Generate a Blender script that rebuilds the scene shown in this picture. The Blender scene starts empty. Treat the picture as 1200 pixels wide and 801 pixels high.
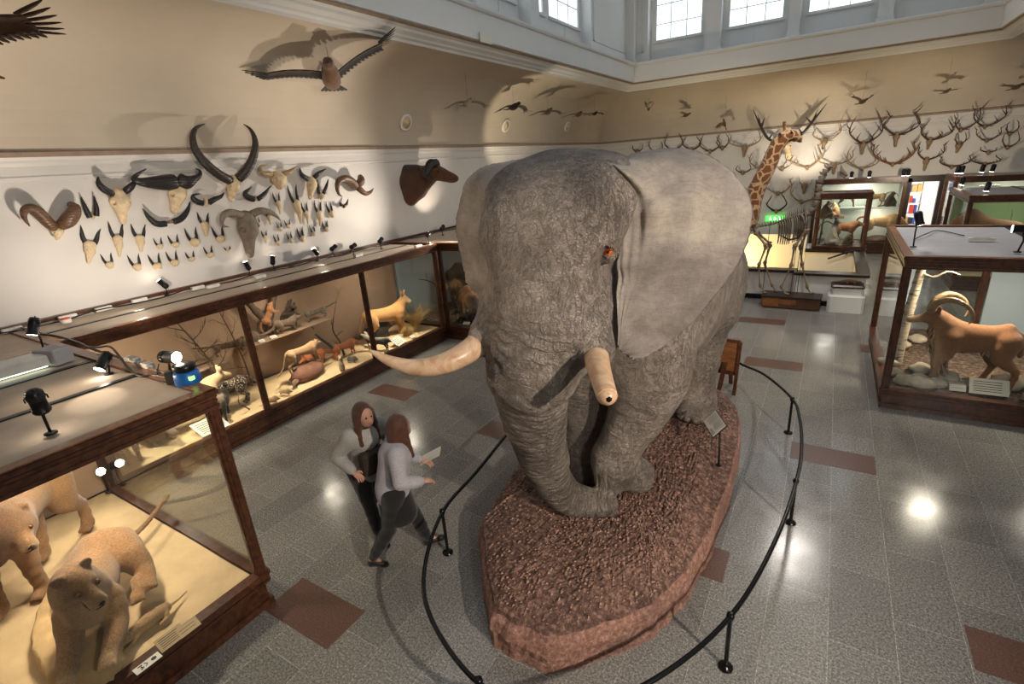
import bpy, math, random
import numpy as np
from mathutils import Vector, Matrix, Euler
random.seed(7); RNG = np.random.default_rng(7)
S = bpy.context.scene; COL = S.collection; PI = math.pi
# ---------------------------------------------------------------- camera
CAM_H = 3.8; FPX = 591.69; YAW, PITCH, ROLL = -.566954, .338853, -.074819
def cam_axes():
    cy, sy = math.cos(YAW), math.sin(YAW); cp, sp = math.cos(PITCH), math.sin(PITCH); cr, sr = math.cos(ROLL), math.sin(ROLL)
    f = np.array([sy*cp, cy*cp, -sp]); r = np.array([cy, -sy, 0.]); u = np.cross(r, f)
    return cr*r+sr*u, -sr*r+cr*u, f
CR, CU, CF = cam_axes()
cam = bpy.data.cameras.new('camera'); camo = bpy.data.objects.new('camera', cam); COL.objects.link(camo)
cam.sensor_width = 36; cam.lens = FPX/1200*36; cam.clip_start = .05; cam.clip_end = 200
camo.matrix_world = Matrix(((CR[0], CU[0], -CF[0], 0), (CR[1], CU[1], -CF[1], 0), (CR[2], CU[2], -CF[2], CAM_H), (0, 0, 0, 1)))
S.camera = camo
S.view_settings.view_transform = 'Standard'; S.view_settings.look = 'None'; S.view_settings.gamma = 1
S.view_settings.use_curve_mapping = False; S.view_settings.exposure = 0.1
# ---------------------------------------------------------------- world and main light levels
W = bpy.data.worlds.new('sky'); S.world = W; W.use_nodes = True
W.node_tree.nodes['Background'].inputs[0].default_value = (.75, .87, 1, 1); W.node_tree.nodes['Background'].inputs[1].default_value = .35
WINDOW_GLOW = 1.7; FILL_GLOW = 0.5      # frosted clerestory panes; added ceiling fill panel
SPOT_W = 1.12           # factor on the case-top spotlights
CASE_W = 0.62           # factor on the lamps inside the cases
S.cycles.max_bounces = 7; S.cycles.diffuse_bounces = 3; S.cycles.glossy_bounces = 3; S.cycles.transparent_max_bounces = 16; S.cycles.transmission_bounces = 3
S.cycles.sample_clamp_indirect = 4; S.cycles.caustics_reflective = False; S.cycles.caustics_refractive = False
S.cycles.use_denoising = True
def light(kind, name, loc, power, color=(1, .8, .58), target=None, size=.1, angle=60, blend=.6, size_y=None):
    l = bpy.data.lights.new(name, kind); o = bpy.data.objects.new(name, l); COL.objects.link(o)
    l.energy = power; l.color = color; o.location = loc
    if kind == 'SPOT': l.spot_size = math.radians(angle); l.spot_blend = blend; l.shadow_soft_size = size
    elif kind == 'POINT': l.shadow_soft_size = size
    elif kind == 'AREA':
        l.size = size
        if size_y: l.shape = 'RECTANGLE'; l.size_y = size_y
    if target is not None: o.rotation_euler = (Vector(target)-Vector(loc)).to_track_quat('-Z', 'Y').to_euler()
    elif kind == 'AREA': o.rotation_euler = (0, 0, 0)
    return o
# ---------------------------------------------------------------- pixel -> place in the room
def ray(x, y): return CF+CR*(x-600)/FPX-CU*(y-400.5)/FPX
def onX(x, y, X): d = ray(x, y); return Vector(np.array([0, 0, CAM_H])+d*X/d[0])
def onY(x, y, Y): d = ray(x, y); return Vector(np.array([0, 0, CAM_H])+d*Y/d[1])
def onZ(x, y, Z=0.): d = ray(x, y); return Vector(np.array([0, 0, CAM_H])+d*(Z-CAM_H)/d[2])
# ---------------------------------------------------------------- object helpers
def tag(o, label=None, cat=None, group=None, kind=None):
    if label: o['label'] = label
    if cat: o['category'] = cat
    if group: o['group'] = group
    if kind: o['kind'] = kind
    return o
def thing(name, label, cat, loc=(0, 0, 0), rz=0, group=None):
    o = bpy.data.objects.new(name, None); COL.objects.link(o); o.empty_display_size = .1
    o.location = loc; o.rotation_euler = (0, 0, rz); return tag(o, label, cat, group)
def copy_tree(o, parent=None):
    c = o.copy(); COL.objects.link(c); c.parent = parent
    for ch in list(o.children): copy_tree(ch, c)
    return c
def mesh_obj(name, v, f, mat, parent=None, smooth=False, kind=None, mi=None, cols=None, loc=None, rot=None, fattr=None):
    me = bpy.data.meshes.new(name); me.from_pydata([tuple(map(float, p)) for p in v], [], [tuple(int(i) for i in q) for q in f])
    for m in (mat if isinstance(mat, (list, tuple)) else [mat]): me.materials.append(m)
    if mi is not None: me.polygons.foreach_set('material_index', np.array(mi, np.int32))
    if smooth: me.polygons.foreach_set('use_smooth', np.ones(len(me.polygons), bool))
    if cols is not None: set_col(me, cols)
    if fattr is not None:
        a = me.attributes.new('wr', 'FLOAT_VECTOR', 'POINT'); a.data.foreach_set('vector', np.asarray(fattr, np.float32).ravel())
    me.update()
    o = bpy.data.objects.new(name, me); COL.objects.link(o); o.parent = parent
    if loc is not None: o.location = loc
    if rot is not None: o.rotation_euler = rot
    if kind: o['kind'] = kind
    return o
def set_col(me, cols):
    a = me.color_attributes.new('Col', 'FLOAT_COLOR', 'POINT'); c = np.ones((len(cols), 4), np.float32); c[:, :3] = cols; a.data.foreach_set('color', c.ravel())
class MB:
    """collects shapes for ONE mesh"""
    def __init__(s): s.v = []; s.f = []; s.mi = []
    def add(s, v, f, m=0):
        n = len(s.v); s.v += [tuple(p) for p in v]; s.f += [tuple(i+n for i in q) for q in f]; s.mi += [m]*len(f); return s
    def box(s, x0, x1, y0, y1, z0, z1, m=0, b=0.0):
        if x0 > x1: x0, x1 = x1, x0
        if y0 > y1: y0, y1 = y1, y0
        if b <= 0:
            v = [(x, y, z) for z in (z0, z1) for y in (y0, y1) for x in (x0, x1)]
            return s.add(v, [(0, 2, 3, 1), (4, 5, 7, 6), (0, 1, 5, 4), (2, 6, 7, 3), (0, 4, 6, 2), (1, 3, 7, 5)], m)
        # chamfered vertical and top edges
        R = [(x0+b, y0), (x1-b, y0), (x1, y0+b), (x1, y1-b), (x1-b, y1), (x0+b, y1), (x0, y1-b), (x0, y0+b)]
        Q = [(x0+2*b, y0+b), (x1-2*b, y0+b), (x1-b, y0+2*b), (x1-b, y1-2*b), (x1-2*b, y1-b), (x0+2*b, y1-b), (x0+b, y1-2*b), (x0+b, y0+2*b)]
        v = [(x, y, z0) for x, y in R]+[(x, y, z1-b) for x, y in R]+[(x, y, z1) for x, y in Q]
        f = [tuple(range(7, -1, -1)), tuple(range(16, 24))]
        for k in (0, 8): f += [(k+i, k+(i+1) % 8, k+8+(i+1) % 8, k+8+i) for i in range(8)]
        return s.add(v, f, m)
    def obox(s, c, ax, ay, az, m=0):
        """oriented box, half-axis vectors"""
        c, ax, ay, az = map(Vector, (c, ax, ay, az))
        v = [c+i*ax+j*ay+k*az for k in (-1, 1) for j in (-1, 1) for i in (-1, 1)]
        return s.add(v, [(0, 2, 3, 1), (4, 5, 7, 6), (0, 1, 5, 4), (2, 6, 7, 3), (0, 4, 6, 2), (1, 3, 7, 5)], m)
    def tube(s, pts, rad, n=8, m=0, cap=True, flat=1.0):
        pts = [Vector(p) for p in pts]
        if not hasattr(rad, '__len__'): rad = [rad]*len(pts)
        t0 = (pts[1]-pts[0]).normalized(); up = Vector((0, 0, 1)) if abs(t0.z) < .9 else Vector((1, 0, 0))
        a = t0.cross(up).normalized(); base = len(s.v); V = []
        for i, p in enumerate(pts):
            t = (pts[min(i+1, len(pts)-1)]-pts[max(i-1, 0)])
            t = t.normalized() if t.length > 1e-9 else t0
            a = a-a.dot(t)*t
            a = a.normalized() if a.length > 1e-6 else t.orthogonal().normalized()
            b = t.cross(a)
            for k in range(n):
                w = 2*PI*k/n; V.append(p+a*math.cos(w)*rad[i]+b*math.sin(w)*rad[i]*flat)
        F = []
        for i in range(len(pts)-1):
            for k in range(n): F.append((i*n+k, i*n+(k+1) % n, (i+1)*n+(k+1) % n, (i+1)*n+k))
        if cap: F.append(tuple(range(n-1, -1, -1))); F.append(tuple((len(pts)-1)*n+k for k in range(n)))
        return s.add(V, F, m)
    def lathe(s, prof, c=(0, 0, 0), n=24, m=0, axis='z', cap=True):
        V = []; F = []
        for r, z in prof:
            for k in range(n):
                w = 2*PI*k/n; q = (r*math.cos(w), r*math.sin(w), z)
                if axis == 'x': q = (q[2], q[0], q[1])
                if axis == 'y': q = (q[1], q[2], q[0])
                V.append((c[0]+q[0], c[1]+q[1], c[2]+q[2]))
        for i in range(len(prof)-1):
            for k in range(n): F.append((i*n+k, i*n+(k+1) % n, (i+1)*n+(k+1) % n, (i+1)*n+k))
        if cap: F += [tuple(range(n-1, -1, -1)), tuple((len(prof)-1)*n+k for k in range(n))]
        return s.add(V, F, m)
    def ball(s, c, r, n=10, m=0):
        if not hasattr(r, '__len__'): r = (r, r, r)
        V = [(c[0], c[1], c[2]-r[2])]; F = []; h = n//2
        for i in range(1, h):
            p = -PI/2+PI*i/h
            for k in range(n): w = 2*PI*k/n; V.append((c[0]+r[0]*math.cos(p)*math.cos(w), c[1]+r[1]*math.cos(p)*math.sin(w), c[2]+r[2]*math.sin(p)))
        V.append((c[0], c[1], c[2]+r[2])); L = len(V)-1
        for k in range(n):
            F.append((0, 1+(k+1) % n, 1+k)); F.append((L, 1+(h-2)*n+k, 1+(h-2)*n+(k+1) % n))
            for i in range(h-2): F.append((1+i*n+k, 1+i*n+(k+1) % n, 1+(i+1)*n+(k+1) % n, 1+(i+1)*n+k))
        return s.add(V, F, m)
    def build(s, name, mat, parent=None, smooth=False, kind=None, loc=None, rot=None):
        return mesh_obj(name, s.v, s.f, mat, parent, smooth, kind, s.mi, loc=loc, rot=rot)
def curve_pts(P, n):
    """Catmull-Rom through the rows of P (any width), n samples"""
    P = np.array(P, float); m = len(P); out = []
    for t in np.linspace(0, m-1, n):
        i = min(int(t), m-2); u = t-i
        p0, p1, p2, p3 = P[max(i-1, 0)], P[i], P[i+1], P[min(i+2, m-1)]
        out.append(.5*((2*p1)+(-p0+p2)*u+(2*p0-5*p1+4*p2-p3)*u*u+(-p0+3*p1-3*p2+p3)*u**3))
    return np.array(out)
# ---------------------------------------------------------------- smooth solids: blended fields turned into one continuous surface
class Solid:
    def __init__(s, h, lo, hi):
        s.h = h; s.lo = np.array(lo, float); n = np.ceil((np.array(hi)-lo)/h).astype(int)+1
        s.n = n; s.V = np.full(n, 9., np.float32); s.ax = [s.lo[i]+h*np.arange(n[i]) for i in range(3)]; s.pr = []
    def _sub(s, lo, hi, k):
        a = np.maximum(((np.array(lo)-k-s.lo)/s.h-3).astype(int), 0); b = np.minimum(((np.array(hi)+k-s.lo)/s.h+4).astype(int), s.n)
        sl = tuple(slice(a[i], max(b[i], a[i])) for i in range(3))
        return sl, s.ax[0][sl[0]][:, None, None], s.ax[1][sl[1]][None, :, None], s.ax[2][sl[2]][None, None, :]
    def _mix(s, sl, d, k, sub=False):
        d = d.astype(np.float32); A = s.V[sl]
        if A.size == 0: return
        if sub:
            hh = np.clip(.5-.5*(A+d)/k, 0, 1); s.V[sl] = A*(1-hh)-d*hh+k*hh*(1-hh)
        else:
            hh = np.clip(.5+.5*(A-d)/k, 0, 1); s.V[sl] = A*(1-hh)+d*hh-k*hh*(1-hh)
    def cone(s, a, b, ra, rb, k=.05, col=None, sub=False):
        a, b = np.array(a, float), np.array(b, float); R = max(ra, rb)
        sl, X, Y, Z = s._sub(np.minimum(a, b)-R, np.maximum(a, b)+R, k)
        d = b-a; L = max(float(d@d), 1e-12)
        t = np.clip(((X-a[0])*d[0]+(Y-a[1])*d[1]+(Z-a[2])*d[2])/L, 0, 1)
        q = np.sqrt((X-a[0]-t*d[0])**2+(Y-a[1]-t*d[1])**2+(Z-a[2]-t*d[2])**2)-(ra+(rb-ra)*t)
        s._mix(sl, q, k, sub)
        if col is not None: s.pr.append((a, b, ra, rb, col))
    def chain(s, P, k=.05, col=None, n=None):
        P = curve_pts(P, n or 2*len(P)-1) if len(P) > 2 else np.array(P, float)
        for i in range(len(P)-1): s.cone(P[i][:3], P[i+1][:3], P[i][3], P[i+1][3], k if i == 0 else min(k, .6*P[i][3]+1e-4), col)
    def ell(s, c, r, rot=None, k=.05, col=None, sub=False):
        c, r = np.array(c, float), np.array(r, float); R = r.max() if rot is not None else r
        sl, X, Y, Z = s._sub(c-R, c+R, k); x, y, z = X-c[0], Y-c[1], Z-c[2]
        if rot is not None:
            M = np.array(Euler(rot).to_matrix().transposed()); x, y, z = (M[i, 0]*x+M[i, 1]*y+M[i, 2]*z for i in range(3))
        a = np.sqrt((x/r[0])**2+(y/r[1])**2+(z/r[2])**2); b = np.sqrt((x/r[0]**2)**2+(y/r[1]**2)**2+(z/r[2]**2)**2)
        s._mix(sl, a*(a-1)/np.maximum(b, 1e-6), k, sub)
        if col is not None: s.pr.append((c, c, r.mean(), r.mean(), col))
    def loft(s, axis, st, k=.05, col=None, e=2.0):
        """stations (s, c1, c2, r1, r2) along a coordinate axis"""
        st = np.array(st, float); D = curve_pts(st, 12*len(st)); D = D[np.argsort(D[:, 0])]
        o = [i for i in range(3) if i != axis]; lo = np.zeros(3); hi = np.zeros(3)
        lo[axis], hi[axis] = st[0, 0], st[-1, 0]
        for j, i in enumerate(o): lo[i] = (st[:, 1+j]-st[:, 3+j]).min(); hi[i] = (st[:, 1+j]+st[:, 3+j]).max()
        sl, X, Y, Z = s._sub(lo, hi, k); G = [X, Y, Z]; A = np.ravel(G[axis]); sh = [1, 1, 1]; sh[axis] = -1
        I = [np.interp(A, D[:, 0], D[:, j]).reshape(sh) for j in range(1, 5)]
        u, v = np.abs(G[o[0]]-I[0]), np.abs(G[o[1]]-I[1]); r1, r2 = np.maximum(I[2], .01), np.maximum(I[3], .01)
        m = ((u/r1)**e+(v/r2)**e)**(1/e); q = (m-1)*np.minimum(r1, r2)
        q = q*np.ones_like(X*Y*Z)
        out = np.maximum(st[0, 0]-G[axis], G[axis]-st[-1, 0]); q = np.where(out > 0, np.sqrt(np.maximum(q, 0)**2+out**2), q)
        s._mix(sl, q, k)
        if col is not None:
            for i in range(len(st)-1):
                a = np.zeros(3); b = np.zeros(3); a[axis], b[axis] = st[i, 0], st[i+1, 0]; a[o], b[o] = st[i, 1:3], st[i+1, 1:3]
                s.pr.append((a, b, st[i, 3:].mean(), st[i+1, 3:].mean(), col))
    def surface(s):
        V = s.V; ins = V < 0; n = V.shape
        cnt = np.zeros(tuple(i-1 for i in n), np.int8)
        for a in (0, 1):
            for b in (0, 1):
                for c in (0, 1): cnt += ins[a:n[0]-1+a, b:n[1]-1+b, c:n[2]-1+c]
        act = np.argwhere((cnt > 0) & (cnt < 8)); idx = np.full(cnt.shape, -1, np.int32); idx[tuple(act.T)] = np.arange(len(act))
        P = np.zeros((len(act), 3)); N = np.zeros(len(act))
        cor = [(a, b, c) for a in (0, 1) for b in (0, 1) for c in (0, 1)]
        for c0 in cor:
            for ax in range(3):
                if c0[ax]: continue
                c1 = list(c0); c1[ax] = 1
                v0 = V[tuple((act+c0).T)]; v1 = V[tuple((act+c1).T)]; m = (v0 < 0) != (v1 < 0)
                t = v0[m]/(v0[m]-v1[m]); q = np.tile(np.array(c0, float), (m.sum(), 1)); q[:, ax] = t; P[m] += q; N[m] += 1
        P = (act+P/N[:, None])*s.h+s.lo; F = []
        for ax in range(3):
            sl0 = [slice(None)]*3; sl1 = [slice(None)]*3; sl0[ax] = slice(0, -1); sl1[ax] = slice(1, None)
            a, b = ins[tuple(sl0)], ins[tuple(sl1)]; E = np.argwhere(a != b); fl = a[tuple(E.T)]
            o = [(ax+1) % 3, (ax+2) % 3]; ok = (E[:, o[0]] > 0) & (E[:, o[1]] > 0) & (E[:, o[0]] < n[o[0]]-1) & (E[:, o[1]] < n[o[1]]-1)
            E, fl = E[ok], fl[ok]; q = []
            for d1, d2 in ((1, 1), (0, 1), (0, 0), (1, 0)):
                g = E.copy(); g[:, o[0]] -= d1; g[:, o[1]] -= d2; q.append(idx[tuple(g.T)])
            q = np.stack(q, 1); q[~fl] = q[~fl][:, ::-1]; F.append(q)
        return P, np.concatenate(F)
    def colours(s, P, sharp=.04):
        acc = np.zeros((len(P), 3)); w = np.zeros(len(P)); ds = []
        for a, b, ra, rb, col in s.pr:
            d = b-a; L = max(float(d@d), 1e-12); t = np.clip((P-a)@d/L, 0, 1)
            ds.append(np.linalg.norm(P-a-t[:, None]*d, axis=1)-(ra+(rb-ra)*t))
        ds = np.array(ds); ds -= ds.min(0)
        for i, p in enumerate(s.pr):
            e = np.exp(-ds[i]/sharp); acc += e[:, None]*np.array(p[4]); w += e
        return acc/w[:, None]
def fast_mesh(name, P, F, mat, parent=None, cols=None, smooth=True, fattr=None):
    me = bpy.data.meshes.new(name); me.vertices.add(len(P)); me.vertices.foreach_set('co', np.asarray(P, np.float32).ravel())
    m = len(F); me.loops.add(4*m); me.polygons.add(m); me.loops.foreach_set('vertex_index', np.asarray(F, np.int32).ravel())
    me.polygons.foreach_set('loop_start', np.arange(0, 4*m, 4, dtype=np.int32))
    me.polygons.foreach_set('use_smooth', np.full(m, smooth, bool)); me.update(calc_edges=True); me.validate()
    for k in (mat if isinstance(mat, (list, tuple)) else [mat]): me.materials.append(k)
    if cols is not None: set_col(me, cols)
    if fattr is not None:
        a = me.attributes.new('wr', 'FLOAT_VECTOR', 'POINT'); a.data.foreach_set('vector', np.asarray(fattr, np.float32).ravel())
    o = bpy.data.objects.new(name, me); COL.objects.link(o); o.parent = parent
    return o
def vnormals(P, F):
    n = np.zeros_like(P); a = P[F[:, 2]]-P[F[:, 0]]; b = P[F[:, 3]]-P[F[:, 1]]; c = np.cross(a, b)
    for i in range(4): np.add.at(n, F[:, i], c)
    return n/np.maximum(np.linalg.norm(n, axis=1), 1e-12)[:, None]
# ---------------------------------------------------------------- materials (all procedural)
def srgb(r, g, b):
    f = lambda c: c/12.92 if c <= .04045 else ((c+.055)/1.055)**2.4
    return (f(r/255), f(g/255), f(b/255))
class NT:
    def __init__(s, name):
        s.m = bpy.data.materials.new(name); s.m.use_nodes = True; s.t = s.m.node_tree; s.p = s.t.nodes['Principled BSDF']; s.out = s.t.nodes['Material Output']
    def n(s, typ, **kw):
        x = s.t.nodes.new('ShaderNode'+typ)
        for k, v in kw.items():
            if k.startswith('i_'): x.inputs[int(k[2:]) if k[2:].isdigit() else k[2:]].default_value = v
            else: setattr(x, k, v)
        return x
    def l(s, a, b): s.t.links.new(a, b); return s
    def set(s, **kw):
        for k, v in kw.items(): s.p.inputs[k.replace('_', ' ')].default_value = v
    def coord(s, scale=(1, 1, 1), which='Object', src=None):
        tc = s.n('TexCoord'); mp = s.n('Mapping'); mp.inputs['Scale'].default_value = scale; s.l(tc.outputs[which] if src is None else src, mp.inputs[0]); return mp.outputs[0]
    def noise(s, vec, scale, detail=3, rough=.55, dist=0): 
        x = s.n('TexNoise'); x.inputs['Scale'].default_value = scale; x.inputs['Detail'].default_value = detail; x.inputs['Roughness'].default_value = rough; x.inputs['Distortion'].default_value = dist
        s.l(vec, x.inputs['Vector']); return x.outputs['Fac']
    def ramp(s, fac, stops):
        x = s.n('ValToRGB'); e = x.color_ramp.elements
        while len(e) < len(stops): e.new(.5)
        for i, (p, c) in enumerate(stops): e[i].position = p; e[i].color = (*c, 1) if len(c) == 3 else c
        s.l(fac, x.inputs[0]); return x.outputs[0]
    def mix(s, a, b, fac, mode='MIX'):
        x = s.n('Mix', data_type='RGBA', blend_type=mode)
        for v, i in ((fac, 0), (a, 6), (b, 7)):
            if isinstance(v, bpy.types.NodeSocket): s.l(v, x.inputs[i])
            elif isinstance(v, (int, float)): x.inputs[i].default_value = v
            else: x.inputs[i].default_value = (*v, 1)
        return x.outputs[2]
    def math(s, op, a, b=0.):
        x = s.n('Math', operation=op)
        for v, i in ((a, 0), (b, 1)):
            if isinstance(v, bpy.types.NodeSocket): s.l(v, x.inputs[i])
            else: x.inputs[i].default_value = v
        return x.outputs[0]
    def bump(s, h, strength=.3, dist=.01, nrm=None):
        x = s.n('Bump'); x.inputs['Strength'].default_value = strength; x.inputs['Distance'].default_value = dist; s.l(h, x.inputs['Height'])
        if nrm is not None: s.l(nrm, x.inputs['Normal'])
        s.l(x.outputs[0], s.p.inputs['Normal']); return x.outputs[0]
def plain(name, c, rough=.6, metal=0., var=.12, scale=8, bump=0., spec=.5, bscale=None):
    t = NT(name); v = t.coord(); f = t.noise(v, scale, 4)
    a = tuple(x*(1-var) for x in c); b = tuple(min(x*(1+var), 1) for x in c)
    t.l(t.ramp(f, [(.3, a), (.7, b)]), t.p.inputs['Base Color']); t.set(Roughness=rough, Metallic=metal); t.p.inputs['Specular IOR Level'].default_value = spec
    if bump: t.bump(t.noise(v, bscale or scale*6, 4), bump, .01)
    return t.m
M = {}
def wood(name, c1, c2, rough=.35, sc=(3, 3, 30)):
    t = NT(name); v = t.coord(sc); f = t.noise(v, 3, 5, .6, .6); g = t.noise(t.coord((1, 1, 1)), 2.0, 2)
    c = t.ramp(f, [(.3, c1), (.7, c2)]); c = t.mix(c, t.mix(c, c1, 1.0, 'MULTIPLY'), g)
    t.l(c, t.p.inputs['Base Color']); t.set(Roughness=rough); t.bump(f, .12, .003); return t.m
M['mahog'] = wood('mahogany_frame', srgb(68, 40, 29), srgb(134, 86, 60), .28, (6, 6, 6))
M['mahog_light'] = wood('worn_mahogany_edge', srgb(112, 68, 40), srgb(190, 126, 78), .32, (8, 8, 8))
M['dark_wood'] = wood('dark_wood', srgb(48, 32, 26), srgb(78, 52, 40), .35, (6, 6, 6))
M['ply'] = wood('plywood', srgb(132, 84, 44), srgb(178, 122, 68), .5, (2.5, 2.5, 12))
M['plinth_wood'] = wood('plinth_wood', srgb(92, 60, 40), srgb(138, 92, 60), .5, (3, 3, 14))
def wallmat(name, c, dirt=.06, stain=None):
    t = NT(name); v = t.coord(); f = t.noise(v, .7, 5, .6); g = t.noise(v, 6, 4)
    c2 = t.ramp(f, [(.3, tuple(x*(1-dirt*1.5) for x in c)), (.7, c)])
    t.l(c2, t.p.inputs['Base Color']); t.set(Roughness=.85); t.p.inputs['Specular IOR Level'].default_value = .2; t.bump(g, .08, .006); return t.m
M['wall_low'] = wallmat('painted_wall_white', srgb(216, 210, 203))
M['cove'] = wallmat('cream_plaster_cove', srgb(198, 184, 165), .08)
M['white'] = wallmat('white_painted_joinery', srgb(226, 224, 220), .05)
M['line'] = plain('painted_gap_shadow', srgb(150, 130, 112), .9)  # brown shadow line of the moulding gaps, put into the colour
def floor_mat():
    t = NT('polished_stone_slabs'); v = t.coord()
    br = t.n('TexBrick'); br.offset = .5; br.squash = 1
    for k, x in (('Scale', 1.), ('Mortar Size', .003), ('Mortar Smooth', .3), ('Bias', 0.), ('Brick Width', .9), ('Row Height', .46)): br.inputs[k].default_value = x
    br.inputs['Color1'].default_value = (.46, .46, .46, 1); br.inputs['Color2'].default_value = (.58, .58, .58, 1); br.inputs['Mortar'].default_value = (.9, .9, .9, 1)
    mp = t.n('Mapping'); mp.inputs['Rotation'].default_value = (0, 0, PI/2); mp.inputs['Location'].default_value = (0.2, 0.07, 0); t.l(t.n('TexCoord').outputs['Object'], mp.inputs[0]); t.l(mp.outputs[0], br.inputs['Vector'])
    sp = t.noise(v, 55, 4, .75); sp2 = t.noise(v, 160, 2, .8)
    vo = t.n('TexVoronoi', feature='DISTANCE_TO_EDGE'); vo.inputs['Scale'].default_value = 16
    nz = t.n('TexNoise'); nz.inputs['Scale'].default_value = 9; nz.inputs['Detail'].default_value = 5; t.l(v, nz.inputs['Vector'])
    t.l(t.mix(v, nz.outputs['Color'], .28), vo.inputs['Vector'])
    base = t.ramp(t.mix(sp, sp2, .5), [(.38, srgb(62, 61, 59)), (.5, srgb(122, 119, 114)), (.62, srgb(186, 181, 172))])
    crack = t.ramp(vo.outputs['Distance'], [(0, (.45, .45, .45)), (.035, (1, 1, 1))])
    big = t.ramp(t.noise(v, .45, 3), [(.35, (.86, .86, .88)), (.65, (1.0, .99, .96))])
    c = t.mix(base, br.outputs['Color'], 1.0, 'MULTIPLY'); c = t.mix(c, crack, .5, 'MULTIPLY'); c = t.mix(c, big, 1.0, 'MULTIPLY')
    c = t.mix(c, (2.0, 2.0, 2.0), 1.0, 'MULTIPLY')
    t.l(c, t.p.inputs['Base Color'])
    rg = t.ramp(t.noise(v, 3, 4), [(.3, (.13, .13, .13)), (.7, (.24, .24, .24))]); t.l(rg, t.p.inputs['Roughness'])
    t.bump(t.noise(v, 4, 3), .04, .01); t.p.inputs['Specular IOR Level'].default_value = .5
    return t.m
M['floor'] = floor_mat()
def brown_tile():
    t = NT('brown_stone_slab'); v = t.coord(); f = t.noise(v, 70, 4, .7)
    c = t.ramp(f, [(.3, srgb(70, 47, 40)), (.62, srgb(110, 80, 69)), (.8, srgb(160, 130, 116))])
    t.l(c, t.p.inputs['Base Color']); t.set(Roughness=.28); return t.m
M['brown'] = brown_tile()
def glass_mat(name='case_glass', tint=(.93, .97, .96), k=.0):
    t = NT(name); tr = t.n('BsdfTransparent'); tr.inputs[0].default_value = (*tint, 1); gl = t.n('BsdfGlossy'); gl.inputs['Roughness'].default_value = .02; gl.inputs[0].default_value = (1, 1, 1, 1)
    fr = t.n('Fresnel'); t.l(t.math('SUBTRACT', 1.45, t.math('MULTIPLY', t.n('NewGeometry').outputs['Backfacing'], 1.45-1/1.45)), fr.inputs[0])
    mx = t.n('MixShader'); t.l(t.math('ADD', fr.outputs[0], k), mx.inputs[0]); t.l(tr.outputs[0], mx.inputs[1]); t.l(gl.outputs[0], mx.inputs[2]); t.l(mx.outputs[0], t.out.inputs[0]); return t.m
M['glass'] = glass_mat(tint=(.97, .99, .98), k=.0)
def emit(name, c, s):
    t = NT(name); e = t.n('Emission'); e.inputs[0].default_value = (*c, 1); e.inputs[1].default_value = s; t.l(e.outputs[0], t.out.inputs[0]); return t.m
M['lampface'] = emit('lamp_lens_glow', (1, .88, .72), 22)
M['black'] = plain('black_metal', srgb(24, 23, 23), .35, .3)
M['rail'] = plain('black_painted_steel', srgb(30, 29, 30), .22, .6)
M['paper_sand'] = plain('sand_coloured_card', srgb(188, 164, 124), .8, var=.05)
M['paper'] = plain('paper_label', srgb(222, 216, 200), .7, var=.03)
M['topgrey'] = plain('case_top_panel', srgb(186, 168, 148), .7, var=.08, scale=5)
M['topgrey_cool'] = plain('case_top_panel_cool', srgb(168, 166, 168), .7, var=.06, scale=5)
M['chrome'] = plain('bright_metal', srgb(190, 190, 190), .2, .9)
M['whiteplastic'] = plain('white_plastic', srgb(215, 212, 205), .4)
M['blue'] = plain('blue_plastic', srgb(24, 96, 170), .35)
M['green_led'] = emit('green_display', (.3, 1, .2), 2.5)
M['orange'] = plain('orange_plastic', srgb(200, 80, 30), .4)
M['sand'] = plain('pale_sand', srgb(204, 176, 134), .95, var=.14, scale=3, bump=.6, bscale=14)
M['bone'] = plain('old_bone', srgb(206, 182, 146), .6, var=.22, scale=14, bump=.3)
M['bone_dark'] = plain('brown_old_bone', srgb(142, 118, 92), .6, var=.25, scale=12, bump=.3)
M['bone_grey'] = plain('grey_weathered_bone', srgb(120, 106, 92), .7, var=.25, scale=10, bump=.3)
def horn(name, c, rings=60):
    t = NT(name); v = t.coord(); f = t.noise(v, 24, 4, .7); t.l(t.ramp(f, [(.3, tuple(x*.55 for x in c)), (.7, tuple(x*1.3 for x in c))]), t.p.inputs['Base Color']); t.set(Roughness=.42)
    w = t.n('TexWave', wave_type='BANDS', bands_direction='Z'); w.inputs['Scale'].default_value = rings/6; w.inputs['Distortion'].default_value = 2; t.l(v, w.inputs['Vector']); t.bump(w.outputs['Fac'], .35, .01); return t.m
M['horn'] = horn('dark_horn', srgb(52, 42, 36)); M['horn_brown'] = horn('brown_ram_horn', srgb(98, 70, 48)); M['horn_black'] = horn('black_horn', srgb(32, 28, 27)); M['horn_pale'] = horn('pale_tan_horn', srgb(156, 128, 92))
M['antler'] = horn('dark_antler', srgb(86, 62, 42)); M['antler_pale'] = horn('pale_antler', srgb(158, 132, 96)); M['antler_red'] = horn('reddish_antler', srgb(124, 82, 48))
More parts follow.
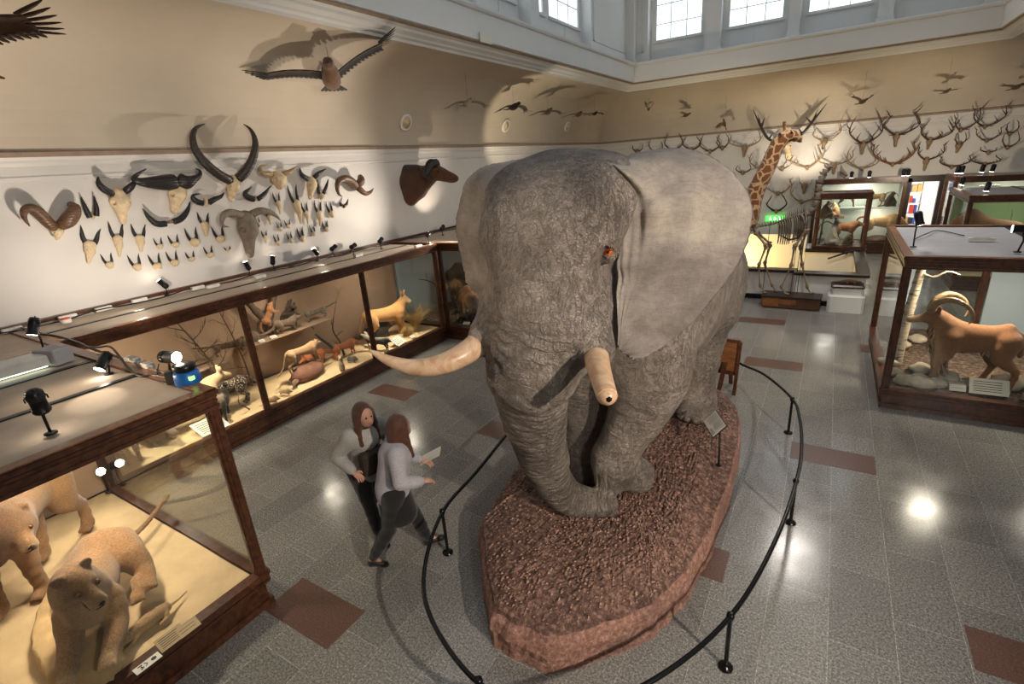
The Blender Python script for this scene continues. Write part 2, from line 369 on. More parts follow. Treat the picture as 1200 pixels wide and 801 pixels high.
def fur(name, stripe=None, scale=1.0, rough=.8, bumpk=.5, hair=(30, 30, 90)):
    t = NT(name); v = t.coord(); at = t.n('VertexColor'); at.layer_name = 'Col'
    f = t.noise(t.coord(tuple(h*scale for h in hair)), 1.6, 4, .7); g = t.noise(v, 4*scale, 3)
    c = t.mix(at.outputs[0], t.ramp(f, [(.3, (.42, .40, .37)), (.7, (1.25, 1.22, 1.2))]), .85, 'MULTIPLY'); c = t.mix(c, t.ramp(g, [(.3, (.75, .75, .75)), (.7, (1.1, 1.1, 1.1))]), .7, 'MULTIPLY')
    if stripe is not None: c = stripe(t, v, c)
    t.l(c, t.p.inputs['Base Color']); t.set(Roughness=rough); t.p.inputs['Specular IOR Level'].default_value = .25
    t.p.inputs['Sheen Weight'].default_value = .25; t.bump(f, bumpk, .01); return t.m
M['fur'] = fur('animal_fur', bumpk=.8)
def spots(sc, dark, lo=.1, hi=.16, jit=1.0, zs=1.0):
    def fn(t, v, c):
        mp = t.n('Mapping'); mp.inputs['Scale'].default_value = (1, 1, zs); t.l(v, mp.inputs[0])
        vo = t.n('TexVoronoi'); vo.inputs['Scale'].default_value = sc; vo.inputs['Randomness'].default_value = jit; t.l(mp.outputs[0], vo.inputs['Vector'])
        k = t.ramp(vo.outputs['Distance'], [(lo, (0, 0, 0)), (hi, (1, 1, 1))]); return t.mix(dark, c, k)
    return fn
M['fur_spots'] = fur('spotted_fur', spots(22, srgb(30, 22, 16), .33, .42))
M['fur_rows'] = fur('rows_of_pale_marks_fur', spots(20, srgb(205, 185, 150), .3, .38, .8, 2.2))
def giraffe_fn(t, v, c):
    nz = t.n('TexNoise'); nz.inputs['Scale'].default_value = 5; t.l(v, nz.inputs['Vector'])
    vo = t.n('TexVoronoi', feature='DISTANCE_TO_EDGE'); vo.inputs['Scale'].default_value = 6.2; t.l(t.mix(v, nz.outputs['Color'], .14), vo.inputs['Vector'])
    k = t.ramp(vo.outputs['Distance'], [(.075, (0, 0, 0)), (.105, (1, 1, 1))])
    sep = t.n('SeparateColor'); t.l(t.n('VertexColor', layer_name='Col').outputs[0], sep.inputs[0])
    k2 = t.math('MULTIPLY', k, t.math('LESS_THAN', sep.outputs[2], .30))     # no patches where the coat is pale
    return t.mix(c, srgb(122, 72, 38), k2)
M['giraffe'] = fur('giraffe_coat', giraffe_fn)
def skin_mat():
    t = NT('elephant_skin'); v = t.coord(); at = t.n('Attribute'); at.attribute_name = 'wr'
    sep = t.n('SeparateXYZ'); t.l(at.outputs['Vector'], sep.inputs[0])           # x: length along trunk / leg, y: around, z: weight
    nz = t.n('TexNoise'); nz.inputs['Scale'].default_value = 6; nz.inputs['Detail'].default_value = 5; nz.inputs['Roughness'].default_value = .65; t.l(v, nz.inputs['Vector'])
    wv = t.mix(v, nz.outputs['Color'], .12)
    def vor(sc, src, s3=(1, 1, 1), lo=0, hi=.12):
        mp = t.n('Mapping'); mp.inputs['Scale'].default_value = s3; t.l(src, mp.inputs[0])
        vo = t.n('TexVoronoi', feature='DISTANCE_TO_EDGE'); vo.inputs['Scale'].default_value = sc; t.l(mp.outputs[0], vo.inputs['Vector']); return t.ramp(vo.outputs['Distance'], [(lo, (0, 0, 0)), (hi, (1, 1, 1))])
    n1 = t.noise(t.coord((1, 1, 1.6)), 30, 6, .72, .6); n2 = t.noise(t.coord((1.5, 1.5, .6)), 9, 6, .7, 1.2); fine = t.noise(v, 120, 3, .7)
    ridge = lambda f, w: t.ramp(t.math('ABSOLUTE', t.math('SUBTRACT', f, .5)), [(0, (0, 0, 0)), (w, (1, 1, 1))])
    a = ridge(n1, .05); b = ridge(n2, .035)
    cx = t.n('CombineXYZ'); wx = t.math('ADD', sep.outputs[0], t.math('MULTIPLY', t.noise(v, 3.5, 5), .20)); t.l(wx, cx.inputs[0]); t.l(t.math('MULTIPLY', sep.outputs[1], .07), cx.inputs[1]); t.l(t.math('MULTIPLY', t.noise(v, 14, 2), .05), cx.inputs[2])
    c = vor(16, cx.outputs[0], (1, 1, 1), 0, .16); c2 = vor(34, wv, (1, 1, 1), 0, .2)
    cw = t.mix((1, 1, 1), t.mix(c, c2, .4, 'MULTIPLY'), sep.outputs[2]); net = vor(46, t.mix(v, nz.outputs['Color'], .05), (1, 1, 1.4), 0, .14)
    mid = t.noise(v, 24, 5, .72)
    rough = t.math('MULTIPLY', t.math('MULTIPLY', mid, sep.outputs[2]), 1.6)
    h = t.math('ADD', t.math('MULTIPLY', a, .18), t.math('MULTIPLY', b, .5)); h = t.math('ADD', h, t.math('MULTIPLY', cw, 1.5)); h = t.math('ADD', h, t.math('MULTIPLY', fine, .35)); h = t.math('ADD', h, t.math('MULTIPLY', net, .4)); h = t.math('ADD', h, rough)
    big = t.ramp(t.noise(v, 1.8, 6, .62), [(.34, srgb(144, 133, 124)), (.52, srgb(178, 166, 156)), (.68, srgb(206, 193, 180))])
    vc = t.n('VertexColor'); vc.layer_name = 'Col'
    col = t.mix(big, vc.outputs[0], 1.0, 'MULTIPLY')
    na = t.math('MULTIPLY', t.math('ADD', t.math('MULTIPLY', net, .45), .55), t.math('ADD', t.math('MULTIPLY', a, .22), .78)); lines = t.math('MULTIPLY', t.math('MULTIPLY', na, b), cw)
    col = t.mix(col, t.ramp(lines, [(0, (.40, .38, .36)), (.8, (1, 1, 1))]), .75, 'MULTIPLY')
    col = t.mix(col, t.ramp(mid, [(.3, (.74, .73, .72)), (.7, (1.16, 1.14, 1.12))]), .75, 'MULTIPLY')
    col = t.mix(col, t.ramp(fine, [(.3, (.78, .78, .78)), (.7, (1.12, 1.1, 1.08))]), .6, 'MULTIPLY')
    t.l(col, t.p.inputs['Base Color']); t.set(Roughness=.66); t.p.inputs['Specular IOR Level'].default_value = .3; t.bump(h, .9, .017)
    return t.m
M['eleph'] = skin_mat()
def ear_mat():
    t = NT('elephant_ear_skin'); v = t.coord(); f = t.noise(v, 2.2, 6, .62); g = t.noise(t.coord((1, 1, .5)), 34, 6, .75, .5); w = t.noise(t.coord((.5, .5, 2.2)), 7, 5, .6, 1.0); fine = t.noise(v, 120, 3)
    c = t.ramp(f, [(.34, srgb(120, 112, 106)), (.52, srgb(149, 140, 132)), (.68, srgb(176, 165, 152))])
    c = t.mix(c, t.ramp(g, [(.3, (.8, .79, .78)), (.7, (1.1, 1.09, 1.07))]), .7, 'MULTIPLY'); c = t.mix(c, t.ramp(t.math('ABSOLUTE', t.math('SUBTRACT', w, .5)), [(0, (.66, .64, .62)), (.03, (1, 1, 1))]), .5, 'MULTIPLY')
    t.l(c, t.p.inputs['Base Color']); t.set(Roughness=.7); t.p.inputs['Specular IOR Level'].default_value = .25
    t.bump(t.math('ADD', t.math('MULTIPLY', g, .9), t.math('ADD', t.math('MULTIPLY', fine, .3), t.math('MULTIPLY', w, .9))), .55, .012); return t.m
M['eleph_ear'] = ear_mat()
def ivory():
    t = NT('ivory'); v = t.coord(); f = t.noise(t.coord((2, 2, 2)), 4, 5, .65, 1.5)
    t.l(t.ramp(f, [(.3, srgb(186, 142, 106)), (.5, srgb(208, 172, 138)), (.68, srgb(222, 194, 164))]), t.p.inputs['Base Color']); t.set(Roughness=.35)
    t.bump(t.noise(v, 30, 3), .1, .005); return t.m
M['ivory'] = ivory()
def earth(name, c1, c2, c3, sc=14):
    t = NT(name); v = t.coord(); f = t.noise(v, sc, 6, .75); g = t.noise(v, 1.6, 3)
    c = t.ramp(f, [(.32, c1), (.5, c2), (.68, c3)]); c = t.mix(c, t.ramp(g, [(.3, (.6, .6, .62)), (.7, (1.15, 1.1, 1.08))]), .9, 'MULTIPLY')
    t.l(c, t.p.inputs['Base Color']); t.set(Roughness=.8); t.bump(f, .9, .03); return t.m
M['redearth'] = earth('red_brown_earth', srgb(62, 44, 38), srgb(116, 86, 73), srgb(186, 150, 132), 20)
M['soil'] = earth('leaf_litter_soil', srgb(34, 24, 20), srgb(92, 70, 54), srgb(180, 152, 122), 16)
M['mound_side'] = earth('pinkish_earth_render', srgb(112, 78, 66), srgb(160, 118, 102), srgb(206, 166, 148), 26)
M['pebble'] = plain('red_earth_grit', srgb(170, 134, 116), .8, var=.3, scale=25)
M['rock'] = plain('pale_grey_rock', srgb(186, 172, 150), .85, var=.3, scale=6, bump=.8, bscale=20)
M['rock_brown'] = plain('brown_boulder', srgb(118, 78, 58), .8, var=.3, scale=6, bump=.8, bscale=16)
M['rock_sand'] = plain('sandstone_ledge', srgb(206, 172, 122), .85, var=.18, scale=5, bump=.7, bscale=12)
M['bark'] = plain('dry_branch_bark', srgb(84, 66, 52), .85, var=.3, scale=16, bump=.6)
def birch():
    t = NT('birch_bark'); v = t.coord((3, 3, 14)); f = t.noise(v, 1.8, 4, .7)
    t.l(t.ramp(f, [(.36, srgb(44, 36, 30)), (.46, srgb(190, 172, 146)), (.7, srgb(222, 208, 184))]), t.p.inputs['Base Color']); t.set(Roughness=.7); return t.m
M['birch'] = birch()
M['straw'] = plain('dry_grass', srgb(168, 140, 88), .8, var=.2, scale=10)
M['back_rose'] = plain('painted_rose_grey_backdrop', srgb(164, 136, 112), .9, var=.09, scale=1.2)
M['back_blue'] = plain('pale_blue_backdrop', srgb(176, 190, 198), .8, var=.04, scale=1.2)
M['back_green'] = plain('pale_green_backdrop', srgb(150, 180, 130), .85, var=.04, scale=1.2)
M['back_white'] = plain('pale_grey_green_backdrop', srgb(206, 210, 200), .85, var=.03, scale=1.2)
M['feather_dark'] = fur('dark_feathers', hair=(60, 8, 60)); M['eye_orange'] = plain('orange_glass_eye', srgb(214, 96, 30), .1); M['eye_dark'] = plain('dark_glass_eye', srgb(20, 14, 10), .08)
M['skinp'] = plain('human_skin', srgb(208, 158, 136), .55, var=.05)
# ---------------------------------------------------------------- the room
XL, XR, YF, YB = -8.9, 5.6, -3.6, 22.3
def struct(mb, name, mat, smooth=False): return mb.build(name, mat, None, smooth, 'structure')
fl = MB().box(XL-.1, XR+.1, YF-.1, YB+.1, -.12, 0, 0)
BT = [(-.07, .85, 6.51, 6.95), (-4.13, -3.24, 1.78, 2.22), (-6.92, -6.0, 5.76, 6.19), (-4.18, -3.27, 5.36, 5.80), (1.33, 2.25, 4.0, 4.16+.28), (-1.03, -.08, 9.5, 9.94), (-1.5, -.55, 12.1, 12.52),
      (.81, 1.7, 10.9, 11.33), (-1.35, -.45, 4.02, 4.46), (-.1, .85, 1.7, 2.14), (-6.9, -6.0, 9.5, 9.94), (.3, 1.2, 16.0, 16.5), (-4.1, -3.2, 9.5, 9.94), (3.3, 4.2, 1.6, 2.0)]
for x0, x1, y0, y1 in BT: fl.box(x0, x1, y0, y1, -.01, .0016, 1)
struct(fl, 'floor', [M['floor'], M['brown']])
# wall profile (inset d from the wall plane, height z, material slot): 0 low wall, 1 cove, 2 white mouldings, 3 dark gap
prof = [(0, 0, 0), (0, 4.02, 0), (.02, 4.03, 2), (.03, 4.07, 2), (.015, 4.09, 2), (.02, 4.20, 2), (.05, 4.24, 2), (.05, 4.27, 2), (.075, 4.31, 2), (.075, 4.37, 3), (.03, 4.39, 3)]
for i in range(0, 17):
    t = PI/2*i/16; prof.append((.03+1.86*(1-math.cos(t)), 4.40+1.62*math.sin(t), 1))
prof += [(1.90, 6.02, 2), (1.92, 6.06, 2), (1.99, 6.08, 2), (2.01, 6.11, 2), (2.10, 6.15, 2), (2.12, 6.19, 2), (2.2, 6.21, 2), (2.25, 6.24, 3), (2.23, 6.26, 3), (2.26, 6.275, 2), (2.27, 6.78, 2), (2.31, 6.80, 2), (2.33, 6.84, 2), (2.33, 6.88, 2), (2.28, 6.9, 2), (1.9, 6.9, 2)]
def wall_side(name, side):
    V = []; F = []; mi = []
    for d, z, m in prof:
        c = [(XL+d, YF+d), (XL+d, YB-d), (XR-d, YB-d), (XR-d, YF+d)]; a, b = c[side], c[(side+1) % 4]; V += [(a[0], a[1], z), (b[0], b[1], z)]
    for i in range(len(prof)-1): F.append((2*i, 2*i+2, 2*i+3, 2*i+1)); mi.append(0 if prof[i+1][2] == 2 and prof[i+1][1] < 4.4 else prof[i+1][2])
    return V, F, mi
MW = [M['wall_low'], M['cove'], M['white'], M['line']]
for nm, sd in (('wall_left', 0), ('wall_right', 2), ('wall_front', 3)):
    V, F, mi = wall_side(nm, sd); mesh_obj(nm, V, F, MW, kind='structure', mi=mi)
# back wall with the doorway opening
V, F, mi = wall_side('wall_back', 1)
DX0, DX1, DZ = 2.12, 4.3, 2.36
V = V[2:]; F = [tuple(i-2 for i in q) for q in F[1:]]; mi = mi[1:]
bw = MB(); bw.v = V; bw.f = F; bw.mi = mi
bw.add([(XL, YB, 0), (DX0, YB, 0), (DX0, YB, 4.02), (XL, YB, 4.02)], [(0, 1, 2, 3)], 0)
bw.add([(DX1, YB, 0), (XR, YB, 0), (XR, YB, 4.02), (DX1, YB, 4.02)], [(0, 1, 2, 3)], 0)
bw.add([(DX0, YB, DZ), (DX1, YB, DZ), (DX1, YB, 4.02), (DX0, YB, 4.02)], [(0, 1, 2, 3)], 0)
bw.build('wall_back', MW, None, False, 'structure')
# dark door frame with a centre post
fr = MB().box(DX0-.02, DX0+.16, YB-.16, YB+.1, 0, DZ+.02).box(DX1-.16, DX1+.02, YB-.16, YB+.1, 0, DZ).box(DX0-.02, DX1+.02, YB-.16, YB+.1, DZ-.1, DZ+.1).box(3.02, 3.14, YB-.12, YB+.06, 0, DZ-.1)
fr.build('door_1', M['dark_wood'], None, False, 'structure')
# the bright shop room beyond the doorway
sr = MB()
sr.box(1.2, 6.2, YB+.01, YB+5.0, -.12, -.001, 0); sr.box(1.2, 6.2, YB+5.0, YB+5.1, 0, 3, 0); sr.box(1.1, 1.2, YB+.1, YB+5, 0, 3, 0); sr.box(6.2, 6.3, YB+.1, YB+5, 0, 3, 0); sr.box(1.1, 6.3, YB+.1, YB+5, 3, 3.1, 0)
sr.build('wall_side_room', M['white'], None, False, 'structure')
light('AREA', 'side_room_ceiling_lamp', (3.4, YB+2.4, 2.95), 190, (1, .98, .97), size=2.6)
# upper walls of the lantern, with deep window bays
UD, UZ0, UZ1, SILL = 1.93, 6.9, 10.4, 7.56
def upper(name, side, bays, lo, hi):
    """wall along a side; bays are (a, b) window spans along the side"""
    mb = MB(); T = .34
    def bx(a, b, d0, d1, z0, z1, m=0):
        if side == 'left': mb.box(XL+d0, XL+d1, a, b, z0, z1, m)
        elif side == 'right': mb.box(XR-d1, XR-d0, a, b, z0, z1, m)
        elif side == 'back': mb.box(a, b, YB-d1, YB-d0, z0, z1, m)
        else: mb.box(a, b, YF+d0, YF+d1, z0, z1, m)
    bx(lo, hi, UD-T-.06, UD-T, UZ0, SILL); e = [lo]+[q for w in bays for q in w]+[hi]
    for i in range(0, len(e), 2):
        a, b = e[i], e[i+1]
        bx(a, b, UD-T-.06, UD-T, SILL, UZ1)
        c0, c1 = a+.16 if i else a, b-.16 if i < len(e)-2 else b
        if c1-c0 > .1:
            bx(c0, c1, UD-T, UD, UZ0, UZ1); bx(c0-.04, c1+.04, UD-T, UD+.05, UZ0, UZ0+.12); bx(c0-.02, c1+.02, UD-T, UD+.02, UZ0+.12, UZ0+.16)
            mdl = (c0+c1)/2
            if c1-c0 > .5:
                w = (c1-c0)/2-.16
                for s0, s1, za, zb in ((mdl-w, mdl-w+.04, 7.25, 10.1), (mdl+w-.04, mdl+w, 7.25, 10.1), (mdl-w, mdl+w, 7.25, 7.29)): bx(s0, s1, UD, UD+.025, za, zb)
    for a, b in bays:
        bx(a, b, UD-T-.06, UD-T, 9.9, UZ1); bx(a-.02, b+.02, UD-T-.02, UD-T+.07, SILL-.05, SILL)
        bx((a+b)/2-.012, (a+b)/2+.012, UD-T, UD-T+.012, UZ0+.05, SILL-.06)
    struct(mb, name, M['white'])
NW = [0]
def pane_mat():
    t = NT('daylit_frosted_blind'); v = t.coord(); w = t.n('TexWave', wave_type='BANDS', bands_direction='Z'); w.inputs['Scale'].default_value = 9; w.inputs['Distortion'].default_value = .3; t.l(v, w.inputs['Vector'])
    c = t.ramp(w.outputs['Fac'], [(.2, (.55, .74, .92)), (.7, (.92, .98, 1))]); e = t.n('Emission'); t.l(c, e.inputs[0]); e.inputs[1].default_value = WINDOW_GLOW; t.l(e.outputs[0], t.out.inputs[0]); return t.m
M['pane'] = pane_mat()
def win(side, a, b):
    NW[0] += 1; mb = MB(); pn = MB(); d = UD-.34-.05
    def bx(m, a, b, d0, d1, z0, z1):
        if side == 'left': m.box(XL+d0, XL+d1, a, b, z0, z1)
        elif side == 'right': m.box(XR-d1, XR-d0, a, b, z0, z1)
        elif side == 'back': m.box(a, b, YB-d1, YB-d0, z0, z1)
        else: m.box(a, b, YF+d0, YF+d1, z0, z1)
    bx(pn, a+.03, b-.03, d-.02, d, SILL+.02, 9.88)
    for x in (a, b-.05): bx(mb, x, x+.05, d-.02, d+.05, SILL, 9.9)
    bx(mb, a+.05, b-.05, d-.02, d+.05, SILL, SILL+.05); bx(mb, a+.05, b-.05, d-.02, d+.05, 9.85, 9.9)
    n = 3
    for i in range(1, n): x = a+(b-a)*i/n; bx(mb, x-.012, x+.012, d, d+.02, SILL+.05, 9.85)
    for z in (8.1, 8.7, 9.3): bx(mb, a+.05, b-.05, d, d+.02, z-.012, z+.012)
    o = struct(mb, 'window_%d' % NW[0], M['white']); pn.build('pane', M['pane'], o)
LX0, LX1, LY0, LY1 = XL+UD, XR-UD, YF+UD, YB-UD
bb = [(-6.1, -4.45), (-3.64, -1.94), (-1.30, .40), (1.1, 2.8)]
upper('wall_upper_back', 'back', bb, LX0, LX1)
lb = [(y, y+1.62) for y in (-.86, 1.55, 3.96, 6.37, 8.78, 11.19)]+[(13.6, 14.35), (14.62, 16.72)]
upper('wall_upper_left', 'left', lb, LY0, LY1)
upper('wall_upper_right', 'right', lb, LY0, LY1)
upper('wall_upper_front', 'front', bb, LX0, LX1)
for a, b in bb: win('back', a, b)
for a, b in lb: win('left', a, b)
for a, b in lb: win('right', a, b)
cm = MB(); cm.box(LX0-.4, LX1+.4, LY0-.4, LY0+1.5, UZ1, UZ1+.1); cm.box(LX0-.4, LX1+.4, LY1-1.5, LY1+.4, UZ1, UZ1+.1); cm.box(LX0-.4, LX0+1.5, LY0+1.5, LY1-1.5, UZ1, UZ1+.1); cm.box(LX1-1.5, LX1+.4, LY0+1.5, LY1-1.5, UZ1, UZ1+.1); struct(cm, 'ceiling', M['white'])
# unseen glowing ceiling panel, added as soft fill light
fill_mat = emit('ceiling_fill_glow', (.80, .90, 1), FILL_GLOW); lf = MB(); n_ = 8
for i in range(n_+1): y = LY0+1.5+(LY1-LY0-3)*i/n_; lf.box(LX0+1.5, LX1-1.5, y-.05, y+.05, UZ1-.02, UZ1+.1)
for x in (LX0+1.5, (LX0+LX1)/2, LX1-1.5): lf.box(x-.05, x+.05, LY0+1.5, LY1-1.5, UZ1-.02, UZ1+.1)
wl = struct(lf, 'window_40', M['white']); MB().box(LX0+1.5, LX1-1.5, LY0+1.5, LY1-1.5, UZ1+.06, UZ1+.08).build('pane', fill_mat, wl)
# corner pilaster in the back-left corner of the lantern
struct(MB().box(LX0-.05, LX0+.30, LY1-.30, LY1+.05, 6.9, UZ1).box(LX0-.05, LX0+.36, LY1-.36, LY1+.05, 6.9, 7.02), 'trim_1', M['white'])
# ---------------------------------------------------------------- display cases
def add_glass(parent, a, b, z0, z1, axis, c, name='glass_pane'):
    """vertical pane between a and b on the plane axis=c"""
    m = MB(); h = .004
    if axis == 'x': m.box(c-h, c+h, a, b, z0, z1)
    else: m.box(a, b, c-h, c+h, z0, z1)
    return m.build(name, M['glass'], parent)
def rail_run(m, p, q, z0, z1, w, out, lips=True):
    """moulded rail from p to q (xy), outward normal out"""
    (x0, y0), (x1, y1) = p, q; ox, oy = out
    L = Vector((x1-x0, y1-y0, 0)); c = Vector(((x0+x1)/2, (y0+y1)/2, 0)); u = L.normalized(); n = Vector((ox, oy, 0)); H = z1-z0
    m.obox(c+Vector((0, 0, (z0+z1)/2))-n*w/2, L/2-u*(.001+.002*(abs(ox) > .5)), n*w/2, (0, 0, H/2))
    if lips:
        m.obox(c+Vector((0, 0, z1-.018))+n*.012, L/2+u*.012, n*.012, (0, 0, .018)); m.obox(c+Vector((0, 0, z1-.055))+n*.006, L/2, n*.006, (0, 0, .009)); m.obox(c+Vector((0, 0, (z0+z1)/2-.01))+n*.004, L/2, n*.004, (0, 0, .012)); m.obox(c+Vector((0, 0, z0+.014))+n*.008, L/2, n*.008, (0, 0, .014))
def post(parent, x, y, z0, z1, w=.085, mat=None):
    m = MB().box(x-w/2, x+w/2, y-w/2, y+w/2, z0, z1, 0, .008).box(x-w*.22, x+w*.22, y-w/2-.008, y+w/2+.008, z0+.02, z1-.02).box(x-w/2-.008, x+w/2+.008, y-w*.22, y+w*.22, z0+.02, z1-.02)
    return m.build('post', mat or M['mahog'], parent)
def case(name, label, x0, x1, y0, y1, zb, zt, posts, glass, solid=(), top='topgrey', strips='y', floor_mat=None, group=None, strip_at=()):
    """glass = sides with panes, posts = xy list, solid = sides with opaque backs (side, material)"""
    t = thing(name, label, 'display case', ((x0+x1)/2, (y0+y1)/2, 0), 0, group)
    inv = Matrix.Translation((-(x0+x1)/2, -(y0+y1)/2, 0)); ch = []
    b = MB(); b.box(x0+.03, x1-.03, y0+.03, y1-.03, 0, zb-.02)
    sides = {'x0': ((x0, y0), (x0, y1), (-1, 0)), 'x1': ((x1, y0), (x1, y1), (1, 0)), 'y0': ((x0, y0), (x1, y0), (0, -1)), 'y1': ((x0, y1), (x1, y1), (0, 1))}
    for s in glass:
        p, q, o = sides[s]; e_ = .0009*list(sides).index(s); rail_run(b, p, q, zb-.10-e_, zb+.02-e_, .09-e_, o); rail_run(b, p, q, .0+e_, .07+e_, .05-e_, o, False)
    ch.append(b.build('base', M['mahog'], t))
    r = MB()
    for s in glass: p, q, o = sides[s]; e_ = .0009*list(sides).index(s); rail_run(r, p, q, zt-.16+e_, zt-e_, .09-e_, o)
    ch.append(r.build('top_rail', M['mahog'], t))
    e = MB()
    for s in glass:
        p, q, o = sides[s]; L = Vector((q[0]-p[0], q[1]-p[1], 0)); c = Vector(((p[0]+q[0])/2, (p[1]+q[1])/2, zt+.006+.0012*list(sides).index(s))); n = Vector((o[0], o[1], 0)); e.obox(c-n*.04, L/2+L.normalized()*.012, n*.052, (0, 0, .0055))
    ch.append(e.build('top_edge', M['mahog_light'], t))
    tp = MB().box(x0+.09, x1-.09, y0+.09, y1-.09, zt-.035, zt-.015); ch.append(tp.build('top_panel', M[top], t))
    for a in strip_at:
        m = MB()
        if strips == 'y': m.box(a-.03, a+.03, y0+.1, y1-.1, zt-.016, zt-.004)
        else: m.box(x0+.1, x1-.1, a-.03, a+.03, zt-.016, zt-.004)
        ch.append(m.build('glazing_bar', M['black'], t))
    for px, py in posts: ch.append(post(t, px, py, zb, zt-.15))
    for s in glass:
        ax = 'x' if s[0] == 'x' else 'y'; c = {'x0': x0+.04, 'x1': x1-.04, 'y0': y0+.04, 'y1': y1-.04}[s]
        lo, hi = (y0, y1) if ax == 'x' else (x0, x1)
        cuts = sorted({lo+.05, hi-.05} | {(py if ax == 'x' else px) for px, py in posts if abs((px if ax == 'x' else py)-c) < .06 and lo+.2 < (py if ax == 'x' else px) < hi-.2})
        for a, b_ in zip(cuts[:-1], cuts[1:]): ch.append(add_glass(t, a+.03, b_-.03, zb+.015, zt-.15, ax, c))
    for s, mt in solid:
        m = MB(); {'x0': lambda: m.box(x0+.02, x0+.05, y0+.02, y1-.02, zb, zt-.04), 'x1': lambda: m.box(x1-.05, x1-.02, y0+.02, y1-.02, zb, zt-.04), 'y0': lambda: m.box(x0+.02, x1-.02, y0+.02, y0+.05, zb, zt-.04), 'y1': lambda: m.box(x0+.02, x1-.02, y1-.05, y1-.02, zb, zt-.04)}[s]()
        ch.append(m.build('backdrop', M[mt], t))
    f = terrain(x0+.1, x1-.1, y0+.1, y1-.1, zb-.01, .02 if floor_mat == 'sand' else .05, M[floor_mat or 'sand']); f.parent = t; ch.append(f)
    for c in ch: c.matrix_parent_inverse = inv
    return t
def terrain(x0, x1, y0, y1, z, amp, mat, n=40, name='case_ground'):
    nx = max(6, int((x1-x0)/.08)); ny = max(6, int((y1-y0)/.08)); V = []; F = []
    ph = RNG.uniform(0, 6, 8)
    for j in range(ny+1):
        for i in range(nx+1):
            x = x0+(x1-x0)*i/nx; y = y0+(y1-y0)*j/ny
            h = amp*(.5+.25*math.sin(2.1*x+ph[0])*math.cos(1.7*y+ph[1])+.15*math.sin(5.3*x+3.1*y+ph[2])+.1*math.sin(9*y-4*x+ph[3]))
            V.append((x, y, z+h))
    for j in range(ny):
        for i in range(nx): a = j*(nx+1)+i; F.append((a, a+1, a+nx+2, a+nx+1))
    n0 = len(V); V += [(x0, y0, z-.02), (x1, y0, z-.02), (x1, y1, z-.02), (x0, y1, z-.02)]; F.append((n0+3, n0+2, n0+1, n0))
    return mesh_obj(name, V, F, mat, smooth=True)
LZ = 2.24
lion_case = case('display_case', 'large wooden case with glass sides holding two lions on sand, bottom left', -7.30, -4.12, -2.9, 1.90, .36, LZ, [(-4.16, 1.86), (-7.26, 1.86), (-4.16, -2.0)], ['x1', 'y1'], [('x0', 'back_rose')], 'topgrey', 'y', 'sand', None, (-6.17, -5.22))
long_case = case('display_case', 'long wall case of small mammals with three glass bays under the horn wall', -8.8, -7.36, 1.95, 8.72, .32, LZ, [(-7.40, 1.99), (-7.40, 4.12), (-7.40, 6.52), (-7.40, 8.68)], ['x1'], [('x0', 'back_rose'), ('y0', 'back_rose')], 'topgrey', 'y', 'sand', None, (-8.1,))
link_case = thing('case_top', 'flat panelled top joining the lion case to the horn wall', 'panel', (-8.05, .0, 0))
lc = MB().box(-8.8, -7.32, -2.9, 1.85, LZ-.035, LZ-.015).build('top_panel', M['topgrey'], link_case); lc2 = MB().box(-8.85, -7.32, 1.84, 1.94, LZ-.12, LZ+.01).build('cross_rail', M['mahog_light'], link_case)
lc3 = MB().box(-8.8, -7.34, -2.9, 1.83, 0, LZ-.04).build('cupboard', M['mahog'], link_case)
for c in (lc, lc2, lc3): c.matrix_parent_inverse = Matrix.Translation((8.05, 0, 0))
hog_case = case('display_case', 'wooden corner case with hoofed animals on dark soil at the end of the wall case', -8.8, -5.6, 8.80, 12.4, .30, LZ, [(-7.38, 8.84), (-6.98, 12.3), (-5.64, 8.84), (-5.64, 12.3)], ['y0', 'x1'], [('x0', 'back_blue')], 'topgrey', 'y', 'soil', None, ())
rail_back = MB().box(-8.88, -8.80, -2.9, 12.4, LZ, LZ+.05).build('trim_2', M['mahog'], None, False, 'structure')
goat_case = case('display_case', 'large glass case with the horned wild sheep and birch trunk on the right', .96, 4.7, 8.50, 11.6, .30, LZ, [(1.0, 8.54), (1.0, 11.56), (2.44, 11.5), (4.66, 8.54)], ['y0', 'x0', 'y1'], [('x1', 'back_blue')], 'topgrey_cool', 'y', 'soil', None, (2.55,))
g_back = MB().box(2.5, 4.62, 11.42, 11.46, .3, LZ-.06).build('backdrop', M['back_blue'], goat_case); g_back.matrix_parent_inverse = Matrix.Translation((-(.96+4.7)/2, -(8.5+11.6)/2, 0))
caseB = case('display_case', 'glass case with green backing behind the wild sheep case', 2.84, 6.4-1.0, 16.3, 19.0, .35, 2.3, [(2.88, 16.34), (2.88, 18.96), (4.6, 18.9), (5.3, 18.9)], ['y0', 'x0'], [('y1', 'back_green')], 'topgrey_cool', 'y', 'sand', None, (4.1,))
caseC = case('display_case', 'farthest dark wooden case on the right, nearest the doorway', 2.96, 5.4, 19.35, 20.9, .35, 2.55, [(3.0, 19.4), (3.0, 20.86), (5.3, 19.4)], ['y0', 'x0'], [('y1', 'back_white')], 'topgrey_cool', 'y', 'sand', None, ())
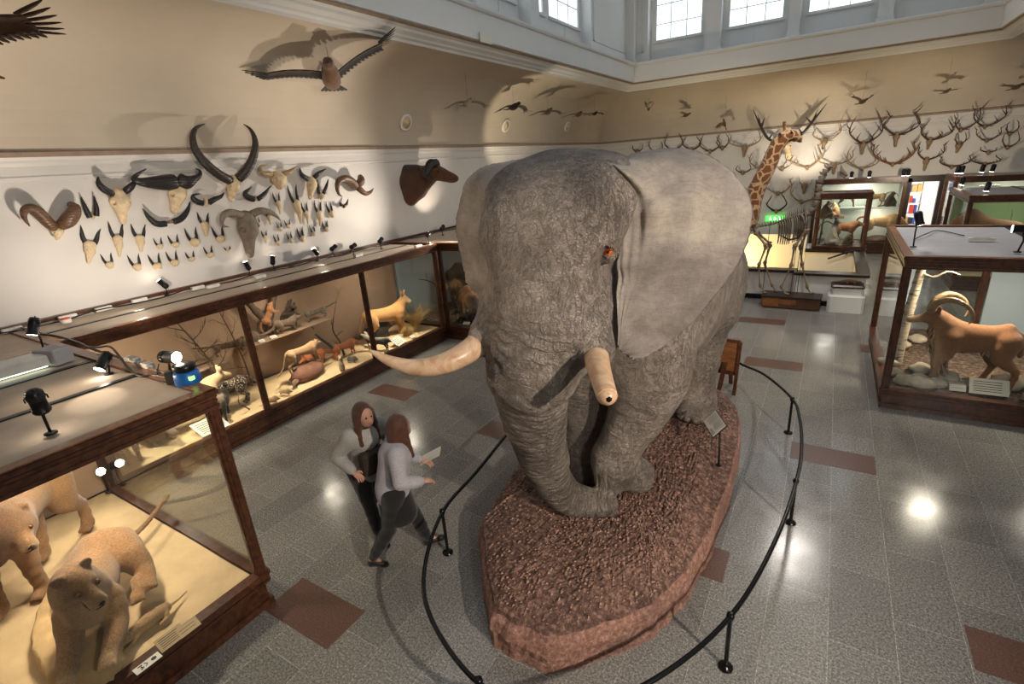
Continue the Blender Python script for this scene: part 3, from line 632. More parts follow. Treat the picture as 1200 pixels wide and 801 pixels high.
# monkey cabinet on the low wall and the wall cabinet behind it
cab1 = case('display_case', 'small upright glass cabinet with black and white monkey, on the low white wall', -.30, .98, 17.3, 18.2, .82+.06, 2.36, [(-.26, 17.34), (.94, 17.34), (-.26, 18.16), (.94, 18.16)], ['y0', 'x0', 'x1', 'y1'], [], 'topgrey_cool', 'y', 'plinth_wood', None, (.4,))
for c in cab1.children:
    if c.name.startswith('base'): 
        for v in c.data.vertices: v.co.z = max(v.co.z, .78)
cab2 = case('display_case', 'tall wall cabinet of monkeys on a glass shelf beside the doorway', -.5, 2.08, 21.2, 22.2, .35, 2.5, [(-.46, 21.24), (2.02, 21.24)], ['y0'], [('y1', 'back_white'), ('x1', 'back_white'), ('x0', 'back_white')], 'topgrey_cool', 'y', 'plinth_wood', None, ())
sh = MB().box(-.4, 1.98, 21.35, 22.1, 1.50, 1.53).build('shelf', M['back_white'], cab2); sh.matrix_parent_inverse = Matrix.Translation((-(-.5+2.08)/2, -(21.2+22.2)/2, 0))
# shelves and lamps in the long case
def shelf(parent, x0, x1, y0, y1, z, org):
    m = MB().box(x0, x1, y0, y1, z-.015, z); 
    for y in (y0+.2, y1-.2): m.obox((x0+.14, y, z-.1), (.13, 0, -.1), (0, .01, 0), (.01, 0, .012))
    o = m.build('shelf', M['back_rose'], parent); o.matrix_parent_inverse = Matrix.Translation((-org[0], -org[1], 0)); return o
shelf(long_case, -8.75, -8.15, 4.62, 6.25, 1.17, (-8.08, 5.335)); shelf(long_case, -8.75, -8.15, 3.0, 4.1, 1.08, (-8.08, 5.335))
WARM = (1, .86, .69)
for (x, y, p) in ((-7.7, 2.5, 40), (-7.75, 5.2, 26), (-7.75, 7.5, 24)): light('AREA', 'case_lamp', (x, y, 2.14), p*CASE_W, WARM, (x-.25, y, 0), .25, size_y=None)
for (x, y) in ((-7.56, 5.2), (-7.56, 7.4), (-7.56, 3.5), (-7.6, 2.5)): light('SPOT', 'case_spot', (x, y, 2.08), 270*CASE_W, WARM, (x-.12, y+.1, .3), .03, 70, .8)
light('AREA', 'case_lamp', (-5.1, 1.3, 2.12), 70*CASE_W, WARM, (-5.6, .2, .3), .3); light('AREA', 'case_lamp', (-5.9, -.6, 2.12), 20*CASE_W, WARM, (-5.7, -.2, .3), .3)
light('SPOT', 'lion_spot', (-6.9, 1.62, 1.7), 100*CASE_W, WARM, (-5.7, .9, .4), .04, 110, .8)
light('AREA', 'case_lamp', (-6.4, 10.0, 2.12), 28*CASE_W, WARM, (-6.4, 9.6, 0), .3)
light('AREA', 'case_lamp', (1.9, 9.3, 2.12), 85*CASE_W, (1, .86, .68), (2.1, 9.8, 0), .3); light('AREA', 'case_lamp', (3.4, 9.7, 2.12), 22*CASE_W, (1, .88, .72), (3.2, 10, 0), .3)
light('AREA', 'case_lamp', (4.2, 17.2, 2.18), 30*CASE_W, (1, .95, .8), (4.2, 17.9, 0), .5); light('AREA', 'case_lamp', (4.3, 20.0, 2.4), 20, (1, .95, .8), (4.3, 20.2, 0), .4)
light('AREA', 'case_lamp', (.35, 17.75, 2.25), 20*CASE_W, (1, .93, .82), (.35, 17.8, 0), .4); light('AREA', 'case_lamp', (.8, 21.6, 2.38), 30*CASE_W, (1, .93, .82), (.8, 21.8, 0), .6); light('AREA', 'case_lamp', (1.3, 21.6, 1.46), 12, (1, .93, .82), (1.3, 21.8, 0), .5)
# spotlights: from the case tops up the walls, and the hall's big spot from the front right on the elephant
light('SPOT', 'hall_spot', (4.6, .3, 4.7), 1500*SPOT_W, (1, .88, .74), (-1.5, 4.2, 2.0), .07, 64, .6)
light('SPOT', 'hall_spot', (-6.6, .2, 2.9), 300*SPOT_W, (1, .80, .58), (-2.6, 4.0, 2.9), .06, 60, .8)
light('SPOT', 'hall_spot', (3.4, -1.2, 4.6), 500*SPOT_W, (1, .93, .86), (1.9, 3.6, 0), .2, 100, .9)
light('SPOT', 'horn_wall_spot', (-7.0, 9.6, 2.55), 360*SPOT_W, (1, .90, .78), (-8.9, 4.8, 3.9), .05, 110, 1.)
light('SPOT', 'horn_wall_spot', (-6.9, 2.6, 2.5), 130*SPOT_W, (1, .90, .78), (-8.9, 3.2, 3.7), .08, 130, 1.)
light('SPOT', 'cove_spot', (-7.3, .2, 2.5), 300*SPOT_W, WARM, (-8.2, 1.6, 5.3), .03, 70, 1.)
light('SPOT', 'cove_spot', (-7.2, 6.9, 2.5), 120*SPOT_W, WARM, (-7.9, 6.4, 5.5), .03, 75, 1.)
light('SPOT', 'buffalo_spot', (-7.9, 10.0, 2.4), 75*SPOT_W, WARM, (-8.75, 10.35, 3.35), .03, 62, .8)
light('SPOT', 'cove_spot', (-7.6, 12.2, 2.5), 230*SPOT_W, (1, .86, .62), (-8.0, 14.6, 5.0), .03, 62, .5)
light('SPOT', 'back_wall_spot', (-.75, 20.7, 2.7), 120*SPOT_W, (1, .86, .66), (-1.05, 22.3, 3.9), .03, 100, .7)
light('SPOT', 'back_wall_spot', (2.0, 18.0, 2.7), 260*SPOT_W, (1, .86, .66), (1.8, 22.3, 3.7), .04, 110, 1.)
light('SPOT', 'back_wall_spot', (-4.0, 17.0, 2.6), 260*SPOT_W, (1, .86, .64), (-4.5, 22.3, 3.9), .04, 110, 1.)
light('AREA', 'alcove_lamp', (-2.6, 16.1, .25), 80, (1, .66, .20), (-2.0, 17.3, .8), .2)
light('AREA', 'entrance_lamp', (.2, 12.0, 5.9), 120, (1, .92, .84), (.2, 12.5, 0), .6)
# ---------------------------------------------------------------- elephant
XM = -1.63
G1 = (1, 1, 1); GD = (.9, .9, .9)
def elephant():
    s = Solid(.0125, (-3.0, 2.3, .40), (-.35, 7.75, 3.98))
    c1 = G1
    # trunk and torso
    s.loft(1, [(3.45, XM, 2.95, .30, .40), (3.75, XM, 2.88, .50, .66), (4.25, XM, 2.62, .70, .95), (4.9, XM, 2.50, .82, 1.02), (5.6, XM, 2.48, .88, 1.02), (6.2, XM, 2.48, .84, 1.0), (6.75, XM, 2.45, .68, .86), (7.15, XM, 2.35, .42, .55), (7.3, XM, 2.3, .15, .25)], .1, c1)
    # skull: rounded forehead, narrow temples, cheeks
    s.loft(2, [(2.25, XM-.03, 2.96, .26, .26), (2.5, XM-.01, 3.0, .34, .34), (2.75, XM, 3.06, .37, .42), (3.0, XM, 3.14, .41, .47), (3.2, XM, 3.20, .45, .50), (3.4, XM, 3.28, .53, .52), (3.6, XM, 3.36, .55, .50), (3.74, XM, 3.42, .48, .42), (3.82, XM, 3.46, .34, .30), (3.86, XM, 3.48, .16, .14)], .10, c1, 2.2)
    for sg in (-1, 1):
        s.ell((XM+sg*.36, 3.08, 3.27), (.13, .16, .10), None, .12, c1)                 # brow
        s.ell((XM+sg*.50, 3.02, 3.03), (.12, .2, .22), None, .10, None, True)          # hollow under the temple
        s.ell((XM+sg*.27, 3.42, 2.74), (.17, .30, .34), None, .12, c1)                 # jaw
        s.ell((XM+sg*.445, 3.10, 3.19), (.05, .06, .05), None, .04, c1)                # eye bulge
    for a, b in (((678, 352, 3.10), (698, 409, 2.89)), ((600, 345, 3.05), (569, 396, 2.80))):   # tusk sockets
        p, q = onY(*a), onY(*b); s.cone(p, q, .20, .128, .12, c1)
    s.ell((XM, 3.3, 2.32), (.2, .26, .16), None, .12, c1)                              # lower lip
    # trunk
    TR = [(XM, 2.98, 2.75, .34), (XM-.03, 2.86, 2.45, .305)]
    for px, py, Y, r in ((622, 440, 2.90, .275), (624, 470, 3.03, .255), (628, 500, 3.2, .235), (636, 530, 3.42, .21), (643, 553, 3.62, .185), (656, 574, 3.76, .165), (675, 586, 3.84, .14), (694, 591, 3.90, .12), (712, 593, 3.95, .10)):
        p = onY(px, py, Y); TR.append((p.x, p.y, max(p.z, .45+r), r))
    s.chain(TR, .06, c1, 30)
    # planted right foreleg
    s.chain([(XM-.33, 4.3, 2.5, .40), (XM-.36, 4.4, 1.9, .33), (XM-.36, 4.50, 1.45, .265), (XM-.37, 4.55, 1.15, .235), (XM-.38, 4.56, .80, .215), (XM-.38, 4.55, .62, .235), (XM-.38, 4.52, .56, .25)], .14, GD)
    # raised left foreleg, wrist bent and foot folded back
    kn = onZ(718, 552, .80); s.chain([(XM+.38, 4.2, 2.55, .42), (XM+.40, 4.22, 2.05, .36), (XM+.36, 4.25, 1.72, .29), (XM+.24, 4.24, 1.35, .215), (kn.x+.02, kn.y, 1.0, .185), (kn.x, kn.y, .79, .19)], .12, c1)
    ft = onZ(742, 566, .60); s.chain([(kn.x, kn.y+.02, .78, .17), ((kn.x+ft.x)/2, (kn.y+ft.y)/2+.06, .72, .16), (ft.x-.01, ft.y+.10, .66, .165), (ft.x, ft.y+.12, .60, .16)], .06, c1)
    # hind legs
    s.chain([(XM+.42, 6.45, 2.35, .48), (XM+.44, 6.42, 1.95, .36), (XM+.43, 6.36, 1.62, .25), (XM+.43, 6.34, 1.25, .205), (XM+.43, 6.34, .85, .18), (XM+.42, 6.30, .64, .20), (XM+.42, 6.28, .56, .215)], .14, c1)
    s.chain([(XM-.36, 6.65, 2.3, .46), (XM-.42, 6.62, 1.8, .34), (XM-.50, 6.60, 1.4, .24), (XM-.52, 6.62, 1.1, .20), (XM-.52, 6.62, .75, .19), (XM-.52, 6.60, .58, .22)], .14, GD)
    # flat soles
    P, F = s.surface()
    P[:, 2] = np.where(P[:, 2] < .475, .475-(.475-P[:, 2])*.1, P[:, 2])
    N = vnormals(P, F)
    # per-vertex frame for ring wrinkles (length along limb, angle, weight)
    TP = curve_pts(TR, 60)[:, :3]; L = np.r_[0, np.cumsum(np.linalg.norm(np.diff(TP, axis=0), axis=1))]
    wr = np.zeros((len(P), 3)); best = np.full(len(P), 9.)
    for i in range(len(TP)-1):
        d = TP[i+1]-TP[i]; t = np.clip((P-TP[i])@d/(d@d), 0, 1); q = np.linalg.norm(P-TP[i]-t[:, None]*d, axis=1); m = q < best
        best[m] = q[m]; wr[m, 0] = (L[i]+t*(L[i+1]-L[i]))[m]
    tw = np.clip((.46-best)/.12, 0, 1)*np.clip((3.55-P[:, 2])/.6, 0, 1)*np.clip((3.75+.5*(P[:, 2] < 1.6)-P[:, 1])/.15, 0, 1)
    tw *= np.clip(wr[:, 0]/.05+.25, 0, 1)
    leg = (P[:, 2] < 1.9) & (tw < .05); wr[leg, 0] = P[leg, 2]*1.3
    wr[:, 1] = np.arctan2(P[:, 1]-3.0, P[:, 0]-XM); wr[:, 2] = np.where(leg, .45, tw)
    # real folds: rings on the trunk, soft sags on the body
    def ns(P, f, a): return np.sin(P[:, 0]*f*1.1+a+1.7*np.sin(P[:, 2]*f*.7+a))*np.sin(P[:, 1]*f*.9+2*a+1.3*np.sin(P[:, 0]*f*.6))*np.sin(P[:, 2]*f+3*a)
    ring = np.abs(np.sin(wr[:, 0]*42+2.2*np.sin(P[:, 0]*9+P[:, 2]*2)+.6*np.sin(P[:, 0]*23)))
    disp = tw*(ring**.5-.8)*.010+ns(P, 7, 1.)*.012+ns(P, 15, 2.)*.006+ns(P, 31, .5)*.003
    flank = (P[:, 1] > 4.6) & (P[:, 2] > 1.2)
    disp += np.where(flank, .010*np.abs(np.sin(P[:, 1]*9+P[:, 2]*3+1.5*np.sin(P[:, 2]*4))), 0)
    P = P+N*disp[:, None]
    cols = s.colours(P, .08)
    top = np.clip((P[:, 2]-3.58+.10*np.sin(P[:, 0]*9)*np.sin(P[:, 1]*7))/.22, 0, 1)[:, None]; cols = cols*(1-top)+np.array((.38, .39, .42))*top   # dark dusty crown
    return P, F, cols, wr
def ear_sheet(outer, root, yo, yr, bulge, nu=60, nv=110, th=.016, crease=None):
    """outline pixels give where the rim and the root stand; depth gives each its distance"""
    O = curve_pts(outer, nv); R = curve_pts(root, nv); V = []; C = []
    for side in (0, 1):
        for j in range(nv):
            v = j/(nv-1)
            for i in range(nu):
                u = i/(nu-1); p = R[j]*(1-u)+O[j]*u
                yy = (yr(v) if callable(yr) else yr)*(1-u)+(yo(v) if callable(yo) else yo)*u+bulge(u, v)
                rag = (.006*math.sin(j*.9)+.007*math.sin(j*2.3+1)+.004*math.sin(j*.37))*(.25+.9*v) if u > .985 else 0
                q = onY(p[0], p[1], yy)
                fold = .014*math.sin(9*v*PI+4*u)+.009*math.sin(21*u+14*v)*(u > .08)+.006*max(0, 1-u/.35)*math.sin(46*v+6*u)+.011*max(0, 1-u/.28)*math.sin(75*u+2.5*math.sin(5*v))
                cd = min(((p[0]-cx_)**2+(p[1]-cy_)**2)**.5 for cx_, cy_ in crease) if crease is not None else 99
                fold += .022*math.exp(-(cd/7)**2)*min(1, abs(v-.08)*8)*min(1, max(0, (.62-v)*6))
                q = q+Vector((rag, fold, rag)); q.y += th*(1 if side else -1)*(.25+1.1*(1-u)**.6)
                V.append(q); C.append((1, 1, 1))
    F = []; n = nu*nv
    for j in range(nv-1):
        for i in range(nu-1):
            a = j*nu+i; F.append((a, a+1, a+nu+1, a+nu)); F.append((n+a, n+a+nu, n+a+nu+1, n+a+1))
    for j in range(nv-1):
        for i in (0, nu-1): a = j*nu+i; F.append((a, a+nu, n+a+nu, n+a))
    for i in range(nu-1):
        for j in (0, nv-1): a = j*nu+i; F.append((a, a+1, n+a+1, n+a))
    return np.array([tuple(q) for q in V]), np.array(F), np.array(C)
eP, eF, eC, eW = elephant()
outR = [(738, 181), (765, 175), (793, 173), (818, 177), (845, 190), (866, 209), (879, 233), (882, 255), (877, 281), (866, 308), (849, 333), (831, 355), (814, 376), (793, 393), (774, 408), (757, 417), (744, 419), (731, 417)]
rootR = [(706, 194), (710, 199), (715, 207), (720, 216), (724, 226), (727, 236), (727, 248), (727, 260), (726, 272), (726, 285), (726, 298), (725, 310), (725, 322), (725, 334), (725, 347), (725, 360), (725, 378), (725, 400)]
def bR(u, v): return -.10*math.sin(PI*u)*(1-v)-.16*math.exp(-((u-.22)/.10)**2)*math.exp(-((v-.12)/.2)**2)+.06*math.sin(PI*u)*v
outL = [(622, 184), (606, 187), (588, 190), (570, 194), (556, 203), (545, 215), (539, 230), (536, 247), (535, 264), (536, 282), (540, 300), (545, 318), (549, 332), (556, 342), (561, 354), (567, 364), (577, 368), (586, 366)]
rootL = [(628, 192), (624, 197), (621, 204), (618, 211), (615, 219), (612, 228), (609, 238), (606, 248), (603, 259), (601, 270), (600, 282), (599, 294), (598, 306), (598, 318), (598, 330), (598, 342), (598, 354), (600, 362)]
rp, rf, rc = ear_sheet(outR, rootR, lambda v: 3.92-.62*v**1.3, lambda v: 3.34-.12*v, bR, crease=curve_pts([(792, 210), (774, 221), (760, 233), (751, 250), (747, 275), (747, 300), (745, 330)], 40))
lp, lf, lcx = ear_sheet(outL, rootL, lambda v: 3.75-.15*v, 3.36, lambda u, v: -.10*math.sin(PI*u)*(1-v), crease=curve_pts([(600, 196), (594, 208), (589, 222), (586, 238)], 20))
P = np.r_[eP, rp, lp]; F = np.r_[eF, rf+len(eP), lf+len(eP)+len(rp)]; C = np.r_[eC, rc, lcx]; WRr = np.r_[eW, np.zeros((len(rp)+len(lp), 3))]
el_t = thing('elephant', 'mounted African elephant with spread ears, standing on the earth mound', 'elephant', (XM, 5.0, .45))
eb = fast_mesh('body', P, F, [M['eleph'], M['eleph_ear']], el_t, C, True, WRr); eb.data.polygons.foreach_set('material_index', np.r_[np.zeros(len(eF), np.int32), np.ones(len(F)-len(eF), np.int32)]); inv = Matrix.Translation((-XM, -5.0, -.45)); eb.matrix_parent_inverse = inv
def tusk(pts, cut):
    D = curve_pts(pts, 30); m = MB().tube([d[:3] for d in D], [d[3] for d in D], 20)
    if cut:
        e = Vector(D[-1][:3]); d = (e-Vector(D[-2][:3])).normalized(); m.ball(e-d*.01, D[-1][3]*.93, 16)
    o = m.build('tusk', M['ivory'], el_t, True); o.matrix_parent_inverse = inv; return o
def tp(px, py, Y, r): p = onY(px, py, Y); return (p.x, p.y, p.z, r)
tusk([tp(582, 385, 2.92, .080), tp(567, 398, 2.79, .090), tp(540, 417, 2.58, .080), tp(512, 428, 2.44, .070), tp(484, 430, 2.34, .056), tp(458, 423, 2.26, .038), tp(442, 415, 2.21, .022), tp(433, 410, 2.18, .006)], False)
tusk([tp(694, 395, 3.0, .085), tp(698, 415, 2.84, .082), tp(703, 436, 2.64, .070), tp(708, 453, 2.50, .062), tp(712, 465, 2.42, .058)], True)
bp = tp(713, 467, 2.395, .02); b = MB().ball(bp[:3], (.022, .02, .022), 10).build('tusk_cavity', M['eye_dark'], el_t, True); b.matrix_parent_inverse = inv
for px, py, Y in ((713, 295, 3.045), (578, 292, 3.06)):
    p = onY(px, py, Y); e = MB().ball(tuple(p), .030, 16).build('eye', M['eye_orange'], el_t, True); e.matrix_parent_inverse = inv
    pu = MB().ball(tuple(p+Vector((.006, -.026, .004))), .011, 10).build('pupil', M['eye_dark'], e, True); pu.matrix_parent_inverse = inv
    pu.matrix_parent_inverse = Matrix.Identity(4); pu.parent = e
for px, py, Y, sg in ((713, 295, 3.045, 1), (578, 292, 3.06, -1)):
    p = onY(px, py, Y); m = MB()
    for k_, (rz_, r_) in enumerate(((.030, .013), (.044, .010), (.058, .008))):
        m.tube([p+Vector((sg*(.040*math.cos(w)*(1+k_*.25))-sg*.004, -.016+.010*k_+abs(math.cos(w))*.018, rz_*math.sin(w)+.004)) for w in np.linspace(0, 2*PI, 18)], r_, 6, cap=False)
    o = m.build('eyelid', M['eleph'], el_t, True); o.matrix_parent_inverse = inv; set_col(o.data, [(.95, .88, .8)]*len(o.data.vertices))
    a = o.data.attributes.new('wr', 'FLOAT_VECTOR', 'POINT')
    m = MB()
    for i in range(9): w = .3+i*.3; q0 = p+Vector((sg*.036*math.cos(w), -.024, .030*math.sin(w)+.004)); m.tube([q0, q0+Vector((sg*.02*math.cos(w), -.03, .016)), q0+Vector((sg*.035*math.cos(w), -.05, .010))], [.0035, .0025, .001], 4)
    o = m.build('eyelashes', M['eye_dark'], el_t, True); o.matrix_parent_inverse = inv
def nails(cx, cy, z, r, a0, n, sz=.05):
    for i in range(n):
        a = a0+(i-(n-1)/2)*.42; o = MB().ball((cx+r*math.cos(a), cy+r*math.sin(a), z), (sz, sz, sz*.9), 10).build('toenail', M['nail'], el_t, True); o.matrix_parent_inverse = inv
M['nail'] = plain('elephant_toenail', srgb(120, 108, 98), .5)
nails(XM-.38, 4.52, .54, .235, -PI/2, 4); nails(XM+.42, 6.28, .53, .23, -PI/2, 4)
# ---------------------------------------------------------------- mound
def mound():
    ED = .31
    out = [tuple(onZ(x, y, 0))[:2] for x, y in ((563, 640), (567, 700), (577, 756), (603, 773), (648, 791), (700, 775), (762, 750), (774, 737), (803, 709))]
    out += [tuple(onZ(x, y, ED))[:2] for x, y in ((835, 622), (858, 560), (870, 505), (867, 478), (851, 458), (819, 448), (775, 442))]+[(-2.9, 8.0), (-3.25, 6.9)]
    out += [tuple(onZ(x, y, ED))[:2] for x, y in ((604, 545), (584, 575), (568, 604))]
    O = np.array(out); n = len(O); m = 8*n; D = []
    for i in range(m): t = i/8; a = int(t); u = t-a; D.append(O[a % n]*(1-u)+O[(a+1) % n]*u)
    D = np.array(D); D = (np.roll(D, 1, 0)+2*D+np.roll(D, -1, 0))/4
    c = np.array((-1.75, 5.0)); V = []; F = []; R = 60
    rings = [(1.0, 0), (.995, .09), (1.0, .18), (.99, .27), (.972, ED)]
    for j in range(R): rings.append((.965*(1-j/R)**.9, None))
    for k, (sc, z) in enumerate(rings):
        for i in range(m):
            q = c+(D[i]-c)*sc; nrm = (D[i]-c); dl = np.linalg.norm(nrm); nrm = nrm/dl
            if z is None:
                f = min(1, (1-sc)*dl/.42); f = f*f*(3-2*f); zz = ED+.005+(.45-ED)*f+.012*math.sin(3*q[0]+1)*math.cos(2.3*q[1])+.03*(RNG.random()-.5)*(.3+.7*f)+.012*math.sin(11*q[0]+7*q[1])*f
            else: q = q+nrm*.018*(RNG.random()-.5)+nrm*.008*math.sin(i*.9); zz = z+(0 if k == 0 else .010*(RNG.random()-.5))
            V.append((q[0], q[1], zz))
    for k in range(len(rings)-1):
        for i in range(m): F.append((k*m+i, k*m+(i+1) % m, (k+1)*m+(i+1) % m, (k+1)*m+i))
    V.append((c[0], c[1], .45)); Lc = len(V)-1; k = (len(rings)-1)*m
    for i in range(m): F.append((k+i, k+(i+1) % m, Lc))
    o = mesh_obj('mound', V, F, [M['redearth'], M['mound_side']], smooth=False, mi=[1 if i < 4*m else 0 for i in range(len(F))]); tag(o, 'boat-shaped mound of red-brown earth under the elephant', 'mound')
    # grit
    g = MB()
    for i in range(9000):
        a = RNG.integers(0, m); u = RNG.random()**.5*.95; q = c+(D[a]-c)*u
        if q[1] > 6.6 and RNG.random() < .6: continue
        r = .004+.014*RNG.random()**2.5; fe = min(1, (1-u)*np.linalg.norm(D[a]-c)/.42); fe = fe*fe*(3-2*fe); x, y, z = q[0], q[1], ED+.012+(.45-ED)*fe+r*.2+.012*math.sin(3*q[0]+1)*math.cos(2.3*q[1]); w = RNG.random()*3
        g.add([(x+r*math.cos(w), y+r*math.sin(w), z), (x+r*math.cos(w+2), y+r*math.sin(w+2), z), (x+r*math.cos(w+4), y+r*math.sin(w+4), z+.3*r), (x, y, z+r*(.5+RNG.random()))], [(0, 1, 3), (1, 2, 3), (2, 0, 3), (0, 2, 1)])
    gg = g.build('grit', M['pebble'], o); gg['kind'] = 'stuff'
mound()
# ---------------------------------------------------------------- barrier round the mound
RZ = .52
rail_pts = [(-3.28, 5.35), (-3.10, 3.95), (-3.01, 3.19), (-2.68, 2.51), (-2.29, 2.12), (-1.66, 1.86), (-1.15, 1.93), (-.68, 2.36), (-.28, 3.17), (-.06, 4.23), (.04, 5.3), (.04, 6.0), (-.02, 6.66), (-.14, 7.2), (-.55, 7.9), (-.96, 8.25), (-1.7, 9.05), (-2.5, 8.95), (-3.05, 8.1), (-3.25, 6.6)]
bar = thing('barrier_rail', 'low black steel rail in an oval loop round the elephant mound', 'railing', (-1.6, 5, 0)); binv = Matrix.Translation((1.6, -5, 0))
cl = curve_pts(rail_pts+rail_pts[:3], 160); cl = cl[8:-7] if False else cl
K = len(rail_pts); D = curve_pts([rail_pts[-1]]+rail_pts+rail_pts[:2], 8*(K+2)+1); D = D[8:8+8*K]
m = MB(); pts = [(p[0], p[1], RZ) for p in D]+[(D[0][0], D[0][1], RZ)]
m.tube(pts, .019, 8, cap=False); o = m.build('handrail', M['rail'], bar, True); o.matrix_parent_inverse = binv
for x, y in ((-3.01, 3.17), (-.28, 3.17), (.03, 5.18), (-.13, 7.17), (-3.26, 5.2), (-1.66, 1.87), (-1.7, 9.04), (-3.12, 7.8)):
    m = MB().lathe([(.055, 0), (.055, .012), (.02, .02), (.017, .03), (.017, RZ-.03), (.026, RZ-.025), (.03, RZ), (.026, RZ+.025), (.012, RZ+.03)], (x, y, 0), 14)
    o = m.build('rail_post', M['rail'], bar, True); o.matrix_parent_inverse = binv
# information panel on its stalk
sg = thing('information_panel', 'small white tilted text panel on a black stalk at the mound edge', 'sign', (-.73, 5.26, .45)); sinv = Matrix.Translation((.73, -5.26, -.45))
c = Vector((-.83, 5.45, .86)); ax = Vector((-.5, .87, .0)).normalized()
# panel corners follow the view of the sheet: long side along ax, tilted up the other way
ax = Vector((.28, -.50, -.02)); ay = Vector((.13, .09, .145)); az = ax.cross(ay).normalized(); 
if az.z < 0: az = -az
p = MB().obox(c, ax*.5*.62, ay*.5*.95, az*.006); o = p.build('board', M['dark_wood'], sg); o.matrix_parent_inverse = sinv
p = MB().obox(c+az*.008, ax*.47*.62, ay*.46*.95, az*.002); o = p.build('text_sheet', M['paper'], sg); o.matrix_parent_inverse = sinv
t_ = MB()
for col_ in range(2):
    for i in range(11):
        q = c+az*.0115+ay*(.36-.058*i)*.95+ax*(-.22+.40*col_)*.62
        if col_ == 1 and i > 8: continue
        t_.obox(q, ax*.165*.62, ay*.005, az*.0005)
t_.obox(c+az*.0115+ay*(-.33)*.95+ax*.2*.62, ax*.06, ay*.05, az*.0005)
t_.obox(c+az*.0115+ay*(-.33)*.95+ax*.36*.62, ax*.03, ay*.07, az*.0005)
o = t_.build('printed_lines', M['topgrey_cool'], sg); o.matrix_parent_inverse = sinv
o = MB().tube([(-.73, 5.26, .45), (-.735, 5.27, .62), tuple(c-az*.01+ax*.25)], .011, 8).lathe([(.035, .45), (.035, .458), (.012, .46)], (-.73, 5.26, 0), 12).build('stalk', M['black'], sg, True); o.matrix_parent_inverse = sinv
# folding board behind the elephant
af = thing('folding_board', 'brown wooden A-frame board standing on the floor behind the elephant', 'sign', (-1.55, 8.25, 0), math.radians(-6))
def bar_(m, a, b, w, d): a, b = Vector(a), Vector(b); u = (b-a); n = Vector((0, 1, 0)); s_ = u.cross(n).normalized(); m.obox((a+b)/2, u/2, s_*w/2, n*d/2)
m = MB()
bar_(m, (-.58, -.06, 0), (-.58, .10, .86), .05, .04); bar_(m, (.58, -.06, 0), (.58, .10, .86), .05, .04); m.build('leg_frame', M['mahog'], af)
m = MB(); bar_(m, (-.58, .11, .86), (.58, .11, .86), .05, .04); bar_(m, (-.56, .03, .34), (.56, .03, .34), .07, .03); m.build('cross_rail', M['mahog'], af)
MB().obox((0, .07, .60), (.55, 0, 0), (0, .045, .24), (0, .006, -.001)).build('board', M['ply'], af)
m = MB(); bar_(m, (-.42, .36, 0), (-.42, .14, .80), .06, .03); bar_(m, (.42, .36, 0), (.42, .14, .80), .06, .03); m.build('back_leg', M['mahog'], af)
m = MB(); bar_(m, (-.40, -.36, 0), (-.40, -.02, .52), .07, .03); m.build('strut', M['mahog'], af)
m = MB(); bar_(m, (.40, -.36, 0), (.40, -.02, .52), .07, .03); m.build('strut', M['mahog'], af)
# ---------------------------------------------------------------- low walls of the stair, plinths
m = MB(); m.box(-6.5, -.52, 14.32, 14.46, .1, .72); m.box(-.52, .93, 14.0, 14.14, .1, .74); m.box(.80, .94, 14.14, 17.4, .1, .74); struct(m, 'wall_parapet', M['white'])
m = MB(); m.box(-6.5, -1.7, 14.24, 14.54, .72, .79, 0, .01); m.box(-1.75, -.5, 14.24, 14.54, .72, .79, 0, .01); m.box(-.56, .98, 13.92, 14.22, .74, .81, 0, .01); m.box(.72, 1.0, 14.2, 17.3, .74, .80, 0, .01); struct(m, 'trim_3', M['dark_wood'])
m = MB(); m.box(-6.5, -.5, 14.29, 14.33, 0, .12); m.box(-.5, .95, 13.98, 14.02, 0, .12); m.box(.92, .97, 14.0, 17.4, 0, .12); struct(m, 'baseboard_parapet', M['black'])
m = MB(); m.box(-.45, .98, 17.25, 18.3, 0, .80); struct(m, 'wall_stair', M['white'])
m = MB(); m.box(-6.5, -.46, 17.30, 17.38, 0, 1.22); struct(m, 'wall_alcove', M['white'])
m = MB(); m.box(-.47, 1.02, 17.2, 17.3, .72, .82); struct(m, 'trim_4', M['dark_wood'])
hr = MB().tube([tuple(onY(970, 303, 17.1)), tuple(onY(998, 294, 17.1)), tuple(onY(1007, 293, 17.1))], .025, 8)
for q in ((992, 296), (1006, 293)): p = onY(*q, 17.1); hr.tube([tuple(p), (p.x, 17.26, p.z-.04)], .014, 6); hr.ball((p.x, 17.1, p.z), .05, 8)
tag(hr.build('handrail', M['black'], None, True), 'black handrail on the low white wall under the monkey cabinet', 'handrail')
pl = thing('display_plinth', 'white stepped plinth with a dark wood top in front of the low wall', 'plinth', (.57, 13.72, 0))
MB().box(-.36, .36, -.24, .24, 0, .42, 0, .05).build('lower_block', M['white'], pl); MB().box(-.30, .30, -.2, .2, .42, .58, 0, .03).build('upper_block', M['white'], pl); MB().box(-.33, .33, -.23, .23, .58, .64, 0, .03).build('top_board', M['dark_wood'], pl)
wb = thing('wooden_base', 'long wooden block base under the long-necked skeleton', 'base', (-.52, 13.69, 0), math.radians(-2))
MB().box(-.64, .60, -.26, .26, .03, .27).box(-.60, .56, -.22, .22, 0, .03).build('block', M['plinth_wood'], wb); MB().box(-.66, .62, -.28, .28, .27, .31).build('top_board', M['dark_wood'], wb); MB().box(-.62, -.26, -.27, -.258, .06, .26).build('pale_panel', M['ply'], wb); MB().box(-.25, .1, -.27, -.258, .12, .24).build('pale_panel', M['ply'], wb)
gb = thing('wooden_base', 'square wooden base under the foot of the giraffe', 'base', (-2.6, 13.5, 0))
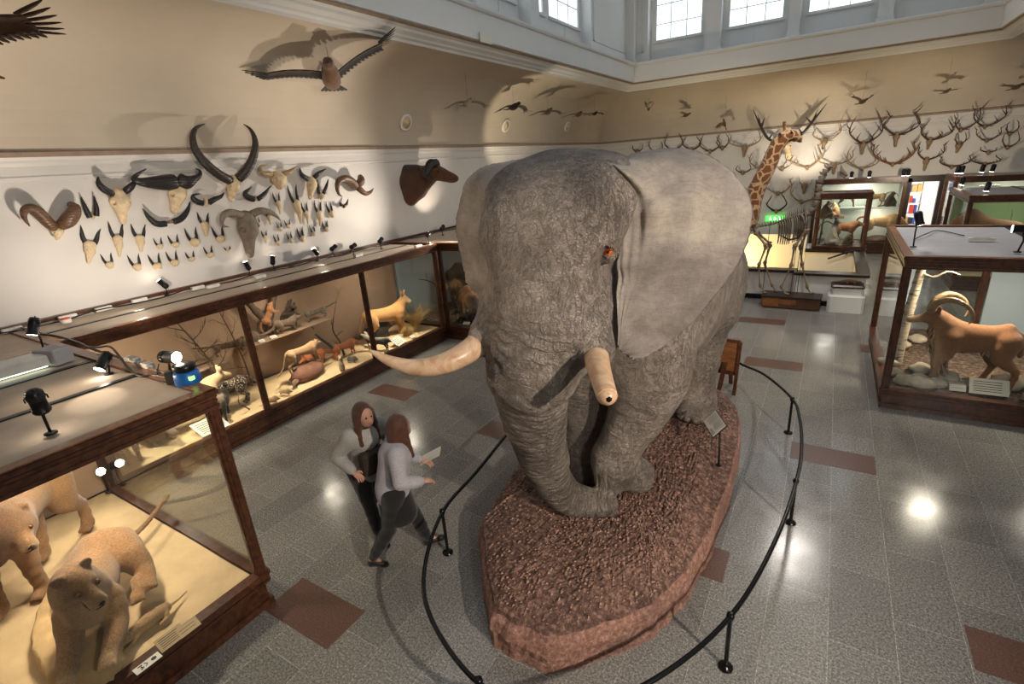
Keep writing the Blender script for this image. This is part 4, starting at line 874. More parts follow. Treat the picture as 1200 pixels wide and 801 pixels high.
MB().box(-1.1, .95, -.42, .42, 0, .20).box(-1.12, .97, -.44, .44, .08, .11).build('block', M['ply'], gb); MB().box(-1.12, .97, -.44, .44, .20, .24).build('top_board', M['dark_wood'], gb)
# green exit sign
ex = thing('exit_sign', 'green lit exit sign behind the skeleton', 'sign', tuple(onY(908, 256, 22.2))); e0 = onY(908, 256, 22.2)
MB().box(-.32, .32, -.03, .06, -.1, .1).build('light_box', emit('exit_green', (.12, .9, .12), 1.6), ex)
fig = MB()
for x in (-.16, .0, .15): fig.box(x-.035, x+.035, -.036, -.03, -.05, .03); fig.ball((x, -.033, .055), (.02, .004, .02), 8); fig.obox((x+.03, -.033, -.03), (.035, 0, .02), (0, .003, 0), (0, 0, .01))
fig.build('pictogram', emit('exit_white', (.9, 1, .9), 2.5), ex)
# round vents on the cove
def vent(px, py, lab):
    q = onX(px, py, XL+.14); o = thing('wall_vent', lab, 'vent', (0, 0, 0), 0, 'round vents on the cove')
    zc = q.z; t = math.asin(min(1, (zc-4.40)/1.62)); d = .03+1.86*(1-math.cos(t)); q = onX(px, py, XL+d+.02); t = math.asin(min(1, max(0, (q.z-4.40)/1.62))); d = .03+1.86*(1-math.cos(t))
    slope = math.atan2(1.86*math.sin(t), 1.62*math.cos(t)); o.location = (XL+d+.01, q.y, q.z); o.rotation_euler = (0, slope, 0)
    m = MB().lathe([(.19, 0), (.19, .05), (.16, .065), (.14, .05)], n=24, axis='x'); m.build('rim', M['white'], o, True)
    MB().lathe([(.14, .04), (.135, .06), (.10, .05), (.095, .07), (.055, .06), (.05, .085), (.0, .09)], n=24, axis='x').build('grille', M['bone'], o, True)
vent(475, 143, 'round wall vent above the dark buffalo head'); vent(592, 147, 'round wall vent below the dark flying bird'); vent(664, 148, 'round wall vent nearest the room corner')
# paper tag on the fascia
q = onX(569, 45, XL+2.29); tag(MB().box(q.x, q.x+.012, q.y-.22, q.y+.22, q.z-.09, q.z+.09).build('paper_tag', M['paper']), 'small white paper tag stuck on the left fascia', 'label')
# ---------------------------------------------------------------- the shop seen through the doorway
def shop():
    cols = [srgb(200, 60, 50), srgb(60, 90, 170), srgb(230, 225, 215), srgb(190, 150, 90), srgb(50, 50, 60), srgb(220, 120, 130), srgb(160, 90, 60), srgb(120, 150, 90)]
    ms = [plain('boxed_goods', c, .5, var=.05) for c in cols]
    for k, (x, y, w, labl) in enumerate(((2.55, 25.3, .9, 'shop shelf of coloured goods seen left through the doorway'), (3.75, 24.6, .8, 'shop shelf of red goods seen right through the doorway'), (5.0, 26.0, .9, 'shop shelf of goods farthest right beyond the doorway'))):
        t = thing('shop_shelf', labl, 'shelf', (x, y, 0)); m = MB()
        for sx in (-w/2, w/2-.04): m.box(sx, sx+.04, -.2, .2, 0, 2.1)
        for z in (.05, .45, .85, 1.25, 1.65, 2.05): m.box(-w/2, w/2, -.2, .2, z, z+.03)
        m.build('frame', M['white'], t)
        for z in (.08, .48, .88, 1.28, 1.68):
            xx = -w/2+.06
            while xx < w/2-.16:
                ww = .07+.1*RNG.random(); hh = .14+.18*RNG.random()
                if RNG.random() > .18:
                    o = MB().box(xx, xx+ww, -.16, .12, z, z+hh, 0, .008).build('goods', ms[(RNG.integers(0, 5) if k != 1 else (0, 2, 5, 0)[RNG.integers(0, 4)])], t)
                xx += ww+.015
    b = thing('cardboard_box', 'brown cardboard box on the shop floor beyond the doorway', 'box', (2.75, 24.2, 0)); MB().box(-.3, .3, -.2, .2, 0, .4).build('carton', ms[3], b); MB().obox((-.3, 0, .42), (.1, 0, .04), (0, .2, 0), (0, 0, .004)).build('flap', ms[3], b); MB().obox((.3, 0, .42), (.1, 0, -.04), (0, .2, 0), (0, 0, .004)).build('flap', ms[3], b)
shop()
# ---------------------------------------------------------------- trophies on the left wall (plane X) and antlers on the back wall (plane Y)
def place(px, py, wall, out):
    return onX(px, py, XL+out) if wall == 'L' else onY(px, py, YB-out)
def mpp(p): return (Vector(p)-Vector((0, 0, CAM_H))).dot(Vector(CF))/FPX      # metres per pixel at a place
def skull_solid(top, bot, wtop, wbot, wall, depth=1.0, eyes=True):
    """tapered skull between two places; built in world space"""
    a, b = Vector(top), Vector(bot); L = (b-a).length; out = Vector((1, 0, 0)) if wall == 'L' else Vector((0, -1, 0)); side = Vector((0, 1, 0)) if wall == 'L' else Vector((1, 0, 0))
    lo = np.minimum(a, b)-max(wtop*1.6, .06); hi = np.maximum(a, b)+max(wtop*1.6, .06)
    lo = lo-np.array(out)*0; hi = hi+np.array([abs(c) for c in out])*wtop; lo = lo-np.array([abs(c) for c in out])*wtop
    s = Solid(max(L/34, .006), lo, hi); k = wtop*.5
    s.cone(a, a+(b-a)*.3+out*wtop*.25, wtop*.82, wtop*.9, k); s.cone(a+(b-a)*.3+out*wtop*.25, b, wtop*.7, wbot, k)
    s.cone(a+(b-a)*.5-out*wtop*.2, a+(b-a)*.9-out*wbot*.6, wtop*.5, wbot*.7, k)
    for sg in (-1, 1):
        s.ell(a+(b-a)*.22+side*sg*wtop*.72+out*wtop*.35, (wtop*.35,)*3, None, k, None)
        s.ell(a+(b-a)*.27+side*sg*wtop*.82+out*wtop*.62, (wtop*.27,)*3, None, wtop*.08, None, True)
        s.ell(b+side*sg*wbot*.45+out*wbot*.9-(b-a)*.04, (wbot*.36, wbot*.36, wbot*.7), None, wtop*.05, None, True)
    return s.surface()
def trophy(name, label, cat, wall, skull, horns, smat='bone', hmat='horn', out=.10, group=None, flare=.0):
    """skull = (top px, bottom px, top half-width px, bottom half-width px) or a cap; horns = pixel paths with pixel radii"""
    (tx, ty), (bx, by), wt, wb_ = skull
    A = place(tx, ty, wall, out); B = place(bx, by, wall, out*.8+.02); u = mpp(A)
    t = thing(name, label, cat, tuple(A if wall == 'L' else A), 0, group); inv = Matrix.Translation(-A)
    P_, F_ = skull_solid(A, B, wt*u, wb_*u, wall); o = fast_mesh('skull', P_, F_, M[smat], t); o.matrix_parent_inverse = inv
    for path in horns:
        D = curve_pts([tuple(p) for p in path], max(14, 3*len(path))); n = len(D); W = []
        for i, d in enumerate(D):
            f = i/(n-1); q = place(d[0], d[1], wall, out+.04+flare*math.sin(PI*f)); W.append(q)
        m = MB().tube(W, [max(d[2]*u, .0015) for d in D], 9); o = m.build('horn', M[hmat], t, True); o.matrix_parent_inverse = inv
    bk = MB(); ov = Vector((-1, 0, 0)) if wall == 'L' else Vector((0, 1, 0)); bk.tube([A, A+ov*(out+.02)], wt*u*.4, 8); o = bk.build('wall_peg', M[smat], t); o.matrix_parent_inverse = inv
    return t
g = 'horned skulls on the left wall'
trophy('mounted_ram_horns', 'thick brown curled ram horns with a small skull, leftmost on the left wall', 'trophy', 'L', ((67, 268), (67.5, 279), 5.5, 2), [[(63, 266, 6), (55, 259, 6.5), (44, 248, 6.5), (35, 244, 5.5), (28.5, 247, 4), (28.5, 255, 2.5), (35, 265, .6)], [(71, 264, 6), (79, 259, 8), (86, 250, 7.5), (87, 243, 6), (82, 239, 3.5)]], 'bone', 'horn_brown', .14, g, .08)
trophy('mounted_horns', 'pair of upright black horns left of the white cow skull', 'trophy', 'L', ((108, 252), (109, 255), 2.5, 1.5), [[(105.5, 255, 3), (101, 246, 2.8), (95, 231, .6)], [(113, 253, 3), (113, 243, 2.6), (110, 229.5, .6)]], 'bone', 'horn_black', .05, g)
trophy('mounted_skull', 'white cow skull with short upcurved dark horns', 'trophy', 'L', ((138, 228), (145, 260), 10, 3), [[(131, 227, 4), (121, 221, 4), (115.5, 214, 3), (115, 207, .7)], [(147, 224, 4), (153, 219, 3.8), (157, 214, 2.6), (159, 208, .6)]], 'bone', 'horn_black', .14, g, .06)
trophy('mounted_skull', 'buffalo skull with a broad black horn boss', 'trophy', 'L', ((208, 220), (205, 246), 9, 4), [[(203, 213, 9), (192, 214, 8.5), (178, 214, 6.5), (165, 213, 4.5), (157, 210, 3.2), (160, 205, 2), (171, 198, .6)], [(212, 212, 9), (219, 213, 8), (227, 210, 4.5), (234, 205, 2.6), (234, 200, 1.6), (229, 197, .5)]], 'bone', 'horn_black', .16, g, .08)
trophy('mounted_horns', 'pair of black horns on a pale strip below the buffalo boss', 'trophy', 'L', ((197, 260), (202, 259.5), 2, 2), [[(194.5, 262, 3.6), (184, 262, 3.6), (175, 255, 2.6), (167, 244, .5)], [(203.5, 259.5, 3.6), (212, 256, 3.6), (219, 248, 2.5), (223, 236.5, .5)]], 'bone_grey', 'horn_black', .06, g)
trophy('mounted_skull', 'pale skull with the huge sweeping crescent horns, tallest on the left wall', 'trophy', 'L', ((273, 211), (271, 233), 7.5, 3), [[(269, 211, 5.5), (259, 206, 5.5), (248, 198, 5.2), (237, 187, 4.8), (228, 173, 4), (226, 158, 3), (231, 149, 1.8), (240, 145.4, .5)], [(279.5, 209, 5.5), (286, 203, 5.4), (294, 191, 5), (299, 176, 4.2), (298.5, 162, 3), (293, 151, 1.8), (285.4, 145.6, .5)]], 'bone', 'horn', .16, g, .12)
trophy('mounted_horns', 'short black horns below the left crescent horn', 'trophy', 'L', ((241, 233), (241.5, 240), 2.6, 2), [[(238, 238, 3.4), (231, 236, 3.4), (226, 231.5, 2.4), (228, 228, 1.4), (234, 227, .5)], [(245, 237, 3.4), (252, 233, 3), (259, 230, 2), (262.5, 225.6, .5)]], 'bone', 'horn_black', .06, g)
trophy('mounted_horns', 'short black horns right of the crescent-horned skull', 'trophy', 'L', ((299, 230), (300, 234), 2, 1.6), [[(297.5, 233, 3.6), (291, 231, 3.6), (287.5, 226, 2.6), (295, 219, .5)], [(302, 233, 3), (309, 228, 2.6), (317.4, 217.8, .5)]], 'bone', 'horn_black', .06, g)
trophy('mounted_skull', 'large grey-brown skull with long drooping horns, lowest on the left wall', 'trophy', 'L', ((288, 256), (293.5, 298), 11.5, 4), [[(283, 252, 4.5), (272, 249, 4.2), (263, 251, 3.6), (260, 258, 2.6), (261, 264, 1.6), (267.6, 265.7, .5)], [(295, 251, 4.5), (305, 247, 4.2), (316, 248.5, 3.4), (324, 253, 2), (329, 259, .5)]], 'bone_grey', 'bone_grey', .16, g, .10)
trophy('mounted_skull', 'tan skull with short thick tan horns', 'trophy', 'L', ((325, 207), (328, 219), 8.5, 3), [[(318.6, 204, 3.2), (310, 203.5, 3), (305, 200, 2.5), (306, 195, 1.6), (313.9, 192.9, .5)], [(331.6, 204, 3.2), (339, 201.5, 3), (347, 195.7, .6)]], 'bone', 'horn_pale', .12, g, .05)
trophy('mounted_skull', 'pale skull with dark upturned horns right of the tan skull', 'trophy', 'L', ((364.8, 211), (363.7, 231.5), 6, 2.2), [[(360, 209, 2.8), (354, 205, 2.6), (351, 197, .6)], [(368.4, 208, 2.8), (374, 202.5, 2.4), (381.5, 198, .6)]], 'bone', 'horn_black', .12, g, .04)
trophy('mounted_horns', 'V-shaped slim black horns on a skull cap', 'trophy', 'L', ((376.7, 228), (376.7, 232), 3.4, 2), [[(374, 227, 2), (372.5, 218, 1.7), (371.5, 209.5, .4)], [(379, 227, 2), (382.5, 218, 1.7), (385, 209.5, .4)]], 'bone', 'horn_black', .05, g)
trophy('mounted_ram_horns', 'pale brown curled ram horns on a bracket, rightmost on the left wall', 'trophy', 'L', ((418, 214), (418, 220), 3.5, 2.5), [[(417, 218, 4.5), (412, 212, 4.5), (404, 209, 4.2), (397.5, 212, 3.6), (395, 219, 2.6), (397, 227, 1.6), (401, 230, .5)], [(418, 219, 3.6), (422, 222, 3.6), (428, 226.5, 2.8), (434, 225, 1.8), (437.5, 220.5, .5)], [(419, 216, 4.2), (423, 212, 4.6), (422.5, 207.5, 3.4)]], 'bone', 'horn_brown', .14, g, .06)
trophy('mounted_horns', 'small black curled horns under the rightmost ram horns', 'trophy', 'L', ((401.5, 240), (401.5, 242), 2, 1.4), [[(400, 241, 2), (398.6, 237, 1)], [(402, 242, 2), (406, 239, 1.6), (408, 233, .4)]], 'bone', 'horn_black', .05, g)
# slim-horned skulls of one kind: a source and copies
def slim(kind):
    t = thing('mounted_skull' if kind == 'skull' else 'mounted_horns', 'x', 'trophy'); s = Solid(.035, (-.6, -.6, -1.7), (.9, .6, .5))
    if kind == 'skull':
        s.cone((.1, 0, 0), (.22, 0, -.5), .24, .20, .1); s.cone((.22, 0, -.5), (.15, 0, -1.25), .17, .07, .1)
        for sg in (-1, 1): s.ell((.34, sg*.24, -.38), (.11, .11, .12), None, .03, None, True)
    else: s.cone((.1, 0, -.02), (.18, 0, -.2), .30, .22, .1)
    P_, F_ = s.surface(); fast_mesh('skull', P_, F_, M['bone'], t)
    for sg in (-1, 1):
        D = curve_pts([(.1, sg*.16, .05, .11), (.02, sg*.25, .4, .095), (-.02, sg*.30, .8, .06), (.05, sg*.36, 1.15, .012)], 10); MB().tube([d[:3] for d in D], [d[3] for d in D], 8).build('horn', M['horn_black'], t, True)
    return t
SK, CP = slim('skull'), slim('cap'); first = {'s': SK, 'c': CP}; usedk = set()
def put(kind, px, py, h, spread, label, tilt=0.):
    src = first[kind]; o = src if kind not in usedk else copy_tree(src); usedk.add(kind)
    q = place(px, py, 'L', .02); u = mpp(q); k = h*u/1.15*(1.0 if kind == 's' else 1.1); o.location = q; o.scale = (k, k*spread/(.72*h/1.15), k); o.rotation_euler = (tilt, 0, 0); o['label'] = label; o['group'] = 'slim black-horned skulls on the left wall'
SR = [(104.6, 286, 20, 19, 'long slim skull, leftmost of the narrow black-horned skulls', .35), (137, 279, 19, 15, 'long slim skull directly below the white cow skull', .2), (163, 278, 15, 15, 'long slim skull below the left end of the split black horns', .2), (239, 262, 13, 13, 'long slim skull left of the big grey-brown skull', .15),
      (325, 237, 12, 9, 'slim skull below the tan skull', .05), (346, 238, 21, 12, 'tallest of the slim black-horned skulls, below the tan skull', .0), (358, 249, 12, 8, 'slim skull below the dark upturned-horn skull', .05), (373, 249, 14, 10, 'slim skull below the V-shaped horns', .15), (314.6, 253, 9, 8, 'slim skull beside the right horn of the grey-brown skull', .05), (310, 277, 7.5, 7, 'slim skull right of the muzzle of the grey-brown skull', .1)]
for px, py, h, w, lb_, tl in SR: put('s', px, py, h, w, lb_, -tl)
CRr = [(128, 309.5, 12, 10, 'skull cap lowest at the left end of the lower row'), (160, 312, 13, 11, 'second skull cap of the lower row from the left'), (183.5, 311, 13, 11, 'third skull cap of the lower row from the left'), (203.7, 307, 12, 10.5, 'fourth skull cap of the lower row from the left'), (224, 303, 8, 9, 'fifth skull cap of the lower row from the left'), (245.5, 298, 9, 9, 'sixth skull cap of the lower row from the left'), (267, 293, 4, 7, 'tiniest skull cap, left of the muzzle of the grey-brown skull'),
       (186.8, 288, 9, 8, 'small skull cap under the split black horns, left one'), (205, 286, 10, 10, 'small skull cap under the split black horns, right one'), (227, 283, 15, 12, 'tall skull cap left of the long slim skull by the grey-brown skull'), (257.6, 279, 13, 12, 'V-horned skull cap touching the left horn of the grey-brown skull'),
       (328, 267.5, 8, 6, 'small skull cap under the right horn tip of the grey-brown skull'), (337.6, 264.5, 7, 7, 'small skull cap right of the grey-brown horn tip'), (325, 284, 9, 6, 'first skull cap of the right lower row'), (340, 281, 9, 6, 'second skull cap of the right lower row'), (353.5, 279, 12, 7, 'third and tallest skull cap of the right lower row'), (367, 273, 9, 6, 'fourth skull cap of the right lower row'), (382, 268, 9, 7, 'last skull cap of the right lower row'), (387.4, 250, 13, 7, 'tall skull cap under the rightmost ram horns'), (302.5, 262, 8, 5, 'skull cap half behind the grey-brown skull')]
for px, py, h, w, lb_ in CRr: put('c', px, py, h, w, lb_)
# dark buffalo head
def buffalo():
    q = onX(478, 210, XL); t = thing('mounted_buffalo_head', 'dark brown buffalo head mount facing right, lit from below', 'trophy', tuple(q)); u = mpp(q)
    # profile in pixels on a plane half a head out from the wall; built as real depth along the wall normal and the wall
    s = Solid(.02, (0-.02, -.45, -1.0), (1.5, 1.2, .85)); B = srgb(84, 58, 42); D = srgb(52, 38, 30); W_ = srgb(96, 62, 40)
    s.chain([(.02, .0, -.10, .36), (.25, .08, -.12, .33), (.5, .14, .02, .27), (.72, .2, .12, .22)], .1, B); s.cone((.0, 0, -.45), (.25, .06, -.35), .28, .22, .14, W_)
    s.cone((0, 0, .2), (.3, .05, .18), .2, .2, .1, D); s.chain([(.78, .24, .16, .20), (.98, .34, .06, .165), (1.16, .42, -.02, .125), (1.26, .47, -.06, .11)], .07, W_); s.ell((1.32, .50, -.07, ), (.08, .09, .08), None, .05, D)
    P_, F_ = s.surface(); P_[:, 0] = np.maximum(P_[:, 0], 0); o = fast_mesh('head', P_, F_, M['fur'], t, s.colours(P_, .05))
    for sg in (-1, 1):
        D_ = curve_pts([(.84-sg*.02, .24+sg*.04, .34, .13), (.80-sg*.10, .22+sg*.24, .36, .12), (.76-sg*.15, .2+sg*.42, .14, .085), (.74-sg*.18, .2+sg*.54, .10, .055), (.74-sg*.18, .2+sg*.56, .32, .012)], 16); MB().tube([d[:3] for d in D_], [d[3] for d in D_], 10).build('horn', M['horn_black'], t, True)
        MB().ball((.72-sg*.12, .2+sg*.3, .0), (.05, .16, .08), 10).build('ear', M['ear_dark'], t, True); MB().ball((.93-sg*.08, .30+sg*.15, .14), .028, 8).build('eye', M['eye_dark'], t, True)
    t.scale = (.86, .86, .86)
M['ear_dark'] = plain('dark_hairy_ear', srgb(50, 36, 28), .8)
buffalo()
# antlers
def antler_side(base, tip, bow, r, tines, seedv, wall='B', curl=0., out=.12, rake=.25):
    """beam from base to tip bowed outward by `bow` px, tines rising from it; px space"""
    bx, by = base; tx, ty = tip; sgn = -1 if tx < bx else 1
    pts = [(bx, by), (bx+(tx-bx)*.45+sgn*bow*.55, by+(ty-by)*.18), (bx+(tx-bx)*.85+sgn*bow, by+(ty-by)*.52), (tx+sgn*curl, ty)]
    D = curve_pts(pts, 14); m = MB(); W = []
    for i, d in enumerate(D): f = i/13; W.append(place(d[0], d[1], wall, out+rake*math.sin(PI*f*.8)))
    u = mpp(W[0]); m.tube(W, [r*u*(1-.62*i/13) for i in range(14)], 7); rr = random.Random(seedv); Lh = abs(ty-by)
    for k in range(tines):
        f = .08+.86*k/max(tines-1, 1); i = min(12, int(f*13)); a = W[i]; L = Lh*u*(.30+.12*rr.random())*(1-.3*abs(f-.5)); inward = -sgn if (k % 2 == 0 and f > .35) else sgn
        v = Vector((inward*(.35+.35*rr.random()), -.45 if f < .3 else -.2, .75)) if wall == 'B' else Vector((.2, inward*.5, .8)); v.normalize()
        if f < .15: v = Vector((sgn*.75, -.5, -.15 if rr.random() < .5 else .5)).normalized()
        m.tube([a, a+v*L*.5+Vector((sgn*.01, 0, 0)), a+v*L+Vector((0, 0, L*.18))], [r*u*.55, r*u*.42, r*u*.12], 6)
    return m
def antlers(label, base, lt, rt, bow, tines=4, r=1.1, skull=None, mat='antler', sk='bone_dark', curl=0, out=.1, rake=.25, w=None, tdir=None):
    A = place(base[0], base[1], 'B', out); t = thing('mounted_antlers', label, 'antlers', tuple(A), 0, 'antlers on the back wall'); inv = Matrix.Translation(-A); u = mpp(A)
    sw = w or 2.2
    if skull: P_, F_ = skull_solid(place(base[0], base[1]-1, 'B', out), place(skull[0], skull[1], 'B', out*.9), 3.0*u, 1.3*u, 'B')
    else: P_, F_ = skull_solid(place(base[0]-.01, base[1]-.6, 'B', out), place(base[0], base[1]+2, 'B', out), sw*u, 1.4*u, 'B')
    o = fast_mesh('skull', P_, F_, M[sk], t); o.matrix_parent_inverse = inv
    for sg, tip in ((-1, lt), (1, rt)):
        o = antler_side((base[0]+sg*1.5, base[1]), tip, bow, r, tines, hash((base, sg)) % 1000 if False else int(base[0]*7+base[1]*3+sg), 'B', curl, out, rake).build('antler', M[mat], t, True); o.matrix_parent_inverse = inv
    o = MB().tube([A, A+Vector((0, out+.02, 0))], 1.3*u, 8).build('wall_peg', M[sk], t); o.matrix_parent_inverse = inv
    return t
AT = [
 ('pale antlers curling inward right of the giraffe head', (967, 165), (956, 151), (983, 141), 5, 4, 1.0, (964, 174), 'antler_pale'),
 ('tall many-pointed antlers on a brown skull, left of the inward-curving pair', (1012, 168), (999, 143), (1032, 138), 5, 7, 1.3, (1010, 180), 'antler'),
 ('large antlers whose beams curve inward at the top', (1051, 158), (1046, 135), (1070, 131), 11, 4, 1.3, (1049, 171), 'antler'),
 ('antlers with many short points right of the large inward-curving pair', (1090, 164), (1086, 145), (1113, 143), 7, 7, 1.2, (1087, 174), 'antler'),
 ('antlers with a long right beam, near the top right', (1126, 152), (1121, 138), (1149, 126), 2, 4, 1.1, None, 'antler'),
 ('wide dark antlers at the top right of the back wall', (1154, 148), (1143, 128), (1179, 123), 3, 6, 1.1, None, 'antler'),
 ('narrow straight antlers on a pale skull', (1124, 169), (1120.6, 157), (1132, 157), 1, 3, .9, (1121, 178), 'antler'),
 ('thin antlers below the wide dark pair', (1156, 164), (1145, 151), (1173, 149), 2, 4, .9, None, 'antler'),
 ('small antlers at the right edge of the picture, upper pair', (1183, 156), (1181, 145), (1194, 143), 1, 3, .9, None, 'antler'),
 ('small antlers at the right edge of the picture, lower pair', (1180, 172), (1177, 157), (1194, 157), 2, 3, .9, None, 'antler'),
 ('tiny arched antlers alone above the dark looped pair', (1158, 178), (1150, 173), (1167, 173.6), 2, 2, .9, None, 'antler'),
 ('broad reddish-brown antlers without skull', (1046, 192), (1025, 169), (1071, 166), 4, 8, 1.5, None, 'antler_red'),
 ('slender antlers on a skull right of the reddish pair', (1086, 187), (1078, 172), (1106, 169), 3, 4, 1.0, (1083, 199), 'antler'),
 ('pale brown antlers without skull, left of the reddish pair', (1010, 197), (994, 177), (1028, 184), 3, 5, 1.0, None, 'antler_pale'),
 ('low spreading antlers just above the farthest dark case', (1115, 195), (1104, 184), (1136, 182), 4, 4, 1.1, None, 'antler'),
 ('looped antlers above the right end of the farthest dark case', (1154, 192), (1144, 183), (1167, 183), 7, 5, 1.1, None, 'antler'),
 ('wide pale antlers over a grey skull above the monkey cabinet', (977, 193), (960, 185), (999, 176), 3, 4, 1.0, (977, 203), 'antler_pale'),
 ('dark antlers peeking over the elephant ear, leftmost pair', (747, 177), (742, 171), (752.5, 170), 1, 2, .9, None, 'antler'),
 ('dark spiky antlers just over the elephant ear, second pair from the left', (769, 178), (761, 166), (776, 168), 1, 3, .9, None, 'antler'),
 ('dark antlers over the elephant ear, third pair from the left', (789, 176), (782, 160), (797, 159.5), 4, 3, 1.0, None, 'antler'),
 ('dark antlers over the elephant ear, fourth pair from the left', (811, 175), (803, 163), (818, 162), 4, 3, 1.0, None, 'antler'),
 ('dark antlers whose right beam touches the small pale-capped pair', (832, 177), (822.5, 162), (840.5, 163), 4, 3, 1.0, None, 'antler'),
 ('small upright antlers with a pale cap', (846.4, 173), (841, 161), (853, 159), 1.5, 3, .9, None, 'antler'),
 ('wide pale antlers left of the moose antlers', (873, 172), (855, 163), (890, 156), 3, 5, 1.0, (871.5, 183), 'antler_pale'),
 ('bleached many-pointed antlers beside the giraffe neck', (891, 197), (880, 181), (897, 180), 3, 7, 1.0, None, 'antler_pale'),
 ('pale antlers with a curled right beam below the giraffe chin', (946, 196), (930, 182), (958, 169), 6, 6, 1.1, None, 'antler_pale'),
 ('small skull with short thin antlers above the skeleton', (943, 217), (937, 208), (951, 211), 1, 2, .8, (942, 226), 'antler_pale'),
 ('wide U-shaped pale antlers above the skeleton', (939, 236), (929, 215), (958, 222), 4, 4, 1.1, None, 'antler_pale'),
 ('dark thick antlers above the green exit sign', (909.6, 247), (903, 232), (918, 230), 5, 3, 1.3, None, 'horn_black'),
 ('shallow comb-like pale antlers beside the giraffe neck', (912, 226), (899, 213), (926, 209), 3, 8, .9, None, 'antler_pale'),
 ('small brown antlers half behind the elephant ear', (870, 202), (864, 195), (879, 193), 2, 3, .9, None, 'antler'),
 ('thin wiry antlers between the giraffe neck and the curled pair', (917, 197), (908, 186), (926, 187), 2, 6, .8, None, 'antler_pale'),
]
for lb_, b, l_, r_, bow, tn, rad, skl, mt in AT: antlers(lb_, b, l_, r_, bow, tn, rad, skl, mt)
def moose():
    A = place(922, 178, 'B', .35); t = thing('mounted_antlers', 'huge dark palmate moose antlers behind the giraffe head', 'antlers', tuple(A), 0, 'antlers on the back wall'); inv = Matrix.Translation(-A); u = mpp(A)
    P_, F_ = skull_solid(place(921, 165, 'B', .3), place(924, 184, 'B', .45), 5*u, 3*u, 'B'); o = fast_mesh('skull', P_, F_, M['bone'], t); o.matrix_parent_inverse = inv
    for tips, root, mid in (([(882.8, 128.8), (888, 134), (896, 138)], (914, 166), [(901, 163), (892, 149)]), ([(969, 121), (959, 127), (957, 133), (944, 137)], (930, 166), [(940, 157), (951, 144)])):
        m = MB(); chain = [root]+mid; 
        D = curve_pts([(p[0], p[1], w) for p, w in zip(chain, (2.2, 3.6, 3.6))]+[(*tips[0], .5)], 14); m.tube([place(d[0], d[1], 'B', .4) for d in D], [max(.01, d[2]*u) for d in D], 8, flat=.4)
        b = mid[1]
        for tp_ in tips[1:]: E = curve_pts([(*b, 2.2), ((b[0]+tp_[0])/2, (b[1]+tp_[1])/2, 1.4), (*tp_, .3)], 7); m.tube([place(d[0], d[1], 'B', .4+.1*(i/6)) for i, d in enumerate(E)], [max(.006, d[2]*u) for d in E], 6, flat=.5)
        m.tube([place(*mid[0], 'B', .4), place(mid[0][0]+(5 if root[0] < 920 else -5), mid[0][1]-8, 'B', .5)], [1.2*u, .3*u], 6)
        o = m.build('antler', M['horn'], t, True); o.matrix_parent_inverse = inv
    o = MB().tube([A, (A.x, YB, A.z)], 2*u, 8).build('wall_peg', M['bone_dark'], t); o.matrix_parent_inverse = inv
moose()
# ---------------------------------------------------------------- mounted animals
def creature(name, label, cat, loc, rz, build, h, box, mat='fur', scale=1., sharp=.03, group=None):
    """build(solid) lays out the body; facing +x, feet at z = 0"""
    t = thing(name, label, cat, loc, rz, group); s = Solid(h, box[0], box[1]); build(s); P_, F_ = s.surface()
    P_[:, 2] = np.maximum(P_[:, 2], 0); fast_mesh('body', P_, F_, M[mat], t, s.colours(P_, sharp)); t.scale = (scale,)*3; return t
def quad_spec(**k):
    d = dict(L=1.0, bz=.70, br=.19, bw=.15, chest=1.1, hip=1.0, neck=(.26, .28, .11, .085), head=.26, hr=.085, mz=.04, mzr=.05, hd=-.25, yaw=0., leg=1., ear=(.05, .09, .02), earo=.06, tail=[(-.12, -.15, .03), (-.25, -.45, .025), (-.28, -.6, .02)], fx=(.0, .0, .0, .0), hx=None,
             c=srgb(150, 120, 84), belly=None, legc=None, headc=None, muzc=None, tailc=None, tailtip=None, mane=None, crouch=0., knee=1.)
    d.update(k); return d
